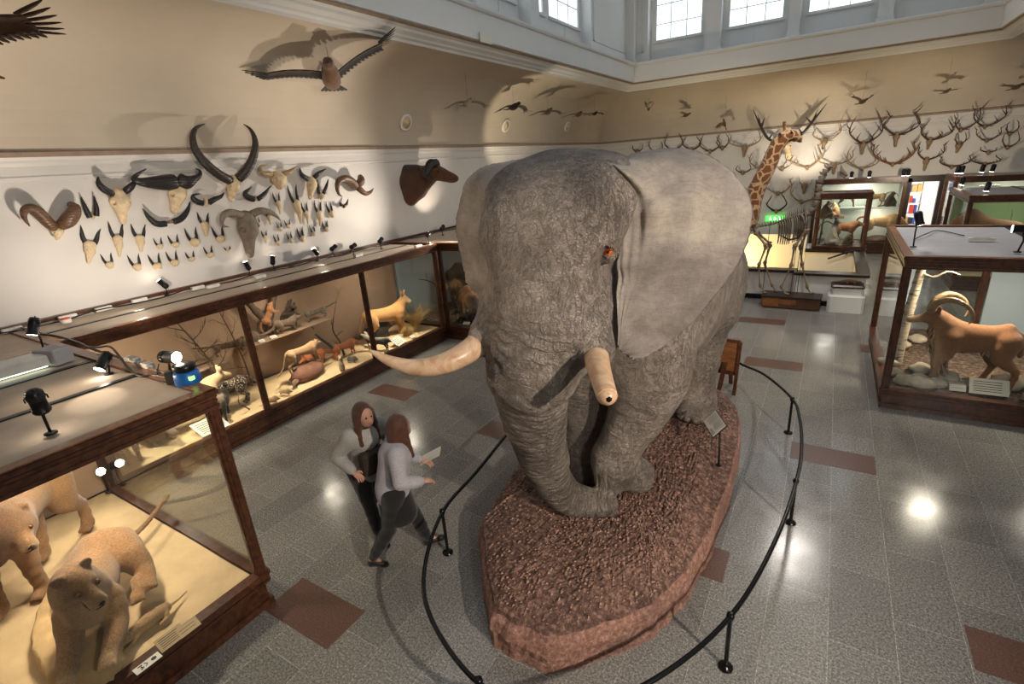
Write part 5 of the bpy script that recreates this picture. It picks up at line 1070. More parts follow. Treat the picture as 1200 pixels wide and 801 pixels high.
def quad_build(q, eyes):
    def f(s):
        L = q['L']/2; bz = q['bz']; br = q['br']; bw = q['bw']; c = q['c']; be = q['belly'] or c; lc = q['legc'] or c; hc = q['headc'] or c; tc = q['tailc'] or c; lg = q['leg']
        s.loft(0, [(-L-.10, 0, bz+.05, .05, .06), (-L+.02, 0, bz+.03, bw*.95*q['hip'], br*.98*q['hip']), (-L*.4, 0, bz+.0, bw*.95, br*.92), (L*.3, 0, bz-.02, bw*1.02, br*1.05), (L*.85, 0, bz, bw*1.0*q['chest'], br*1.1*q['chest']), (L+.10, 0, bz+.06, bw*.7, br*.8), (L+.18, 0, bz+.08, .05, .05)], .07, c)
        if q['belly']: s.cone((-L*.5, 0, bz-br*.75), (L*.6, 0, bz-br*.9), .03, .04, .05, be)
        nx, nz, nr, nr2 = q['neck']; a = (L+.02, 0, bz+.08); b = (L+nx, 0, bz+nz)
        s.chain([(*a, br*.75), ((a[0]+b[0])/2, 0, (a[2]+b[2])/2, nr), (*b, nr2)], .07, c)
        ya = q['yaw']; ux = math.cos(ya); uy = math.sin(ya); hl = q['head']; dz = q['hd']*hl; hr = q['hr']
        e = (b[0]+hl*ux, hl*uy, b[2]+dz); s.cone((b[0]+.01*ux, .01*uy, b[2]+.01), (b[0]+hl*.35*ux, hl*.35*uy, b[2]+dz*.3), hr, hr*.95, .04, hc)
        s.cone((b[0]+hl*.35*ux, hl*.35*uy, b[2]+dz*.3), e, hr*.8, q['mzr'], .035, q['muzc'] or hc); s.ell(e, (q['mzr']*.9,)*3, None, .02, q['muzc'] or hc)
        ew, eh, et = q['ear']
        for sg in (-1, 1):
            px, py = -uy*sg, ux*sg
            s.ell((b[0]+px*q['earo'], py*q['earo'], b[2]+hr+eh*.55), (et+.012, ew, eh), (sg*-.35*ux, sg*.0, ya), .02, hc)
            eyes.append(((b[0]+hl*.38*ux+px*hr*.72, hl*.38*uy+py*hr*.72, b[2]+dz*.3+hr*.42), hr*.17))
        w = bw*.68
        F_ = q['fx']
        for i, sg in enumerate((-1, 1)):
            o = F_[i]; s.chain([(L-.03, sg*w, bz, .10*lg+.03), (L-.05+o*.3, sg*w*1.1, bz*.62, .07*lg), (L+.01+o*.7, sg*w, bz*.36, .045*lg), (L+.0+o, sg*w, .09, .034*lg), (L+.01+o, sg*w, .04, .04*lg)], .05, lc); s.ell((L+.04+o, sg*w, .028), (.06*lg+.01, .042*lg, .03), None, .02, lc)
            o = F_[2+i]; s.chain([(-L+.02, sg*w, bz, .13*lg+.02), (-L+.09+o*.3, sg*w*1.15, bz*.66, .10*lg), (-L-.07+o*.8, sg*w, bz*.40, .048*lg), (-L-.05+o, sg*w, .10, .034*lg), (-L-.03+o, sg*w, .04, .04*lg)], .05, lc); s.ell((-L+.01+o, sg*w, .028), (.06*lg+.01, .042*lg, .03), None, .02, lc)
        T = [(-L-.08, 0, bz+.10, q['tail'][0][2]*1.3)]+[(-L-.06+x, (p[3] if len(p) > 3 else 0), bz+.10+z, r) for p in q['tail'] for x, z, r in [p[:3]]]
        s.chain(T, .02, tc, 3*len(T)); 
        if q['tailtip']: p = T[-1]; s.ell(p[:3], (p[3]*1.5, p[3]*1.5, p[3]*2), None, .01, q['tailtip'])
    return f
def quad(name, label, cat, loc, rz, H, mat='fur', extra=None, group=None, h=.021, **k):
    q = quad_spec(**k); eyes = []; L = q['L']/2
    nb = quad_build(q, eyes)
    def bb(s):
        nb(s)
        if extra: extra(s, q)
    zt = q['bz']+max(q['neck'][1]+q['hr']+q['ear'][1]*2, .35, max(p[1] for p in q['tail'])+.2); tx = min(p[0] for p in q['tail'])
    t = creature(name, label, cat, loc, rz, bb, h, ((-L-.35+min(tx, 0), -.45, -.02), (L+q['neck'][0]+q['head']+.25, .45, zt+.08)), mat, H, .03, group)
    for p, r in eyes: MB().ball(p, r, 8).build('eye', M['eye_dark'], t, True)
    return t
def face(px, py, qx, qy, z):
    """ground place and heading from two pixels (hind, front)"""
    a, b = onZ(px, py, z), onZ(qx, qy, z); return (a+b)/2, math.atan2(b.y-a.y, b.x-a.x)
# ---- lions
LC = srgb(162, 122, 82); LD = srgb(74, 48, 33); LP = srgb(208, 172, 128)
def lion_head(s, c, ya, pit, k, mane=None):
    """big-cat head centred at c, looking along ya"""
    R_ = Euler((0, pit, ya)).to_matrix(); g = lambda x, y, z: tuple(Vector(c)+R_ @ (Vector((x, y, z))*k)); rot = (0, pit, ya)
    s.ell(g(0, 0, 0), (.13*k, .105*k, .108*k), rot, .03*k, LC); s.cone(g(.05, 0, .0), g(.20, 0, -.040), .078*k, .056*k, .035*k, LC); s.cone(g(.08, 0, .035), g(.21, 0, -.01), .034*k, .028*k, .02*k, srgb(150, 108, 70))
    s.ell(g(.215, .026, -.062), (.045*k, .036*k, .036*k), rot, .015*k, LP); s.ell(g(.215, -.026, -.062), (.045*k, .036*k, .036*k), rot, .015*k, LP); s.ell(g(.175, 0, -.112), (.065*k, .042*k, .028*k), rot, .025*k, srgb(232, 214, 184)); s.ell(g(.252, 0, -.034), (.018*k, .026*k, .016*k), rot, .008*k, LD)
    for sg in (-1, 1):
        s.ell(g(.0, sg*.08, -.05), (.08*k, .05*k, .07*k), rot, .04*k, LC); s.ell(g(.085, sg*.055, .045), (.035*k, .03*k, .02*k), rot, .02*k, LC); s.ell(g(.10, sg*.055, .018), (.024*k, .02*k, .018*k), rot, .012*k, None, True)
        s.ell(g(-.045, sg*.098, .075), (.028*k, .044*k, .046*k), (sg*-.5, pit, ya), .03*k, LC); s.ell(g(-.012, sg*.103, .082), (.018*k, .026*k, .026*k), (sg*-.5, pit, ya), .012*k, LD, True); s.pr.append((np.array(g(.122, sg*.060, .024)), np.array(g(.122, sg*.060, .024)), .026*k, .026*k, srgb(60, 40, 30)))
    if mane: s.ell(g(-.12, 0, -.06), (.12*k, .17*k, .19*k), rot, .06*k, mane)
    return [g(.126, sg*.064, .028) for sg in (-1, 1)], g
def lion(name, label, loc, rz, body, headc, ya, pit, k, box, mane=None):
    t = thing(name, label, 'lion', loc, rz); s = Solid(.011, *box); body(s); ey, g = lion_head(s, headc, ya, pit, k, mane); P_, F_ = s.surface(); P_[:, 2] = np.maximum(P_[:, 2], 0)
    fast_mesh('body', P_, F_, M['fur'], t, s.colours(P_, .025))
    for e in ey: b = MB().ball(e, .0195*k, 12).build('eye', M['eye_amber'], t, True); MB().ball(tuple(Vector(e)+Vector((math.cos(ya)*math.cos(pit), math.sin(ya)*math.cos(pit), -math.sin(pit)))*.0135*k), .0085*k, 8).build('pupil', M['eye_dark'], b, True)
    n = MB().ball(g(.262, 0, -.032), (.014*k, .022*k, .013*k), 10); n.ball(g(.258, .013, -.040), .011*k, 8); n.ball(g(.258, -.013, -.040), .011*k, 8); n.build('nose', M['eye_dark'], t, True)
    m = MB(); m.tube([g(.20, .052, -.098), g(.245, .028, -.094), g(.262, 0, -.072), g(.245, -.028, -.094), g(.20, -.052, -.098)], .004*k, 6); m.tube([g(.266, 0, -.05), g(.262, 0, -.075)], .004*k, 6); m.build('mouth_line', M['eye_dark'], t, True)
    return t
M['eye_amber'] = plain('amber_glass_eye', srgb(110, 68, 32), .08)
def paw(s, x, y, z, ya, c, k=1.):
    s.ell((x, y, z), (.075*k, .055*k, .04*k), (0, 0, ya), .02, c)
    for i in (-1.5, -.5, .5, 1.5):
        s.ell((x+math.cos(ya)*.055*k-math.sin(ya)*i*.026*k, y+math.sin(ya)*.055*k+math.cos(ya)*i*.026*k, z-.008), (.026*k, .015*k, .024*k), (0, 0, ya), .006, c)
# standing young male: hind at the back, front feet towards the left frame edge
GZ = .385
def lion_stand(s):
    s.loft(0, [(-.62, 0, .80, .07, .08), (-.48, 0, .78, .17, .21), (-.2, 0, .76, .16, .185), (.1, 0, .75, .175, .22), (.35, 0, .76, .18, .25), (.48, 0, .80, .12, .17)], .08, LC)
    s.cone((-.3, 0, .64), (.3, 0, .60), .07, .08, .08, LP)
    hl = LH; s.chain([(.38, 0, .80, .17), (.5*(.38+hl[0])+.05, .5*hl[1], .5*(.82+hl[2]), .16), (hl[0]-.04, hl[1], hl[2]-.04, .14)], .08, LD); s.ell((.46, 0, .66), (.13, .14, .18), None, .08, srgb(84, 58, 38))
    for sg, fx in ((-1, .06), (1, -.10)):
        s.chain([(.36, sg*.12, .74, .13), (.35+fx*.4, sg*.13, .50, .085), (.39+fx*.8, sg*.12, .27, .06), (.38+fx, sg*.12, .08, .052), (.40+fx, sg*.12, .05, .05)], .05, LC); paw(s, .44+fx, sg*.12, .045, 0, LC)
    for sg, fx in ((-1, .22), (1, -.16)):
        s.chain([(-.46, sg*.11, .74, .15), (-.38+fx*.3, sg*.13, .50, .11), (-.55+fx*.8, sg*.12, .30, .055), (-.52+fx, sg*.12, .08, .05), (-.50+fx, sg*.12, .05, .05)], .05, LC); paw(s, -.46+fx, sg*.12, .045, 0, LC)
    s.chain([(-.60, 0, .86, .035), (-.72, -.02, .80, .028), (-.82, -.10, .62, .024), (-.90, -.24, .50, .022), (-.98, -.38, .46, .02)], .02, LC, 14); s.ell((-1.01, -.43, .46), (.06, .035, .035), (0, 0, .9), .02, LD)
a_, b_ = onZ(76, 640, GZ), onZ(22, 715, GZ); hd_ = math.atan2(b_.y-a_.y, b_.x-a_.x)
ctr = (a_+b_)/2
LH = Matrix.Rotation(-hd_, 3, 'Z') @ (Vector((-5.74, .74, 1.16))-Vector((ctr.x-.02, ctr.y+.02, GZ)))
lion('lion', 'standing young male lion on the sand behind the lying lioness', (ctr.x-.02, ctr.y+.02, GZ), hd_, lion_stand, tuple(LH), math.radians(4)-hd_, .38, 1.12, ((-1.15, -.6, -.02), (1.15, .6, 1.3)), srgb(126, 88, 56))
# ledge and lying lioness
def ledge():
    ctrp = [(60, 801), (118, 800), (142, 770), (143, 735), (140, 700), (132, 672), (100, 668), (60, 700), (40, 760)]
    base = [onZ(x, y, .40) for x, y in ctrp]; c = sum((Vector(p) for p in base), Vector())/len(base); n = len(base); O = curve_pts([tuple(p)[:2] for p in base]+[tuple(base[0])[:2]], 60)[:-1]; V = []; F = []; m = len(O)
    for k, (sc, z) in enumerate(((1.02, .37), (1.0, .43), (.98, .49), (.93, .515), (.6, .525), (.3, .53))):
        for i in range(m): q = np.array(c[:2])+(O[i]-np.array(c[:2]))*sc*(1+.03*math.sin(i*2.3+k)); V.append((q[0], q[1], z+.006*math.sin(i*1.7+k*2)))
    for k in range(5):
        for i in range(m): F.append((k*m+i, k*m+(i+1) % m, (k+1)*m+(i+1) % m, (k+1)*m+i))
    V.append((c.x, c.y, .53)); 
    for i in range(m): F.append((5*m+i, 5*m+(i+1) % m, len(V)-1))
    tag(mesh_obj('rock_ledge', V, F, M['rock_sand'], smooth=True), 'flat sandstone ledge under the lying lioness', 'rock')
ledge()
def lioness(s):
    s.loft(0, [(-.62, .02, .20, .06, .07), (-.48, .02, .23, .19, .19), (-.2, 0, .22, .17, .17), (.1, 0, .24, .175, .19), (.32, 0, .30, .16, .21), (.42, 0, .32, .10, .13)], .08, LC)
    s.chain([(.34, 0, .38, .16), (.42, .0, .50, .13), (.46, .02, .60, .12)], .08, LC); s.cone((.42, 0, .26), (.46, 0, .42), .12, .11, .08, LP)
    s.chain([(.32, -.13, .24, .10), (.46, -.14, .09, .075), (.62, -.15, .065, .06), (.78, -.14, .06, .055)], .04, LC); paw(s, .84, -.14, .055, 0, LP, 1.1)
    s.chain([(.32, .13, .24, .10), (.44, .14, .09, .075), (.58, .13, .065, .06), (.72, .11, .06, .055)], .04, LC); paw(s, .78, .10, .055, 0, LP, 1.1)
    s.chain([(-.42, .14, .24, .16), (-.22, .24, .20, .11), (-.14, .30, .10, .075), (-.02, .34, .06, .055)], .05, LC); paw(s, .05, .34, .05, .1, LC, 1.1); s.chain([(-.4, -.12, .2, .14), (-.2, -.22, .14, .09), (-.3, -.26, .06, .06)], .05, LC)
    s.chain([(.0, .26, .08, .05), (.12, .28, .06, .05)], .03, LC); paw(s, .17, .26, .05, .1, LC, 1.)
    s.chain([(-.60, .06, .16, .035), (-.78, .16, .06, .028), (-.95, .28, .04, .024), (-1.15, .38, .045, .021), (-1.30, .46, .06, .02)], .02, LC, 14); s.ell((-1.34, .48, .07), (.055, .035, .035), (0, 0, 2.6), .02, LD)
a_, b_ = onZ(112, 672, .55), onZ(92, 790, .55); hd2 = math.atan2(b_.y-a_.y, b_.x-a_.x)
fx_ = Vector((math.cos(hd2), math.sin(hd2), 0)); pos = b_-fx_*.80+Vector((.06, .06, 0))
lion('lioness', 'lioness lying on the sandstone ledge with her front paws stretched out', (pos.x, pos.y, .52), hd2, lioness, (.54, .05, .62), .62, .38, .98, ((-1.5, -.5, -.02), (1.1, .65, 1.0)))
def cub(s):
    c = srgb(186, 150, 108)
    s.chain([(-.16, 0, .06, .05), (0, 0, .07, .06), (.13, 0, .07, .055)], .03, c); s.ell((.22, .03, .09), (.055, .05, .048), None, .02, c); s.ell((.275, .05, .075), (.028, .03, .022), None, .015, c)
    for sg in (-1, 1): s.ell((.20, .03+sg*.045, .13), (.01, .018, .02), None, .008, c); s.chain([(.13, sg*.04, .05, .026), (.22, sg*.075, .02, .018), (.30, sg*.08, .018, .017)], .01, c); s.chain([(-.13, sg*.04, .05, .03), (-.10, sg*.09, .02, .02), (-.04, sg*.1, .018, .018)], .01, c)
    s.chain([(-.2, 0, .05, .014), (-.3, -.03, .02, .010), (-.40, -.05, .02, .008)], .01, c)
pc = onZ(177, 731, .40); pd = onZ(166, 752, .4); pe = onZ(203, 722, .4)
creature('lion_cub', 'tiny lion cub crawling on the sand in front of the lioness', 'lion cub', (pc.x, pc.y, .39), math.atan2(pd.y-pe.y, pd.x-pe.x), cub, .008, ((-.46, -.16, -.01), (.36, .16, .18)), 'fur', .85, .01)
def card(px, py, z, w, h, label, rz=0., name='specimen_label', lines=4, tilt=.5):
    p = onZ(px, py, z); t = thing(name, label, 'label card', (p.x, p.y, z), rz)
    c, s_ = math.cos(tilt), math.sin(tilt); B = MB().obox((0, 0, .01+h/2*s_), (w/2, 0, 0), (0, h/2*c, h/2*s_), (0, -.003*s_, .003*c)); B.build('card', M['paper_sand' if 'sand-coloured' in label else 'paper'], t)
    L_ = MB()
    for i in range(lines): v = (.5-(i+1)/(lines+1))*h*.9; L_.obox((-.04*w, v*c-.0042*s_, .01+h/2*s_+v*s_+.0042*c), (w*.36, 0, 0), (0, h*.02*c, h*.02*s_), (0, -.0003*s_, .0003*c))
    L_.build('printed_lines', M['ear_dark'], t); MB().box(-.02, .02, -.02, .02, -.005, .02).build('foot', M['bark'], t); return t
card(202, 751, .385, .20, .12, 'larger sand-coloured label card in front of the lion cub', PI/2, lines=5); card(222, 738, .385, .16, .09, 'smaller sand-coloured label card near the lion case rail', PI/2, lines=2)
# white sticker with symbols on the lion case ledge
st_ = onZ(173, 777, .40); st = thing('sticker', 'white sticker with two small black symbols at the lion case edge', 'sticker', (st_.x, st_.y, .40), PI/2)
MB().box(-.09, .09, -.04, .04, 0, .004).build('sheet', M['paper'], st); k_ = MB().ball((.045, 0, .006), (.02, .02, .003), 8); k_.tube([(-.06, .02, .006), (-.03, .02, .006), (-.045, 0, .006), (-.03, -.01, .006), (-.05, -.025, .006)], .004, 5); k_.tube([(-.015, .02, .006), (0, 0, .006), (-.015, -.02, .006)], .003, 5); k_.build('symbols', M['black'], st)
# ---- animals of the long wall case
gz = .335
def on_g(px, py, z=gz): return onZ(px, py, z)
p, r = face(292, 474, 256, 466, gz); p = on_g(281, 476)
SERV = dict(L=.85, bz=.62, br=.16, bw=.12, neck=(.22, .14, .08, .07), head=.2, hr=.07, mzr=.035, hd=-.5, ear=(.035, .05, .015), leg=.9, c=srgb(58, 46, 38), tail=[(-.12, -.02, .03), (-.3, -.2, .028), (-.42, -.38, .02)])
quad('spotted_genet', 'dark civet-like animal with rows of pale marks on the case floor', 'civet', (-8.05, 3.88, gz), math.radians(-100), .62, 'fur_rows', **SERV)
quad('bat_eared_fox', 'small grey fox nosing at a stick beside the white sheet in the wall case', 'fox', (-7.78, 3.62, gz), math.radians(-35), .50, c=srgb(150, 128, 104), belly=srgb(190, 165, 130), L=.7, br=.17, neck=(.2, -.02, .09, .075), head=.22, hr=.075, mzr=.03, hd=-.6, ear=(.045, .09, .015), legc=srgb(50, 40, 34), tail=[(-.12, -.1, .05), (-.2, -.35, .05), (-.2, -.5, .03)])
GEN = dict(c=srgb(116, 92, 66), L=1.1, bz=.45, br=.16, bw=.12, neck=(.2, .08, .08, .07), head=.24, hr=.07, mzr=.03, hd=-.2, leg=.8, tail=[(-.15, 0, .05), (-.5, .05, .05), (-.9, .15, .03)])
q = onX(268, 408, -8.45); quad('genet', 'mottled genet crouched on the branch in the first bay', 'genet', (-8.45, q.y, 1.09), math.radians(70), .34, 'fur_spots', **GEN)
q = onX(292, 400, -8.4); quad('tree_hyrax', 'grey-brown furry animal on the end of the first bay shelf', 'hyrax', (-8.4, q.y, 1.09), math.radians(100), .36, c=srgb(120, 98, 74), L=.7, bz=.42, br=.24, bw=.2, neck=(.12, .06, .13, .1), head=.2, hr=.09, mzr=.05, leg=1.0, ear=(.04, .03, .02), tail=[(-.05, -.05, .05), (-.07, -.1, .03), (-.08, -.12, .02)])
# second bay, shelf
def log(name, label, base, pts, r, loc):
    m = MB()
    for P_, rr in pts: D = curve_pts([(*p_, w) for p_, w in zip(P_, rr)], 12); m.tube([d[:3] for d in D], [d[3]*(1+.12*math.sin(i*2.1)) for i, d in enumerate(D)], 9)
    return tag(m.build(name, M[base], None, True, loc=loc), label, 'tree stump')
q = onX(316, 385, -8.45); YA = q.y
log('forked_stump', 'forked dark tree trunk standing on the wall case shelf', 'bark', [([(0, 0, 0), (0, .02, .20), (-.02, -.14, .50), (0, -.30, .78)], (.07, .07, .065, .05)), ([(0, .02, .17), (0, .14, .40), (0, .30, .72)], (.065, .06, .045))], 1, (-8.5, YA, 1.17))
BB = dict(c=srgb(176, 122, 76), L=.6, bz=.34, br=.14, bw=.12, neck=(.14, .10, .08, .07), head=.14, hr=.085, mzr=.04, hd=-.1, leg=.8, ear=(.04, .04, .015), tail=[(-.1, 0, .03), (-.3, -.1, .03), (-.4, -.35, .03)])
b1 = quad('bushbaby', 'ginger bushbaby clinging to the forked trunk', 'bushbaby', (-8.42, YA+.13, 1.44), math.radians(70), .42, **BB); b1.rotation_euler = (0, math.radians(-52), math.radians(80))
q = onX(345, 372, -8.45); log('tree_stump', 'short broken tree stump on the shelf middle', 'bark', [([(0, 0, 0), (0, .02, .2), (0, -.06, .38)], (.07, .06, .03)), ([(0, .02, .2), (0, .14, .42)], (.05, .018))], 1, (-8.55, q.y, 1.17))
b2 = quad('bushbaby', 'dark bushbaby on top of the broken stump', 'bushbaby', (-8.48, q.y+.02, 1.42), math.radians(60), .36, **dict(BB, c=srgb(80, 62, 50))); b2.rotation_euler = (0, math.radians(-50), math.radians(60))
q = onX(338, 395, -8.3); b3 = quad('bushbaby', 'grey bushbaby sitting on the shelf left of the broken stump', 'bushbaby', (-8.3, q.y, 1.18), math.radians(75), .48, **dict(BB, c=srgb(136, 116, 96), tail=[(-.1, -.2, .05), (-.4, -.32, .045), (-.7, -.34, .03)]))
q = onX(372, 378, -8.4); quad('genet', 'spotted genet standing at the far end of the shelf', 'genet', (-8.4, q.y, 1.18), math.radians(-95), .34, 'fur_spots', **dict(GEN, c=srgb(150, 136, 112)))
# second bay, floor
RKZ = gz
def rock(name, label, loc, r, mat='rock_brown', seed=1, cat='rock', group=None, flat=1.):
    rr = np.random.default_rng(seed); m = MB().ball((0, 0, 0), r, 18); V = np.array(m.v); n = V/np.linalg.norm(V/np.array(r), axis=1)[:, None]; a = rr.uniform(0, 6, 9); U = V/np.array(r)
    d = 1+.14*np.sin(2.3*U[:, 0]+a[0])*np.cos(2.9*U[:, 1]+a[1])+.10*np.sin(5*U[:, 2]+4*U[:, 0]+a[2])+.06*np.sin(9*U[:, 1]+7*U[:, 2]+a[3]); V = V*d[:, None]; V[:, 2] = np.maximum(V[:, 2], -r[2]*.55)
    return tag(mesh_obj(name, V+np.array((0, 0, r[2]*.5)), m.f, M[mat], smooth=True, loc=loc), label, cat, group)
q = on_g(366, 446); rock('boulder', 'rounded brown boulder on the wall case floor in the second bay', (-7.92, 5.32, gz), (.20, .36, .17), 'rock_brown', 3)
CIV = dict(c=srgb(176, 138, 98), L=1.0, bz=.66, br=.16, bw=.12, neck=(.2, .08, .08, .075), head=.18, hr=.08, mzr=.04, hd=-.3, leg=.85, ear=(.045, .045, .015), fx=(.15, .05, -.1, .1), tail=[(-.12, -.1, .03), (-.3, -.5, .026), (-.6, -.7, .02)])
quad('vervet_monkey', 'tan monkey on all fours on top of the brown boulder', 'monkey', (-7.94, 5.30, gz+.19), math.radians(90), .50, **CIV)
quad('striped_tail_mongoose', 'reddish animal with a ringed bushy tail behind the brown boulder', 'mongoose', (-8.25, 5.75, gz), math.radians(-80), .42, c=srgb(170, 96, 48), L=.9, bz=.5, br=.17, neck=(.18, .06, .1, .08), tail=[(-.15, -.1, .08), (-.6, -.3, .09), (-1.0, -.4, .07)], tailc=srgb(190, 120, 62), leg=.9)
quad('red_mongoose', 'red-brown mongoose with a raised dark tail in the second bay', 'mongoose', (-8.1, 6.45-.1, gz), math.radians(85), .46, c=srgb(176, 100, 50), L=.9, bz=.5, br=.15, neck=(.18, .0, .08, .07), head=.2, hd=-.5, tail=[(-.2, .25, .06), (-.45, .55, .06), (-.65, .8, .04)], tailc=srgb(60, 44, 36), leg=.8, ear=(.03, .025, .015))
def upright(c, cb, hgt=.32, r=.045):
    def f(s):
        s.chain([(0, 0, .03, r*1.15), (0, 0, hgt*.35, r*1.1), (0, 0, hgt*.7, r*.8), (0, 0, hgt*.85, r*.7)], .02, c); s.cone((r*.5, 0, hgt*.2), (r*.45, 0, hgt*.6), r*.7, r*.5, .02, cb)
        s.ell((.005, 0, hgt*.93), (r*.85, r*.75, r*.75), None, .015, c); s.cone((.01, 0, hgt*.92), (r*1.5, 0, hgt*.89), r*.5, r*.25, .01, cb)
        for sg in (-1, 1): s.chain([(r*.6, sg*r*.6, hgt*.62, .012), (r*1.2, sg*r*.4, hgt*.48, .010), (r*1.3, sg*r*.3, hgt*.40, .009)], .008, c); s.chain([(0, sg*r*.7, .05, .025), (r*.9, sg*r*.8, .015, .013)], .01, c); s.ell((-r*.2, sg*r*.75, hgt*.98), (.008, .01, .011), None, .005, c)
        s.chain([(-r, 0, .03, .016), (-r*2.5, .02, .012, .010), (-r*3.6, .03, .01, .006)], .01, c)
    return f
q = on_g(405, 441); creature('meerkat', 'meerkat standing upright near the glass in the second bay', 'meerkat', (-7.52, 5.78, gz), math.radians(-40), upright(srgb(168, 140, 106), srgb(220, 200, 165)), .007, ((-.2, -.1, -.01), (.12, .1, .36)), 'fur', .95, .01)
for i, (px, py, lb_, rz_) in enumerate(((347, 452, 'small pale rodent beside the boulder, nearest the glass', -.8), (335, 462, 'whitish little animal lying on the bright sand of the second bay', .4), (326, 475, 'small curled pale animal behind the case post', 1.2), (413, 424, 'small grey animal at the foot of the third post', .3))):
    q = on_g(px, py); q.x = max(min(q.x, -7.52), -8.6); cc = (srgb(150, 118, 86), srgb(214, 186, 144), srgb(190, 150, 110), srgb(110, 96, 84))[i]
    quad('small_rodent', lb_, 'rodent', (q.x, q.y, gz), rz_, .17, c=cc, L=.8, bz=.42, br=.28, bw=.24, neck=(.15, -.02, .18, .14), head=.26, hr=.15, mzr=.06, hd=-.3, leg=1., ear=(.05, .06, .02), tail=[(-.2, -.2, .04), (-.5, -.35, .03), (-.7, -.38, .02)], h=.03)
# third bay
quad('caracal', 'golden long-eared wild cat standing in the third bay of the wall case', 'caracal', (-8.15, 7.62, gz), math.radians(68), .92, h=.018, c=srgb(200, 150, 92), belly=srgb(228, 200, 160), L=.82, bz=.58, br=.17, bw=.13, neck=(.16, .24, .10, .09), head=.15, hr=.095, mzr=.05, hd=-.3, yaw=-.9, leg=.95, ear=(.04, .09, .015), earo=.065, fx=(.02, -.05, .05, -.05), tail=[(-.1, -.15, .04), (-.15, -.35, .035), (-.16, -.45, .025)], muzc=srgb(230, 210, 180))
quad('porcupine', 'dark shaggy animal low behind the golden cat', 'porcupine', (-8.3, 7.5, gz), math.radians(80), .5, c=srgb(52, 42, 36), L=.8, bz=.4, br=.3, bw=.26, neck=(.15, .0, .16, .13), head=.2, hr=.11, leg=.9, ear=(.03, .03, .02), tail=[(-.2, -.1, .1), (-.4, -.2, .08), (-.5, -.25, .05)])
def zor_extra(s, q): s.cone((-.35, 0, .66), (.5, 0, .68), .055, .05, .02, srgb(228, 220, 200)); s.ell((.78, 0, .62), (.09, .06, .03), None, .02, srgb(228, 220, 200))
for i, (px, py, s_) in enumerate(((452, 428, .36), (444, 412, .30))):
    q = on_g(px, py); q.x = min(q.x, -7.6); quad('zorilla', ('black and white striped polecat in front of the golden cat', 'second striped polecat with a pale tail behind the first')[i], 'polecat', (-7.68-.3*i, (6.95, 7.0)[i], gz), math.radians(20-40*i), s_, c=srgb(34, 28, 26), L=.8, bz=.5, br=.18, bw=.15, neck=(.15, .02, .1, .09), head=.17, hr=.08, mzr=.035, leg=.9, ear=(.03, .02, .015), tail=[(-.15, .05, .08), (-.4, .2, .1), (-.6, .3, .06)], tailc=srgb(210, 200, 180), extra=zor_extra)
def grass(loc, n, h, r, label, mat='straw'):
    m = MB(); rr = random.Random(int(h*100+n))
    for i in range(n):
        a = rr.random()*2*PI; d = r*rr.random()**.5*.3; l = h*(.6+.5*rr.random()); sp = .2+.55*rr.random(); x, y = math.cos(a)*d, math.sin(a)*d
        P_ = [(x, y, 0), (x+math.cos(a)*l*sp*.35, y+math.sin(a)*l*sp*.35, l*.55), (x+math.cos(a)*l*sp, y+math.sin(a)*l*sp, l*.9-.15*l*sp)]; m.tube(P_, [.004, .0035, .001], 3, cap=False)
    return tag(m.build('grass_tuft', M[mat], loc=loc), label, 'grass')
grass((-7.8, 8.2, gz), 300, .70, .16, 'tall tuft of dry grass beside the golden cat'); grass((-7.75, 7.85, gz), 150, .26, .3, 'low dry tuft in front of the tall grass')
card(463, 421, gz, .34, .24, 'white label card on the floor of the third bay', PI/2+.2).location = (-7.56, 7.35, gz)
card(478, 410, gz, .12, .08, 'tiny label card right of the white one in the third bay', PI/2, lines=2).location = (-7.54, 7.78, gz)
q = on_g(276, 500); card(275, 505, gz, .42, .34, 'large white text sheet at the foot of the first bay', PI/2, lines=6, tilt=.35).location = (-7.62, 3.32, gz)
for i, (y, w) in enumerate(((5.02-.35, .10), (5.22-.32, .12))): c_ = card(300, 400, 1.3, w, .07, ('small label on the shelf beside the forked trunk, left one', 'small label on the shelf beside the forked trunk, right one')[i], PI/2, lines=2); c_.location = (-8.2, y+.1, 1.17)
# branches
def branch(label, loc, pts, r0, r1, twigs, seed, mat='bark', tl=.35, name='dry_branch'):
    m = MB(); D = curve_pts(pts, 26); n = len(D); m.tube(D, [r0+(r1-r0)*i/(n-1) for i in range(n)], 7); rr = random.Random(seed)
    def tw(p, d, L, r, dep):
        k = 5; P_ = [p]; 
        for i in range(k): d = (d+Vector((rr.uniform(-.3, .3), rr.uniform(-.35, .35), rr.uniform(-.15, .3)))).normalized(); P_.append(P_[-1]+d*L/k)
        m.tube(P_, [r*(1-.75*i/k) for i in range(k+1)], 5)
        if dep:
            for j in (2, 3, 4): tw(P_[j], (d+Vector((rr.uniform(-.6, .6), rr.uniform(-1, 1), rr.uniform(-.2, .7)))).normalized(), L*.5, r*.5, dep-1)
    for i in range(twigs):
        j = int(n*(.25+.7*i/twigs)); d = Vector((rr.uniform(-.3, .3), (1 if i % 2 else -1)*rr.uniform(.5, 1), rr.uniform(.2, .9))).normalized(); tw(Vector(D[j]), d, tl*(1-.4*i/twigs), r0*.45, 1)
    return tag(m.build(name, M[mat], None, True, loc=loc), label, 'branch')
Pb = [onX(262, 482, -8.1)]; 
branch('tall bare forked branch rising from the sand in the first bay', (0, 0, 0), [tuple(onZ(260, 480, gz)*.0+Vector((-8.0, 3.62, gz))), tuple(onX(256, 440, -8.1)), tuple(onX(240, 415, -8.15)), tuple(onX(220, 392, -8.2)), tuple(onX(200, 370, -8.2))], .022, .006, 8, 5, tl=.5)
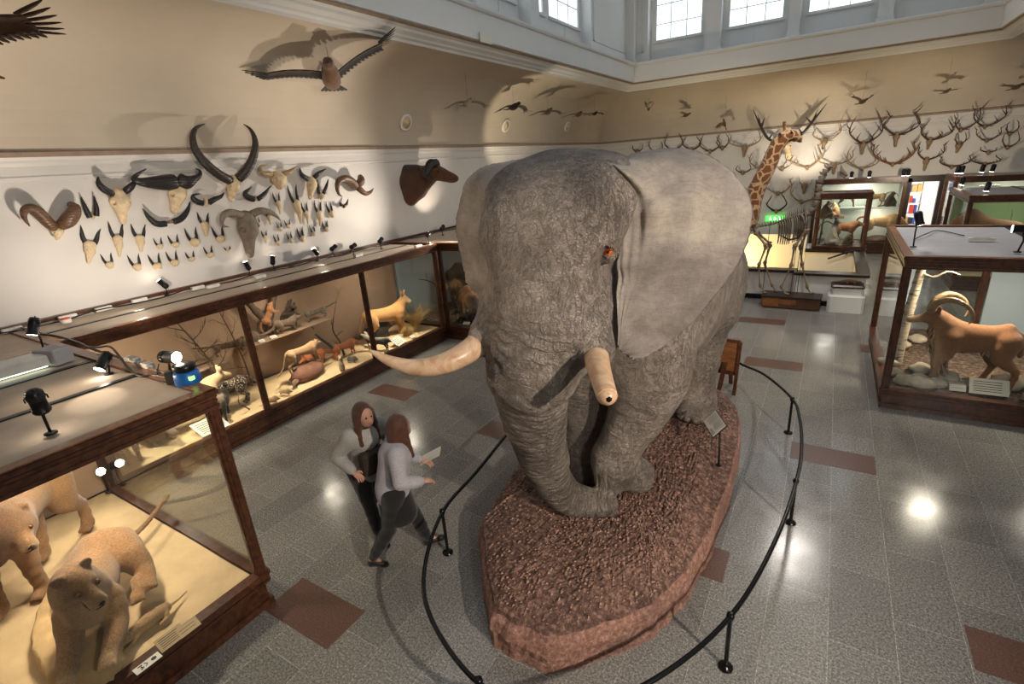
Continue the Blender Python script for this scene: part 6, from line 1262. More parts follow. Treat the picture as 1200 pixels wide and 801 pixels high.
branch('thin bare branch reaching the top of the first bay beside the post', (0, 0, 0), [tuple(onX(296, 452, -8.3)), tuple(onX(285, 420, -8.35)), tuple(onX(268, 385, -8.35)), tuple(onX(256, 364, -8.3))], .014, .004, 6, 9, tl=.4)
branch('short crooked stick on the sand of the first bay', (0, 0, 0), [(-7.66, 3.98, gz+.012), (-7.70, 3.92, gz+.10), (-7.66, 3.84, gz+.2), (-7.7, 3.9, gz+.34)], .014, .006, 1, 2, tl=.1)
branch('curved dark branch with pale blossom-like twigs at the end of the second bay', (0, 0, 0), [(-8.2, 6.42, gz), tuple(onX(398, 400, -8.25)), tuple(onX(390, 385, -8.3)), tuple(onX(393, 360, -8.3))], .024, .008, 3, 4, tl=.2)
branch('pale twiggy spray above the curved dark branch', (0, 0, 0), [tuple(onX(391, 372, -8.3)), tuple(onX(393, 358, -8.3)), tuple(onX(396, 345, -8.3)), tuple(onX(398, 338, -8.3))], .008, .003, 16, 11, 'straw', tl=.16)
branch('bare perch branch in the first bay under the genet', (0, 0, 0), [(-8.45, 3.1, 1.09), (-8.4, 3.5, 1.10), (-8.42, 4.0, 1.09)], .02, .012, 6, 21, tl=.25)
# animals in the near end of the long case, seen through the lion case
quad('cheetah', 'pale slim cat with a long hanging tail, seen through the lion case glass', 'cheetah', (-7.92, 3.22, gz), math.radians(80), .82, 'fur', h=.02, c=srgb(206, 176, 132), L=.9, bz=.66, br=.15, bw=.115, neck=(.22, .16, .08, .07), head=.15, hr=.075, leg=.85, fx=(.1, -.1, .1, -.15), tail=[(-.14, -.12, .035), (-.22, -.45, .03), (-.42, -.62, .026), (-.72, -.66, .022)])
quad('warthog', 'grey bristly hog lying behind the pale slim cat', 'hog', (-8.2, 2.72, gz), math.radians(10), .62, c=srgb(122, 100, 78), L=.9, bz=.42, br=.3, bw=.24, neck=(.2, .04, .18, .15), head=.34, hr=.13, mzr=.08, hd=-.4, leg=1.2, ear=(.05, .08, .02), tail=[(-.1, -.1, .02), (-.15, -.25, .02), (-.15, -.35, .02)])
def mane_x(s, q): s.chain([(-.2, 0, .98, .05), (.3, 0, 1.0, .07), (.7, 0, 1.15, .05)], .04, srgb(80, 62, 46))
quad('hyena', 'striped shaggy hyena at the near end of the wall case', 'hyena', (-8.0, 2.35, gz), math.radians(-10), .74, 'fur_rows', c=srgb(140, 116, 84), L=.85, bz=.68, br=.19, neck=(.28, .12, .13, .10), head=.22, hr=.10, mzr=.055, leg=1., ear=(.05, .08, .015), tail=[(-.1, -.15, .06), (-.15, -.4, .07), (-.15, -.5, .05)], extra=mane_x)
quad('brown_hyena', 'brown animal resting against the backdrop of the first bay', 'hyena', (-8.45, 3.25, gz), math.radians(75), .60, c=srgb(150, 110, 72), L=.8, bz=.45, br=.24, bw=.2, neck=(.2, .02, .14, .11), head=.26, hr=.1, mzr=.055, hd=-.5, leg=1., tail=[(-.1, -.15, .05), (-.2, -.3, .05), (-.3, -.4, .04)])
# ---- corner case: hog, badger, rhino-like bulk
quad('bush_pig', 'rusty-backed hog with its rump to the glass in the corner case', 'hog', (-6.95, 9.55, .335), math.radians(75), .92, c=srgb(186, 132, 92), legc=srgb(64, 50, 42), headc=srgb(90, 66, 50), L=.75, bz=.62, br=.29, bw=.23, neck=(.2, .0, .17, .14), head=.35, hr=.12, mzr=.07, hd=-.5, leg=1.1, tail=[(-.05, -.15, .03), (-.06, -.35, .03), (-.06, -.45, .03)])
quad('honey_badger', 'black low animal beside the rusty hog', 'badger', (-7.1, 9.15, .335), math.radians(190), .40, c=srgb(36, 30, 27), L=.9, bz=.45, br=.2, bw=.18, neck=(.18, .02, .12, .1), head=.2, hr=.09, leg=1.1, ear=(.02, .02, .01), tail=[(-.1, -.1, .05), (-.3, -.2, .05), (-.4, -.25, .03)])
quad('buffalo_calf', 'large dark hoofed animal in the shade at the back of the corner case', 'buffalo', (-7.95, 10.75, .335), math.radians(95), 1.25, h=.028, c=srgb(48, 42, 38), L=1.05, bz=.68, br=.27, bw=.2, neck=(.26, .06, .17, .14), head=.3, hr=.12, mzr=.08, hd=-.8, leg=1.1, tail=[(-.08, -.15, .03), (-.1, -.4, .02), (-.1, -.55, .03)])
quad('perched_owl_monkey', 'small brown round-headed animal on a bare branch behind the case glass', 'monkey', (-7.68, 9.2, 1.02), math.radians(-60), .34, c=srgb(150, 108, 66), L=.4, bz=.4, br=.22, bw=.2, neck=(.05, .2, .16, .15), head=.1, hr=.17, mzr=.06, leg=1., ear=(.05, .04, .02), tail=[(-.1, -.2, .04), (-.15, -.5, .03), (-.15, -.7, .02)])
branch('bare branch carrying the small brown animal', (0, 0, 0), [(-7.7, 9.2, .33), (-7.72, 9.2, .7), (-7.68, 9.2, 1.02), (-7.9, 9.0, 1.3), (-8.2, 8.95, 1.35)], .022, .008, 4, 31, tl=.3)
for i, (x, y, r_) in enumerate(((-6.3, 9.1, .12), (-6.6, 9.0, .09), (-6.0, 9.4, .15), (-6.9, 10.4, .2))): rock('stone', ('fist-sized brown stone nearest the corner case glass', 'smaller brown stone left of the near stone in the corner case', 'brown stone at the right of the corner case', 'large brown stone behind the hog')[i], (x, y, .33), (r_, r_*.8, r_*.7), 'rock_brown', 40+i)
card(537, 411, .33, .16, .08, 'small label card on the soil of the corner case', .2, lines=2).location = (-6.95, 9.0, .33)
# ---- wild sheep
AB = srgb(156, 106, 66); ABD = srgb(112, 74, 48); ABL = srgb(202, 160, 116)
def aoudad_extra(s, q):
    for x, y, z, l in ((.50, .05, .86, .52), (.48, -.05, .84, .56), (.44, .0, .82, .60), (.40, .09, .76, .50), (.40, -.09, .76, .50), (.54, 0, .94, .42), (.47, .09, .80, .44), (.47, -.09, .80, .46)):
        s.chain([(x, y, z, .05), (x-.02, y*1.2, z-l*.5, .045), (x-.03, y*1.3, z-l, .012)], .02, ABL)
    for sg in (-1, 1): s.chain([(.37, sg*.1, .50, .07), (.39, sg*.11, .32, .075), (.39, sg*.12, .12, .05)], .03, ABL)
    s.chain([(.5, 0, .95, .10), (.56, 0, 1.0, .09)], .05, ABD)
ga, gr = face(1165, 452, 1105, 450, .36); 
goat = quad('barbary_sheep', 'shaggy brown wild sheep with a hanging chest mane and curved horns', 'wild sheep', (2.0, 9.05, .35), math.radians(178), .97, h=.015, c=AB, headc=srgb(130, 88, 58), muzc=srgb(214, 178, 140), L=.68, bz=.70, br=.215, bw=.16, chest=1.05, neck=(.17, .27, .13, .10), head=.30, hr=.085, mzr=.05, hd=-.25, leg=1.0, ear=(.02, .07, .02), earo=.10, fx=(.0, .08, .20, -.06), tail=[(-.06, -.1, .03), (-.08, -.25, .035), (-.08, -.33, .02)], extra=aoudad_extra)
hr_ = MB(); rh = random.Random(8)
for i in range(260):
    if i < 150: f = rh.random(); x, z, l = .33+.20*f, .62+.26*f, .36+.22*rh.random()-.12*f; y = rh.uniform(-.11, .11)
    elif i < 220: sg = rh.choice((-1, 1)); x, z, l, y = .34+rh.uniform(-.06, .07), .46-rh.random()*.16, .26, sg*.11+rh.uniform(-.05, .05)
    else: x, z, l, y = rh.uniform(-.3, .3), .52, .08, rh.uniform(-.08, .08)
    hr_.tube([(x, y, z), (x+rh.uniform(.0, .05), y*1.25, z-l*.45), (x+rh.uniform(-.06, .04), y*1.2+rh.uniform(-.03, .03), z-l)], [.013, .011, .002], 4, cap=False)
ho = hr_.build('chest_mane', M['fur'], goat, True); set_col(ho.data, [srgb(206, 164, 118) if (i//12) % 3 else srgb(104, 70, 44) for i in range(len(ho.data.vertices))])
for sg in (-1, 1):
    D = curve_pts([(.60, sg*.05, 1.06, .052), (.55, sg*.10, 1.20, .048), (.40, sg*.18, 1.28, .040), (.22, sg*.24, 1.20, .030), (.14, sg*.24, 1.04, .018), (.17, sg*.20, .95, .006)], 22); MB().tube([d[:3] for d in D], [d[3] for d in D], 10).build('horn', M['horn_pale'], goat, True)
rr = random.Random(4); rk = [(1.25, 8.75, .12), (1.42, 8.72, .15), (1.62, 8.80, .11), (1.85, 8.78, .10), (1.75, 9.02, .16), (2.05, 8.9, .13), (2.3, 8.78, .10), (2.45, 9.1, .17), (1.15, 9.0, .11), (2.75, 8.9, .15), (2.95, 9.1, .12), (1.5, 9.3, .13), (3.3, 8.95, .16), (2.6, 8.72, .09), (1.1, 9.5, .12), (1.3, 10.4, .14), (1.6, 10.8, .12)]
SL = ['pale stone in the front left corner of the wild sheep case', 'largest pale stone at the front left of the wild sheep case', 'pale stone left of the small brownish label', 'pale stone just behind the small brownish label', 'pale stone under the chest of the wild sheep', 'pale stone behind the left end of the white text card', 'pale stone at the right end of the white text card', 'pale stone beside the hind hooves of the wild sheep', 'pale stone against the left glass of the wild sheep case', 'pale stone behind the hind legs near the blue backing', 'pale stone far right of the wild sheep', 'pale stone at the foot of the birch trunk, on its right', 'pale stone at the right frame edge in the wild sheep case', 'small pale stone nearest the front glass right of the card', 'pale stone left of the birch trunk', 'pale stone in the back of the case, left one', 'pale stone in the back of the case, right one']
for i, (x, y, r_) in enumerate(rk): rock('stone', SL[i], (x, y, .335), (r_*1.2, r_*.95, r_*.7), 'rock', 60+i, 'stone', 'pale stones in the wild sheep case')
m = MB(); D = curve_pts([(1.20, 9.5, .33, .075), (1.22, 9.5, 1.0, .068), (1.27, 9.52, 1.7, .06), (1.30, 9.5, 2.18, .055)], 24); m.tube([d[:3] for d in D], [d[3]*(1+.05*math.sin(3*i)) for i, d in enumerate(D)], 14)
D = curve_pts([(1.27, 9.5, 1.85, .02), (1.42, 9.45, 1.78, .018), (1.58, 9.42, 1.88, .012), (1.72, 9.40, 1.84, .006)], 12); m.tube([d[:3] for d in D], [d[3] for d in D], 7); tag(m.build('birch_trunk', M['birch'], None, True), 'white birch trunk standing at the left end of the wild sheep case', 'tree trunk')
card(1156, 471, .345, .42, .22, 'white text card leaning on the glass in front of the wild sheep', .05, lines=5, tilt=1.0).location = (2.16, 8.70, .345)
card(1120, 472, .345, .18, .09, 'small brownish label left of the white text card', .05, lines=1, tilt=1.0).location = (1.83, 8.66, .345)
# ---- monkeys behind
MK = dict(L=.7, bz=.62, br=.16, bw=.13, neck=(.14, .12, .09, .08), head=.12, hr=.085, mzr=.05, hd=-.2, leg=.85, ear=(.03, .03, .015), tail=[(-.12, .05, .03), (-.3, .12, .028), (-.5, -.05, .025), (-.55, -.3, .02)])
quad('mounted_monkey', 'grey-brown monkey walking on the upper shelf, left one', 'monkey', (.5, 21.7, 1.54), 0.05, .56, **dict(MK, c=srgb(120, 100, 76), tail=[(-.1, .1, .03), (-.35, .05, .028), (-.45, -.3, .025), (-.42, -.5, .02)]))
quad('mounted_monkey', 'tan monkey striding on the upper shelf near its right end', 'monkey', (1.35, 21.7, 1.54), PI, .54, **dict(MK, c=srgb(150, 124, 88), fx=(.15, -.1, .15, -.15), tail=[(-.12, .1, .03), (-.35, .12, .028), (-.6, .0, .025), (-.65, -.15, .02)]))
def sitting(c, cb, k=1.):
    def f(s):
        s.chain([(-.06, 0, .10, .12), (-.02, 0, .26, .11), (.03, 0, .40, .09)], .05, c); s.ell((.07, 0, .50), (.075, .07, .075), None, .03, c); s.ell((.13, 0, .48), (.04, .04, .035), None, .02, cb)
        for sg in (-1, 1): s.chain([(.0, sg*.1, .08, .065), (.14, sg*.12, .16, .05), (.15, sg*.1, .03, .03), (.2, sg*.1, .02, .025)], .03, c); s.chain([(.03, sg*.09, .38, .04), (.12, sg*.11, .26, .032), (.2, sg*.08, .16, .022)], .02, c); s.ell((.05, sg*.075, .52), (.012, .02, .022), None, .01, cb)
        s.chain([(-.16, 0, .06, .025), (-.28, .02, .03, .02), (-.4, .04, .02, .015)], .02, c)
    return f
creature('mounted_monkey', 'small dark monkey sitting at the right end of the upper shelf', 'monkey', (1.72, 21.65, 1.53), .3, sitting(srgb(64, 50, 40), srgb(110, 86, 66)), .018, ((-.45, -.25, -.02), (.3, .25, .6)), 'fur', .85)
quad('baboon', 'sandy baboon with a red rump standing on the lower right of the wall cabinet', 'baboon', (1.55, 21.65, .46), 0.0, .95, **dict(MK, c=srgb(176, 142, 98), L=.72, br=.2, head=.2, hr=.10, mzr=.06, hd=-.7, neck=(.2, .02, .12, .1), tail=[(-.12, .05, .035), (-.26, -.02, .03), (-.3, -.25, .028), (-.3, -.45, .02)], tailc=srgb(170, 90, 70)))
rock('perch_rock', 'brown rock slab under the baboon in the wall cabinet', (1.55, 21.65, .34), (.5, .3, .14), 'plinth_wood', 90, 'rock')
quad('dog_faced_monkey', 'orange-brown monkey behind the black and white monkey', 'monkey', (.45, 17.85, .92), 0., .72, **dict(MK, c=srgb(170, 112, 66), muzc=srgb(196, 160, 120), head=.2, L=.6))
def colobus(s):
    W_ = srgb(226, 220, 206); K_ = srgb(26, 24, 24)
    s.chain([(-.1, 0, .12, .15), (-.05, 0, .36, .14), (.02, 0, .58, .11)], .05, W_); s.chain([(.0, 0, .55, .11), (.04, 0, .72, .09)], .05, K_); s.ell((.07, 0, .82), (.09, .085, .09), None, .03, K_); s.ell((.15, 0, .80), (.045, .045, .05), None, .02, W_)
    s.ell((.03, 0, .93), (.05, .04, .06), (0, -.3, 0), .02, K_)
    for sg in (-1, 1): s.chain([(.02, sg*.11, .56, .05), (.12, sg*.14, .34, .04), (.2, sg*.1, .2, .03)], .03, K_ if sg > 0 else W_); s.chain([(-.02, sg*.12, .12, .08), (.15, sg*.14, .16, .05), (.18, sg*.12, .03, .035)], .03, W_)
    s.chain([(-.2, 0, .1, .05), (-.32, 0, -.0, .05)], .03, W_)
creature('colobus_monkey', 'seated black and white monkey with a long pale coat in the small cabinet', 'monkey', (.18, 17.62, .89), -.1, colobus, .018, ((-.45, -.3, -.02), (.35, .3, 1.05)), 'fur', .80)
creature('mounted_monkey', 'small dark-faced monkey crouched right of the black and white monkey', 'monkey', (.55, 17.58, .89), .4, sitting(srgb(90, 74, 60), srgb(220, 210, 190)), .018, ((-.45, -.25, -.02), (.3, .25, .6)), 'fur', .6)
mk = creature('mounted_monkey', 'dark monkey climbing high at the left of the small cabinet', 'monkey', (-.08, 17.7, 1.62), .3, sitting(srgb(70, 54, 40), srgb(90, 70, 52)), .018, ((-.45, -.25, -.02), (.3, .25, .6)), 'fur', .9)
branch('slanting dark branch on the left inside the small cabinet', (0, 0, 0), [(-.15, 17.7, .88), (-.12, 17.7, 1.2), (-.10, 17.7, 1.60), (.1, 17.72, 2.1)], .03, .015, 3, 41, tl=.2)
creature('mounted_monkey', 'light monkey high behind the climbing dark monkey', 'monkey', (.16, 17.9, 1.66), PI, sitting(srgb(180, 140, 96), srgb(200, 170, 130)), .018, ((-.45, -.25, -.02), (.3, .25, .6)), 'fur', .7)
MB_ = MB().box(.0, .4, 17.8, 18.0, 1.62, 1.65); tag(MB_.build('perch_board', M['bark']), 'small dark perch board under the light monkey', 'perch')
def bison(s):
    c = srgb(120, 84, 50); s.loft(0, [(-.8, 0, .9, .1, .1), (-.6, 0, .9, .28, .36), (0, 0, .95, .3, .42), (.4, 0, 1.05, .34, .55), (.75, 0, .95, .24, .38), (.85, 0, .9, .08, .1)], .1, c); s.cone((.75, 0, .85), (1.05, 0, .55), .22, .12, .1, srgb(70, 48, 34))
    for x in (-.55, .5):
        for sg in (-1, 1): s.chain([(x, sg*.18, .7, .14), (x, sg*.18, .3, .07), (x+.02, sg*.18, .03, .06)], .05, c)
creature('bear_like_animal', 'golden-brown shaggy animal behind the glass of the green-backed case', 'animal', (3.5, 17.3, .37), PI*.9, bison, .035, ((-1, -.5, -.02), (1.3, .5, 1.7)), 'fur', .95)
grey = srgb(110, 106, 100)
for i, x in enumerate((4.05, 4.4)): branch(('thin bare twig in the green-backed case, left one', 'thin bare twig in the green-backed case, right one')[i], (0, 0, 0), [(x, 18.2, .36), (x+.05, 18.2, 1.0), (x+.02, 18.2, 1.75)], .014, .005, 5, 50+i, tl=.2)
# lizard-like tray specimen on the plinth
def croc(s):
    c = srgb(96, 68, 44); s.chain([(-.26, 0, .03, .012), (-.12, .02, .035, .03), (.02, 0, .045, .045), (.14, -.01, .04, .035), (.25, .0, .035, .02)], .02, c, 12)
    for x in (-.04, .10):
        for sg in (-1, 1): s.chain([(x, sg*.03, .03, .018), (x+.02, sg*.09, .015, .012)], .01, c)
creature('lizard_model', 'small brown lizard on the dark top of the white plinth', 'lizard', (.57, 13.72, .645), .2, croc, .008, ((-.3, -.13, -.01), (.3, .13, .12)), 'fur', 1.0, .01)
# ---------------------------------------------------------------- giraffe
GC = srgb(214, 176, 128); GPALE = srgb(206, 176, 138); GM = srgb(120, 70, 40)
def gir(s):
    n0 = onY(872, 262, 13.62); n1 = onY(884, 228, 13.66); n2 = onY(900, 195, 13.72); n3 = onY(912, 168, 13.76); hb = onY(921, 158, 13.8); mz = onY(938, 163, 13.85)
    Lc = lambda p: (p.x, p.y, p.z)
    s.loft(0, [(-3.55, 13.55, 1.95, .08, .1), (-3.4, 13.55, 1.92, .24, .28), (-3.0, 13.55, 1.92, .27, .33), (-2.55, 13.55, 1.98, .29, .40), (-2.2, 13.56, 2.02, .22, .36), (-2.05, 13.57, 2.0, .08, .1)], .12, (GC[0], GC[1], .22))
    s.chain([(-2.35, 13.57, 2.1, .33), (*Lc(n0), .24), (*Lc(n1), .185), (*Lc(n2), .155), (*Lc(n3), .135), (*Lc(hb), .125)], .08, (GC[0], GC[1], .22), 22)
    s.cone(Lc(hb), (hb.x+.16, hb.y, hb.z-.02), .135, .115, .05, GPALE); s.cone((hb.x+.14, hb.y, hb.z-.03), Lc(mz), .105, .068, .05, GPALE); s.ell((mz.x+.02, mz.y, mz.z-.01), (.075, .065, .06), None, .03, srgb(120, 96, 78))
    for sg in (-1, 1):
        s.cone((hb.x-.03, hb.y+sg*.05, hb.z+.09), (hb.x-.06, hb.y+sg*.06, hb.z+.24), .030, .027, .03, GPALE); s.ell((hb.x-.06, hb.y+sg*.06, hb.z+.26), (.036, .036, .04), None, .01, srgb(40, 28, 22))
        s.ell((hb.x-.10, hb.y+sg*.17, hb.z+.03), (.03, .10, .045), (0, 0, sg*-.5), .02, GPALE); s.ell((hb.x+.10, hb.y+sg*.10, hb.z+.04), (.04, .03, .03), None, .02, GPALE)
    for x, y in ((-2.25, 13.42), (-2.0, 13.70)): s.chain([(-2.3, 13.57+(y-13.56)*.8, 1.8, .17), (x-.05, y, 1.25, .10), (x, y, .85, .07), (x+.02, y, .42, .052), (x+.04, y, .30, .06), (x+.06, y, .265, .07)], .06, GPALE)
    for x, y in ((-3.3, 13.42), (-3.1, 13.70)): s.chain([(-3.25, 13.57+(y-13.56)*.8, 1.8, .2), (x+.05, y, 1.3, .12), (x-.08, y, .9, .07), (x, y, .42, .05), (x, y, .30, .06), (x+.02, y, .265, .07)], .06, GPALE)
    s.chain([(-3.5, 13.55, 2.0, .04), (-3.62, 13.55, 1.5, .025), (-3.6, 13.55, 1.1, .04)], .03, GM)
t = thing('giraffe', 'mounted giraffe whose spotted neck rises behind the elephant ear', 'giraffe', (-2.6, 13.55, .24)); s = Solid(.022, (-3.75, 13.1, .2), (-.7, 14.2, 4.5)); gir(s); P_, F_ = s.surface(); P_[:, 2] = np.maximum(P_[:, 2], .243)
gi = Matrix.Translation((2.6, -13.55, -.24)); o = fast_mesh('body', P_, F_, M['giraffe'], t, s.colours(P_, .03)); o.matrix_parent_inverse = gi
hb = onY(921, 158, 13.8)
for sg in (-1, 1): o = MB().ball((hb.x+.12, hb.y+sg*.125, hb.z+.04), .026, 10).build('eye', M['eye_dark'], t, True); o.matrix_parent_inverse = gi
# mane: a comb along the back of the neck
NK = curve_pts([(*onY(*q, Y), r_) for q, Y, r_ in (((872, 262), 13.62, .24), ((884, 228), 13.66, .185), ((900, 195), 13.72, .155), ((912, 168), 13.76, .135), ((921, 158), 13.8, .125))], 50); D = []
for i in range(46): d_ = Vector(NK[min(i+1, 49)][:3])-Vector(NK[max(i-1, 0)][:3]); n_ = Vector((-d_.z, 0, d_.x)).normalized(); D.append(Vector(NK[i][:3])+n_*NK[i][3]*.98)
m = MB(); m.tube(D, .026, 6, flat=.6); o = m.build('mane', M['ear_dark'], t, True); o.matrix_parent_inverse = gi
# ---------------------------------------------------------------- long-necked skeleton
SY = 13.75
def sk(px, py, dy=0.): return onY(px, py, SY+dy)
sk_t = thing('hoofed_animal_skeleton', 'mounted skeleton of a long-necked hoofed animal on the long wooden base', 'skeleton', (-.5, SY, .31)); si = Matrix.Translation((.5, -SY, -.31))
def sb(m, name, mat='bone_grey'): o = m.build(name, M[mat], sk_t, True); o.matrix_parent_inverse = si; return o
def bone(m, a, b, r, n=8):
    a, b = Vector(a), Vector(b); L = b-a; m.tube([a, a+L*.08, a+L*.2, a+L*.5, a+L*.8, a+L*.92, b], [r*1.5, r*1.6, r*.85, r*.7, r*.85, r*1.6, r*1.4], n)
m = MB(); spine = curve_pts([tuple(sk(*q)) for q in ((889, 265), (905, 262), (920, 257), (932, 253), (943, 250))], 22)
for i, p_ in enumerate(spine):
    m.ball(tuple(p_), (.032, .042, .036), 8); h_ = .10+.12*(i/21)**2 if i > 7 else .07; m.tube([tuple(p_), (p_[0]-.03, p_[1], p_[2]+h_)], [.014, .008], 5)
    if i < 8: m.tube([(p_[0], p_[1]-.07, p_[2]), (p_[0], p_[1]+.07, p_[2])], [.010, .010], 5)
sb(m, 'backbone')
m = MB(); neck = curve_pts([tuple(sk(*q)) for q in ((943, 252), (951, 248), (956, 240), (958, 230), (960, 219), (963, 208), (968, 199), (974, 193))], 9)
for i in range(len(neck)-1): a, b = Vector(neck[i]), Vector(neck[i+1]); L = b-a; m.tube([a+L*.04, a+L*.15, a+L*.5, a+L*.8, a+L*.94], [.06, .085, .05, .08, .055], 8); m.tube([a+L*.4+Vector((0, -.08, 0)), a+L*.4+Vector((0, .08, 0))], .014, 5); m.tube([a+L*.3, a+L*.3+Vector((-L.z, 0, L.x)).normalized()*.11], [.02, .008], 5)
sb(m, 'neck_vertebrae')
s = Solid(.012, (.1, SY-.25, 2.55), (1.1, SY+.25, 3.35)); a, b = sk(975, 191), sk(992, 205); s.cone(a, a+(b-a)*.4, .095, .08, .03); s.cone(a+(b-a)*.4, b, .065, .032, .03); s.cone(a+Vector((.02, 0, -.1)), b+Vector((-.03, 0, -.05)), .03, .022, .02)
for sg in (-1, 1): s.ell(a+(b-a)*.3+Vector((0, sg*.08, .03)), (.035, .03, .035), None, .01, None, True); s.cone(a+Vector((-.02, sg*.05, .05)), a+Vector((-.05, sg*.06, .16)), .022, .014, .02)
P_, F_ = s.surface(); o = fast_mesh('skull', P_, F_, M['bone_grey'], sk_t); o.matrix_parent_inverse = si
for i in range(13):
    f = i/12; p_ = Vector(spine[int(7+14*f)]); dep = .26+.30*math.sin(PI*(.25+.55*f)); 
    for sg in (-1, 1):
        m = MB(); W_ = [p_+Vector((.06*t_+.04*math.sin(3*t_), sg*.20*math.sin(PI*min(t_*1.02, .96))**.8*(.75+.25*f), -dep*(1-math.cos(PI*t_*.52))*1.0)) for t_ in np.linspace(0, 1, 9)]; m.tube(W_, [.013]*8+[.009], 5); sb(m, 'rib')
m = MB(); m.tube([tuple(sk(940, 266)), tuple(sk(937, 278)), tuple(sk(925, 281)), tuple(sk(913, 275))], [.03, .03, .025, .012], 6); sb(m, 'breastbone')
for sg in (-1, 1):
    m = MB(); a, b = sk(939, 250, sg*.16), sk(946, 268, sg*.15); m.tube([a, (a+b)/2, b], [.075, .05, .03], 7, flat=.25); sb(m, 'shoulder_blade')
    m = MB(); m.tube([sk(890, 265, sg*.05), sk(883, 269, sg*.12), sk(889, 276, sg*.1)], [.04, .05, .03], 7, flat=.5); sb(m, 'hip_bone')
for nm, pts in (('foreleg', ((946, 268), (931, 289), (927, 312), (915, 337), (921, 344))), ('foreleg', ((947, 267), (938, 290), (940, 310), (946, 337), (950, 344)))):
    d = -.13 if pts[0][0] == 946 else .13; m = MB()
    for i in range(4): bone(m, sk(*pts[i], d), sk(*pts[i+1], d), (.036, .028, .022, .02)[i])
    e_ = sk(*pts[4], d); m.ball((e_.x+.03, e_.y, .335), (.05, .03, .025), 8); sb(m, nm, 'bone_dark')
for k, pts in enumerate((((885, 272), (898, 288), (889, 311), (891, 336), (895, 341)), ((887, 272), (903, 286), (896, 309), (905, 335), (909, 341)))):
    d = (-.12, .12)[k]; m = MB()
    for i in range(4): bone(m, sk(*pts[i], d), sk(*pts[i+1], d), (.038, .030, .022, .02)[i])
    e_ = sk(*pts[4], d); m.ball((e_.x+.03, e_.y, .335), (.05, .03, .025), 8); sb(m, 'hind_leg', 'bone_dark')
m = MB(); D = curve_pts([tuple(sk(*q)) for q in ((888, 265), (878, 268), (873, 276), (874, 286))], 12)
for p_ in D: m.ball(tuple(p_), (.02, .018, .02), 6)
sb(m, 'tail_bones')
for px, base in ((903, -.62), (936, -.2), (941, -.1), (944, .05)): p_ = sk(px, 268 if px != 903 else 258); m = MB().tube([tuple(p_), (p_.x-.02, SY, .31)], .008, 6); sb(m, 'support_rod', 'black')
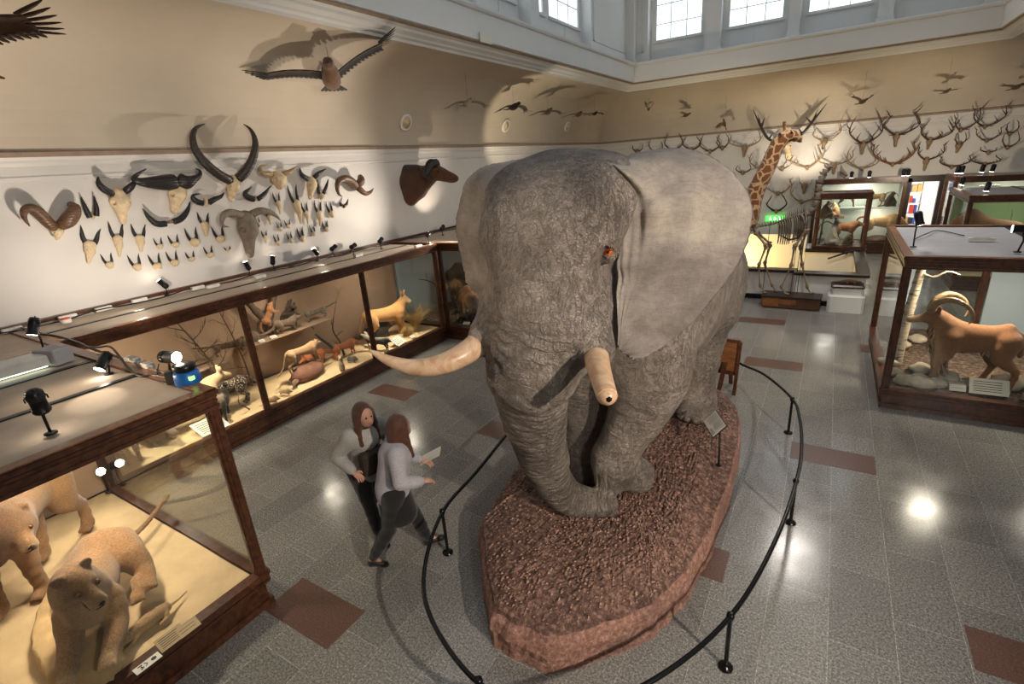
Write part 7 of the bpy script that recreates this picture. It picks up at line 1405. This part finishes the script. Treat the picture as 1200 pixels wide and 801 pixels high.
# ---------------------------------------------------------------- birds
def bird(label, c, span, head, wl, wr, bc, wc, rz=0, pitch=0., roll=0., tailL=.3, name='mounted_bird', wire=None, chord=.26, fingers=5, tilt_l=0., tilt_r=0., tuck=0., belly=None):
    """body along local +x; wings as (dihedral, sweep); c is where it hangs"""
    t = thing(name, label, 'bird', c, 0); t.rotation_euler = (roll, pitch, rz); k = span/2
    s = Solid(k*.022, (-k*.75, -k*.3, -k*.3), (k*.6, k*.3, k*.35)); b2 = belly or bc
    s.loft(0, [(-k*.34, 0, 0, .03*k, .03*k), (-k*.18, 0, 0, .11*k, .10*k), (k*.05, 0, 0, .12*k, .12*k), (k*.2, 0, .01*k, .095*k, .10*k), (k*.28, 0, .02*k, .04*k, .04*k)], .04*k, bc); s.ell((0, 0, -.06*k), (.2*k, .11*k, .08*k), None, .04*k, b2)
    s.chain([(k*.2, 0, .01*k, .09*k), (k*.3, 0, .04*k, .07*k)], .04*k, bc); s.ell((k*.36, 0, .05*k), (.085*k, .07*k, .07*k), None, .03*k, bc); s.cone((k*.40, 0, .04*k), (k*.49, 0, .0), .035*k, .008*k, .015*k, srgb(60, 50, 40))
    P_, F_ = s.surface(); fast_mesh('body', P_, F_, M['feather_dark'], t, s.colours(P_, .02*k))
    for sg, (dih, sw) in ((1, wl), (-1, wr)):
        V = []; F = []; C = []; n = 16; mm = 6; half = []
        for i in range(n+1):
            f = i/n; y = sg*(.10*k+f*.72*k*math.cos(dih)); z = f*.72*k*math.sin(dih)-tuck*k*.35*f*f; ld = k*(.16+.10*math.sin(f*PI*.9)-sw*f*f*.5); ch = k*chord*(1.15-.35*f)
            for j in range(mm+1): g = j/mm; V.append((ld-ch*g, y, z+.035*k*math.sin(PI*g)*(1-f*.4)+.02*k)); C.append(wc if j > 1 or i % 3 else bc)
        N_ = len(V); V += [(x, y, z-.016*k) for x, y, z in V]; C += [tuple(q*.9 for q in c_) for c_ in C]
        for i in range(n):
            for j in range(mm): a = i*(mm+1)+j; F.append((a, a+1, a+mm+2, a+mm+1)); F.append((N_+a, N_+a+mm+1, N_+a+mm+2, N_+a+1))
        for i in range(n): a = i*(mm+1); F.append((a, a+mm+1, N_+a+mm+1, N_+a)); a += mm; F.append((a, N_+a, N_+a+mm+1, a+mm+1))
        a = n*(mm+1); F += [(a+j, a+j+1, N_+a+j+1, N_+a+j) for j in range(mm)]
        mb = MB(); mb.add(V, F)
        tip = Vector(V[n*(mm+1)]); base_y = tip.y
        def feather(root, d, L, w):
            d = d.normalized(); s_ = d.cross(Vector((0, 0, 1))).normalized(); pts = []
            for u, ww in ((0, .8), (.35, 1.), (.7, .8), (.92, .45), (1., .05)): pts.append((root+d*L*u+Vector((0, 0, .02*k*u*u)), w*ww))
            v = []; 
            for p_, w_ in pts: v += [p_+s_*w_, p_-s_*w_, p_+Vector((0, 0, -.006*k))]
            f = []
            for i in range(4): a_ = 3*i; f += [(a_, a_+3, a_+4, a_+1), (a_+1, a_+4, a_+5, a_+2), (a_+2, a_+5, a_+3, a_)]
            mb.add(v, f)
        for i in range(fingers): g = i/max(fingers-1, 1); r_ = Vector((tip.x-k*chord*.75*g, tip.y-sg*.05*k, tip.z)); feather(r_, Vector((.35-1.0*g-sw*.5, sg*math.cos(dih), math.sin(dih)-tuck*.5)), k*(.30-.06*g), k*.026)
        for i in range(12): f = (i+.5)/12; y = sg*(.10*k+f*.72*k*math.cos(dih)); ld = k*(.16+.10*math.sin(f*PI*.9)-sw*f*f*.5)-k*chord*(1.15-.35*f)*.9; feather(Vector((ld, y, f*.72*k*math.sin(dih)-tuck*k*.35*f*f+.01*k)), Vector((-1, sg*.25*f, 0)), k*.13, k*.034)
        while len(C) < len(mb.v): C.append(tuple(q*.62 for q in wc))
        mesh_obj('wing', mb.v, mb.f, M['feather_dark'], t, True, cols=np.array(C))
    mb = MB()
    for i in range(7): a = (i-3)*.13; d = Vector((-math.cos(a), math.sin(a), 0)); r_ = Vector((-k*.28, (i-3)*.018*k, 0)); s_ = Vector((d.y, -d.x, 0)); L = k*tailL; mb.add([r_-s_*.02*k, r_+s_*.02*k, r_+d*L+s_*.026*k, r_+d*L*1.06, r_+d*L-s_*.026*k, r_+Vector((0, 0, -.01*k)), r_+d*L+Vector((0, 0, -.01*k))], [(0, 1, 2, 3, 4), (0, 5, 1), (1, 5, 6, 2), (0, 4, 6, 5), (4, 3, 6), (2, 6, 3)])
    mesh_obj('tail', mb.v, mb.f, M['feather_dark'], t, False, cols=np.array([wc]*len(mb.v)))
    if wire:
        w_ = MB().tube([(0, 0, .1*k), tuple(t.matrix_basis.inverted() @ Vector(wire))], .004, 4).build('hanging_wire', M['chrome'], t)
    return t
def hang(px, py, X=None, Y=None): return tuple(onX(px, py, X)) if X is not None else tuple(onY(px, py, Y))
BR = srgb(96, 66, 44); BK = srgb(44, 34, 28); BW = srgb(196, 182, 160)
cE = Vector(hang(388, 90, X=-7.6)); bird('large dark eagle with wings spread wide above the crescent horns', tuple(cE), 2.55, 0, (.50, .1), (.0, .1), srgb(112, 76, 48), BK, rz=-.75, pitch=-.16, roll=.0, wire=(cE.x+.02, cE.y, cE.z+1.2), chord=.22, fingers=6)
cF = Vector(hang(-78, 52, X=-6.6)); bird('brown vulture at the left frame edge, only its wing showing', tuple(cF), 1.9, 0, (.12, -.1), (.12, -.1), srgb(150, 104, 70), srgb(116, 82, 58), rz=-.75, pitch=-.35, wire=(cF.x, cF.y, cF.z+1.0), chord=.30, fingers=6)
SB = [('pale grey-white bird, leftmost of the row under the cove', (548, 120), -7.7, 1.15, BW, srgb(150, 138, 120), .9, .45), ('dark hawk above the middle round vent', (602, 125), -7.7, 1.25, BK, srgb(52, 40, 32), 1.2, .5), ('dark speckled bird right of the hawk', (642, 131), -7.7, 1.2, srgb(70, 54, 42), srgb(84, 64, 48), .9, .35), ('brown owl-like bird over the farthest round vent', (678, 134), -7.7, 1.15, srgb(96, 72, 54), srgb(150, 118, 90), .8, .3), ('smallest dark bird next to the room corner', (697, 133), -7.8, .9, BK, srgb(66, 50, 40), .8, .3)]
for lb_, p_, X_, sp, c1_, c2_, rz_, tk in SB: q = Vector(hang(*p_, X=X_)); bird(lb_, tuple(q), sp, 0, (.10, .35), (.10, .35), c1_, c2_, rz=rz_-1.5, pitch=-.12, wire=(q.x, q.y, q.z+1.3), chord=.30, fingers=3, tuck=tk*1.4)
RB = [('small brown bird with raised wings left on the back wall', (760, 128), .62, .9, 1.15, .2), ('small dark gliding bird left on the back wall', (804, 135), .85, .25, .3, 1.2), ('barred brown bird diving above the small antlers', (849, 145), .8, -1.2, -1.2, -1.3), ('pale gull-like bird above the right antlers', (1011, 119), .95, .5, .5, .5), ('thin dark bird flying level at upper right', (1109, 107), .8, .1, .15, .3), ('bird at the right frame edge near the cornice', (1191, 102), .95, .15, .2, .4)]
for lb_, p_, sp, dl, dr, rz_ in RB: q = Vector(hang(*p_, Y=21.3)); bird(lb_, tuple(q), sp, 0, (dl, .2), (dr, .2), srgb(92, 72, 54), srgb(110, 88, 66), rz=rz_-1.4, pitch=-.2 if dl > -1 else -1.2, wire=(q.x, q.y, q.z+.9), chord=.26, fingers=3)
# ---------------------------------------------------------------- spotlights on the case tops
def lamp(label, loc, aim, kind='can', group='clamped spotlights on the case tops', stem=.18, power=0, name='spotlight', angle=70, sz=1.):
    """a small can on a bent arm, aimed at a place; carries its own light"""
    t = thing(name, label, 'spotlight', loc, 0, group); L = Vector(loc); hd = Vector((0, 0, stem)); d = (Vector(aim)-(L+hd)).normalized(); off = Vector((d.x, d.y, 0))*(-.02)
    m = MB().lathe([(.035*sz, 0), (.035*sz, .012), (.012, .018)], n=12); m.tube([(0, 0, 0), (off.x*1.5, off.y*1.5, stem*.5), tuple(hd)], .009*sz, 6); m.build('arm', M['black'], t, True)
    a = d.to_track_quat('Z', 'Y').to_euler(); g = MB().lathe([(.02*sz, -.075*sz), (.036*sz, -.07*sz), (.042*sz, -.03*sz), (.042*sz, .07*sz), (.047*sz, .072*sz), (.047*sz, .085*sz), (.042*sz, .085*sz)], n=16)
    for z in (-.055, -.04, -.025): g.lathe([(.046*sz, z*sz), (.046*sz, (z+.007)*sz)], n=14)
    hdo = g.build('lamp_head', M['black'], t, True, loc=tuple(hd), rot=a); MB().lathe([(.041*sz, .0855*sz), (.036*sz, .089*sz), (.0, .090*sz)], n=14).build('lens', M['lampface'], hdo)
    y = MB().tube([(.052*sz, 0, 0), (.052*sz, 0, -.03), (0, 0, -.085*sz), (-.052*sz, 0, -.03), (-.052*sz, 0, 0)], .005, 5).build('yoke', M['black'], hdo)
    if power: light('SPOT', 'spot_beam', tuple(L+hd+d*.10*sz), power*SPOT_W, (1, .82, .60), aim, .025, angle, .5)
    return t
TZ = LZ+.006
def wall_pt(px, py): return tuple(onX(px, py, XL+.02))
LM = [((186, 344), (150, 300), 0, 'spotlight on the back rail, leftmost along the horn wall'), ((285, 322), (250, 240), 0, 'spotlight on the back rail under the big grey-brown skull'), ((322, 316), (320, 200), 0, 'spotlight standing just right of the grey-brown skull'), ((372, 305), (330, 240), 0, 'spotlight on the wall case in front of the second post'), ((392, 300), (490, 210), 0, 'bright spotlight near the third bay'), ((415, 298), (500, 230), 0, 'tilted spotlight right of the bright one over the third bay'), ((447, 291), (495, 215), 0, 'spotlight right of the third post'), ((503, 284), (560, 220), 0, 'spotlight above the case corner'), ((519, 275), (600, 160), 0, 'farthest spotlight before the elephant ear')]
for (px, py), w_, pw, lb_ in LM: q = onZ(px, py, TZ); q.x = max(q.x, -8.72); q = onX(px, py, q.x) if False else q; lamp(lb_, (q.x, q.y, TZ-.01), wall_pt(*w_), power=pw)
for (px, py), (ax_, ay_) in (((150, 352), (128, 381)), ((292, 318), (250, 347)), ((372, 303), (345, 323)), ((447, 290), (425, 306)), ((127, 424), (113, 462)), ((503, 281), (480, 296))):
    a_, b_ = onZ(px, py, TZ), onZ(ax_, ay_, TZ); a_ = Vector((max(a_.x, -8.7), a_.y, TZ+.24)) if px != 127 else Vector((b_.x-.25, b_.y+.1, TZ+.35)); light('SPOT', 'case_top_pool', tuple(a_), 7*SPOT_W, (1, .88, .68), tuple(b_), .02, 50, .4)
def topz(px, py): return onZ(px, py, TZ)
q = topz(127, 436); lamp('downturned spotlight hanging by the cable bundle of the lion case', (q.x, q.y, TZ-.02), (q.x+.3, q.y-.8, 1.6), stem=.14, sz=1.1)
q = topz(206, 446); lamp('lit spotlight beside the blue box on the lion case corner', (q.x, q.y, TZ), (q.x+1.2, q.y+.25, TZ+.25), stem=.22, sz=1.15, power=0)
q = topz(60, 508); lamp('spotlight on a bent arm on the front rail of the lion case', (q.x, q.y, TZ), (q.x-.6, q.y+.2, 1.0), stem=.26, sz=1.15)
q = topz(52, 412); lamp('glowing spotlight over the white lamp housing at far left', (q.x, q.y, TZ), (q.x, q.y-.3, TZ-.4), stem=.3, sz=1.15)
q = onX(118, 552, -7.1); lamp('added little lamp by the far post, standing in for a glare in the lion case glass', (q.x, q.y, .385), (q.x*.55, q.y*.55, q.z+1.3), stem=q.z-.385, sz=1.1, group='added lamp in the lion case')  # added lamp, its lens stands in for a reflection in the glass
# goat case lamps
q = onZ(1070, 290, 2.24); lamp('spotlight on a tall thin pole at the corner of the wild sheep case', (q.x, q.y, TZ), (1.6, 9.4, 1.0), stem=.42, sz=1.2, group='spotlights on the right-hand cases')
q = onZ(1192, 296, 2.24); lamp('spotlight lying level at the right end of the wild sheep case', (q.x, q.y, TZ), (q.x-1, q.y+.1, 2.55), stem=.3, sz=1.2, group='spotlights on the right-hand cases')
for i, (px, py, z) in enumerate(((1155, 230, 2.31), (1128, 214, 2.31), (1116, 211, 2.56), (1126, 207, 2.56), (1150, 205, 2.56), (1162, 205, 2.56))):
    q = onZ(px, py, z); q = onY(px, py, min(max(q.y, 16.5 if z < 2.5 else 19.5), 18.6 if z < 2.5 else 20.7)); lamp(('spotlight on the front rail of the green-backed case', 'spotlight on the back rail of the green-backed case', 'leftmost spotlight on the farthest dark case', 'second spotlight from the left on the farthest dark case', 'third spotlight from the left on the farthest dark case', 'fourth spotlight from the left on the farthest dark case')[i], (max(q.x, 3.0), q.y, z-.01), (q.x-.2, q.y-.1, 1), stem=.2, sz=1.3, group='spotlights on the right-hand cases')
for i, (px, py) in enumerate(((997, 212), (1018, 210), (1058, 209), (1064, 206))):
    q = onY(px, py, 21.5); lamp(('spotlight on the left of the monkey wall cabinet', 'second spotlight on the monkey wall cabinet', 'third spotlight on the monkey wall cabinet', 'bright spotlight at the right end of the monkey wall cabinet')[i], (q.x, 21.5, 2.49), (q.x, 21.5, 1), stem=.14, sz=1.3, group='spotlights on the monkey cabinets')
# transformers, sockets, cables
def brick(label, loc, sx, sy, sz, mat='whiteplastic', rz=0.): 
    t = thing('power_socket', label, 'power socket', loc, rz, 'white sockets along the case tops'); MB().box(-sx/2, sx/2, -sy/2, sy/2, 0, sz, 0, .006).build('housing', M[mat], t); m = MB()
    m.box(-sx*.3, sx*.3, -sy*.42, sy*.42, sz-.001, sz+.003)
    m.build('outlet', M['topgrey'], t); return t
for i, (px, py) in enumerate(((10, 376), (77, 365), (120, 358), (163, 350), (232, 338), (250, 336), (305, 325), (420, 300), (490, 289))):
    q = topz(px, py); q.x = max(q.x, -8.70); q = onX(px, py, max(q.x, -8.72)); brick(('white socket, leftmost on the wall rail', 'white socket, second on the wall rail from the left', 'white double socket, third on the wall rail', 'white double socket, fourth on the wall rail', 'white socket under the lower skull-cap row', 'white socket right beside the fifth', 'white socket left of the second post', 'white socket over the third bay', 'white socket above the case corner')[i], (max(q.x, -8.7), q.y, TZ-.008), .07, .2, .05)
for i, (px, py) in enumerate(((156, 424), (172, 430))): q = topz(px, py); brick(('white socket box on the lion case, left of two', 'white socket box on the lion case, right of two')[i], (q.x, q.y, TZ), .2, .07, .05)
q = onZ(1150, 282, 2.24); brick('long white socket strip on the wild sheep case', (q.x, q.y, TZ), .3, .07, .04)
q = onZ(1160, 219, 2.31); brick('white socket strip on the green-backed case', (q.x, q.y, 2.29), .4, .08, .05)
def cable(label, pts, r=.007, mat='black'): tag(MB().tube(curve_pts(pts, 8*len(pts)), r, 6).build('cable', M[mat], None, True), label, 'cable')
Tq = lambda px, py, dz=.01: tuple(topz(px, py)+Vector((0, 0, dz)))
cable('black cable looping along the lion case top past the spotlight', [Tq(105, 408), Tq(118, 413, .06), Tq(135, 420, .12), Tq(150, 433, .04), Tq(163, 441), Tq(180, 441), Tq(196, 443)], .011)
cable('black cable along the rail of the horn wall', [(-8.6, y, TZ+.012+.02*math.sin(y*5)) for y in np.linspace(1.2, 12, 28)], .009)
cable('thin black cable from the far wall to the glowing lamp', [Tq(20, 383), Tq(35, 389, .03), Tq(48, 393, .02), Tq(70, 395), Tq(100, 405)], .013)
cable('grey cable bundle on the rail between the lion case and wall case', [Tq(96, 404), Tq(115, 412), Tq(135, 418), Tq(160, 428), Tq(190, 437), Tq(210, 444)], .014, 'bone_grey')
cable('thin cable loop under the lit spotlight', [Tq(188, 432, .05), Tq(184, 442, .0), Tq(192, 448, .0), Tq(201, 449, .0), Tq(203, 440, .1)], .006)
cable('black cable draped on the wild sheep case', [tuple(onZ(1072, 280, 2.25)), tuple(onZ(1085, 274, 2.27)), tuple(onZ(1100, 270, 2.25)), tuple(onZ(1130, 276, 2.25))], .008)
# blue projector box on the corner
q = topz(233, 447); bx = thing('blue_device', 'bright blue round-cornered device with a black top on the lion case corner', 'device', (q.x-.06, q.y-.05, TZ), .3)
MB().lathe([(.095, 0), (.10, .01), (.098, .10), (.08, .115)], n=20).build('body', M['blue'], bx, True); MB().lathe([(.07, .112), (.085, .13), (.09, .165), (.075, .175)], n=20).build('cap', M['black'], bx, True); MB().box(.055, .103, -.06, -.02, .05, .08).build('display', M['green_led'], bx); MB().box(-.19, -.09, -.05, .05, .0, .11, 0, .01).build('side_box', M['black'], bx)
q = topz(78, 378); b_ = thing('small_beacon', 'small white cylinder with an orange cap at the corner of the wall case', 'device', (q.x, q.y, TZ)); MB().lathe([(.06, 0), (.06, .05)], n=16).build('body', M['whiteplastic'], b_, True); MB().lathe([(.055, .05), (.055, .065)], n=16).build('cap', M['orange'], b_, True)
q = topz(66, 424); b_ = thing('lamp_transformer', 'grey box transformer under the glowing lamp at far left', 'device', (q.x, q.y, TZ), .3); MB().box(-.14, .14, -.09, .09, 0, .15, 0, .008).build('housing', M['topgrey_cool'], b_); MB().box(-.2, -.14, -.08, .08, .02, .13, 0, .008).build('end_cap', M['whiteplastic'], b_)
q = topz(8, 440); b_ = thing('fluorescent_fixture', 'long white strip light lying on the lion case top at far left', 'strip light', (q.x, q.y, TZ), .0); MB().box(-.14, .14, -1.0, .30, .02, .12, 0, .01).build('housing', M['whiteplastic'], b_); MB().lathe([(.02, -.95), (.02, .28)], (.10, 0, .02), 8, axis='y').build('tube', emit('greenish_tube', (.8, 1, .85), 3), b_)
# ---------------------------------------------------------------- visitors
def person(label, loc, rz, J, skin, hairc, topc, legc, shoec, hair='long', skirt=None, lean=0., extra=None, h=.013):
    """J: joints in local coordinates, facing +x"""
    t = thing('person', label, 'person', loc, rz); box = ((-.75, -.6, -.02), (.75, .6, 1.8))
    V = lambda k: np.array(J[k], float)
    s = Solid(h, *box); sk_ = skin
    def limb(a, b, c_, r, k=.03): s.chain([(*V(a), r[0]), (*(.5*(V(a)+V(b))), r[1]), (*V(b), r[2])], k, c_)
    s.cone(V('pelvis'), V('waist'), .125, .11, .06, sk_); s.cone(V('waist'), V('chest'), .11, .135, .06, sk_); s.cone(V('shL'), V('shR'), .065, .065, .06, sk_); s.cone(V('chest'), V('neck'), .09, .05, .05, sk_); s.cone(V('neck'), V('head')-np.array((0, 0, .05)), .05, .05, .03, sk_)
    hd = V('head'); d = V('look')-hd; d = d/np.linalg.norm(d); s.ell(hd, (.095, .075, .115), (0, -math.asin(d[2])*.9, math.atan2(d[1], d[0])), .02, sk_); s.ell(hd+d*.05-np.array((0, 0, .045)), (.055, .05, .05), None, .03, sk_)
    s.cone(hd+d*.085, hd+d*.108-np.array((0, 0, .02)), .014, .018, .012, sk_); s.ell(hd+d*.093-np.array((0, 0, .055)), (.016, .026, .010), (0, 0, math.atan2(d[1], d[0])), .008, srgb(176, 100, 90))
    sd = np.array((-d[1], d[0], 0))
    for sg in (-1, 1): s.ell(hd+sd*sg*.078, (.018, .012, .03), None, .008, sk_); s.ell(hd+d*.082+sd*sg*.03+np.array((0, 0, .012)), (.012, .015, .009), None, .006, None, True)
    for q in 'LR':
        limb('hip'+q, 'knee'+q, sk_, (.085, .07, .052)); limb('knee'+q, 'ank'+q, sk_, (.052, .052, .034)); s.cone(V('ank'+q), V('toe'+q), .034, .026, .02, sk_)
        limb('sh'+q, 'elb'+q, sk_, (.052, .045, .038)); limb('elb'+q, 'wri'+q, sk_, (.038, .034, .024)); w = V('wri'+q); u = w-V('elb'+q); u = u/np.linalg.norm(u); s.ell(w+u*.045, (.045, .036, .022) if abs(u[2]) < .7 else (.022, .036, .045), None, .02, sk_)
    P_, F_ = s.surface(); o = fast_mesh('body', P_, F_, M['fleshy'], t, s.colours(P_, .01))
    # fingers joined to the body mesh
    fm = MB()
    for q in 'LR':
        w = V('wri'+q); u = w-V('elb'+q); u = Vector(u/np.linalg.norm(u)); side = u.cross(Vector((0, 0, 1))).normalized() if abs(u.z) < .9 else Vector((0, 1, 0)); nrm = side.cross(u); b0 = Vector(w)+u*.075
        for i, (o_, L) in enumerate(((-.028, .062), (-.009, .072), (.010, .068), (.028, .052))): a = b0+side*o_; fm.tube([a-u*.02, a+u*L*.45, a+u*L*.8-nrm*.016, a+u*L-nrm*.032], [.0095, .009, .008, .006], 6)
        a = Vector(w)+u*.03-side*.03; fm.tube([a, a-side*.026+u*.02, a-side*.032+u*.048-nrm*.01], [.011, .010, .007], 6)
    n0 = len(o.data.vertices); me = mesh_obj('fingers_tmp', fm.v, fm.f, M['fleshy'])
    me.data.color_attributes.new('Col', 'FLOAT_COLOR', 'POINT').data.foreach_set('color', np.tile(np.array((*sk_, 1), np.float32), len(fm.v)))
    import bmesh
    bm = bmesh.new(); bm.from_mesh(o.data); bm.from_mesh(me.data); bm.to_mesh(o.data); bm.free(); dm = me.data; bpy.data.objects.remove(me); bpy.data.meshes.remove(dm)
    for sg in (-1, 1): e = hd+d*.083+sd*sg*.03+np.array((0, 0, .012)); MB().ball(tuple(e), .009, 8).build('eye', M['eye_dark'], t, True)
    # jacket
    s = Solid(h, *box); s.cone(V('pelvis')+np.array((0, 0, .0)), V('waist'), .155, .145, .06, topc); s.cone(V('waist'), V('chest'), .145, .165, .06, topc); s.cone(V('shL'), V('shR'), .085, .085, .07, topc); s.cone(V('pelvis')-np.array((0, 0, .08)), V('pelvis'), .165, .158, .05, topc)
    for q in 'LR':
        a, b, c_ = V('sh'+q), V('elb'+q), V('wri'+q); s.chain([(*a, .075), (*(.5*(a+b)), .066), (*b, .058)], .04, topc); s.chain([(*b, .058), (*(.5*(b+c_)), .053), (*(b+(c_-b)*.93), .046)], .03, topc)
    nk = V('neck'); s.ell(nk+np.array((0, 0, .07)), (.085, .085, .06), None, .01, None, True)
    P_, F_ = s.surface(); fast_mesh('jacket', P_, F_, M['cloth'], t, s.colours(P_, .02))
    s = Solid(h, *box); s.cone(V('hipL'), V('hipR'), .115, .115, .06, legc)
    for q in 'LR': a, b, c_ = V('hip'+q), V('knee'+q), V('ank'+q); s.chain([(*a, .105), (*(.5*(a+b)), .085), (*b, .066)], .05, legc); s.chain([(*b, .066), (*(.5*(b+c_)), .062), (*(b+(c_-b)*.93), .046)], .03, legc)
    P_, F_ = s.surface(); fast_mesh('trousers', P_, F_, M['cloth'], t, s.colours(P_, .02))
    if skirt is not None:
        p = V('pelvis'); kn = .5*(V('kneeL')+V('kneeR')); e_ = p+(kn-p)*.72; s = Solid(h, *box); s.cone(p, e_, .155, .185, .05, skirt); s.ell(e_-np.array((0, 0, .10)), (.16, .16, .09), None, .02, None, True); P_, F_ = s.surface(); fast_mesh('skirt', P_, F_, M['cloth'], t, s.colours(P_, .02))
    for q in 'LR':
        a, b = V('ank'+q), V('toe'+q); s = Solid(.008, np.minimum(a, b)-.1, np.maximum(a, b)+.1); s.cone(a-np.array((0, 0, .03)), b, .045, .034, .03, shoec); s.cone(a+np.array((-.02, 0, -.045)), a-np.array((0, 0, .02)), .036, .042, .02, shoec); P_, F_ = s.surface(); zf = min(a[2]-.075, b[2]-.032); P_[:, 2] = np.maximum(P_[:, 2], max(zf, .001)); fast_mesh('shoe', P_, F_, M['leather'], t, s.colours(P_, .02))
    s = Solid(.009, hd-.45, hd+.2); back = -d*.03; s.ell(hd+back+np.array((0, 0, .025)), (.105, .095, .115), (0, 0, math.atan2(d[1], d[0])), .02, hairc)
    if hair == 'long': s.chain([(*(hd+back*1.6), .095), (*(hd-d*.07-np.array((0, 0, .13))), .085), (*(hd-d*.09-np.array((0, 0, .34))), .05)], .03, hairc)
    if hair == 'long':
        for sg in (-1, 1): s.chain([(*(hd+sd*sg*.075+np.array((0, 0, .03))), .035), (*(hd+sd*sg*.095-d*.01-np.array((0, 0, .12))), .035), (*(hd+sd*sg*.10+d*.03-np.array((0, 0, .28))), .025)], .02, hairc)
    else: s.ell(hd-d*.09-np.array((0, 0, .03)), (.06, .07, .07), None, .02, hairc)
    s.ell(hd+d*.12-np.array((0, 0, .05)), (.085, .085, .125), (0, -math.asin(d[2])*.9, math.atan2(d[1], d[0])), .01, None, True); P_, F_ = s.surface(); fast_mesh('hair', P_, F_, M['hairm'], t, s.colours(P_, .02))
    return t
M['fleshy'] = fur('skin_surface', rough=.55, bumpk=.02, hair=(2, 2, 2)); M['cloth'] = fur('woven_cloth', rough=.85, bumpk=.2, hair=(90, 90, 90)); M['leather'] = fur('dark_leather', rough=.5, bumpk=.1, hair=(8, 8, 8)); M['hairm'] = fur('human_hair', rough=.55, bumpk=.5, hair=(60, 60, 10))
def joints(hip_h=.93, lean=.12, stride=.30, side=.10, twist=0.):
    J = {}; J['pelvis'] = (0, 0, hip_h+.03); J['waist'] = (lean*.35, 0, hip_h+.18); J['chest'] = (lean*.8, 0, hip_h+.37); J['neck'] = (lean*1.05, 0, hip_h+.52); J['head'] = (lean*1.3+.02, 0, hip_h+.66); J['look'] = (lean*1.3+.5, 0, hip_h+.60)
    for q, sg in (('L', 1), ('R', -1)):
        f = sg*stride; J['hip'+q] = (0, sg*.085, hip_h); J['sh'+q] = (lean*.95, sg*.165, hip_h+.46)
        if f > 0: J['knee'+q] = (f*.62, sg*.09, hip_h*.53); J['ank'+q] = (f, sg*.08, .085); J['toe'+q] = (f+.15, sg*.09, .045)
        else: J['knee'+q] = (f*.35, sg*.09, hip_h*.54); J['ank'+q] = (f*1.15, sg*.08, .14); J['toe'+q] = (f*1.15+.12, sg*.09, .045)
    return J
SKN = srgb(206, 156, 134)
# woman behind: long brown hair, pale grey jacket, dark trousers
J = joints(.86, .14, -.20); J['elbL'] = (-.02, .30, 1.10); J['wriL'] = (.20, .30, 1.02); J['elbR'] = (.0, -.28, 1.10); J['wriR'] = (.22, -.24, 1.0)
A_ = onZ(436, 628, 0); pA = person('person with long brown hair, light grey jacket and dark trousers, walking behind the other', (A_.x-.02, A_.y+.10, 0), math.radians(-12), J, SKN, srgb(86, 54, 38), srgb(176, 174, 170), srgb(46, 44, 44), srgb(30, 28, 28), 'long')
bg = MB(); c0 = np.array((.30, -.02, 1.14)); bg.tube([(.12, .17, 1.36), (.24, .1, 1.25), (.27, -.02, 1.08)], .012, 6); b_ = thing('shoulder_bag', 'black bag held against the chest between the two walkers', 'bag', (A_.x-.02, A_.y+.10, 0), math.radians(-12))
bg.build('strap', M['black'], b_, True); bb_ = MB().box(.22, .34, -.17, .13, .93, 1.16, 0, .02); bb_.build('pouch', M['ear_dark'], b_)
# woman in front: leaning, lilac-grey top, dark skirt over leggings, holding a sheet
J = joints(.84, .10, .27); J['head'] = (.17, .03, 1.48); J['look'] = (.55, .25, 1.26); J['elbL'] = (.12, .30, 1.05); J['wriL'] = (.32, .20, .98); J['elbR'] = (.08, -.27, 1.06); J['wriR'] = (.28, -.22, 1.0)
B_ = onZ(474, 652, 0); rzB = math.radians(48); pB = person('person in a lilac-grey top and dark skirt, leaning forward mid-stride and holding a sheet', (B_.x, B_.y, 0), rzB, J, SKN, srgb(92, 58, 42), srgb(188, 184, 192), srgb(40, 38, 40), srgb(34, 30, 30), 'long', srgb(36, 34, 36))
sh_ = thing('paper_sheet', 'folded white sheet in the hand of the person in front', 'paper', (B_.x, B_.y, 0), rzB); MB().obox((.43, .19, 1.0), (.10, -.03, .05), (.02, .07, .0), (0, 0, .0012)).build('sheet', M['paper'], sh_); MB().obox((.43, .19, 1.006), (.10, -.03, .05), (.02, .066, .014), (0, 0, .001)).build('fold', M['paper'], sh_)
for o in list(COL.objects):
    if o.parent is None and o.type in ('EMPTY', 'MESH', 'CURVE') and not o.get('category') and not o.get('kind'): print('UNTAGGED', o.name)
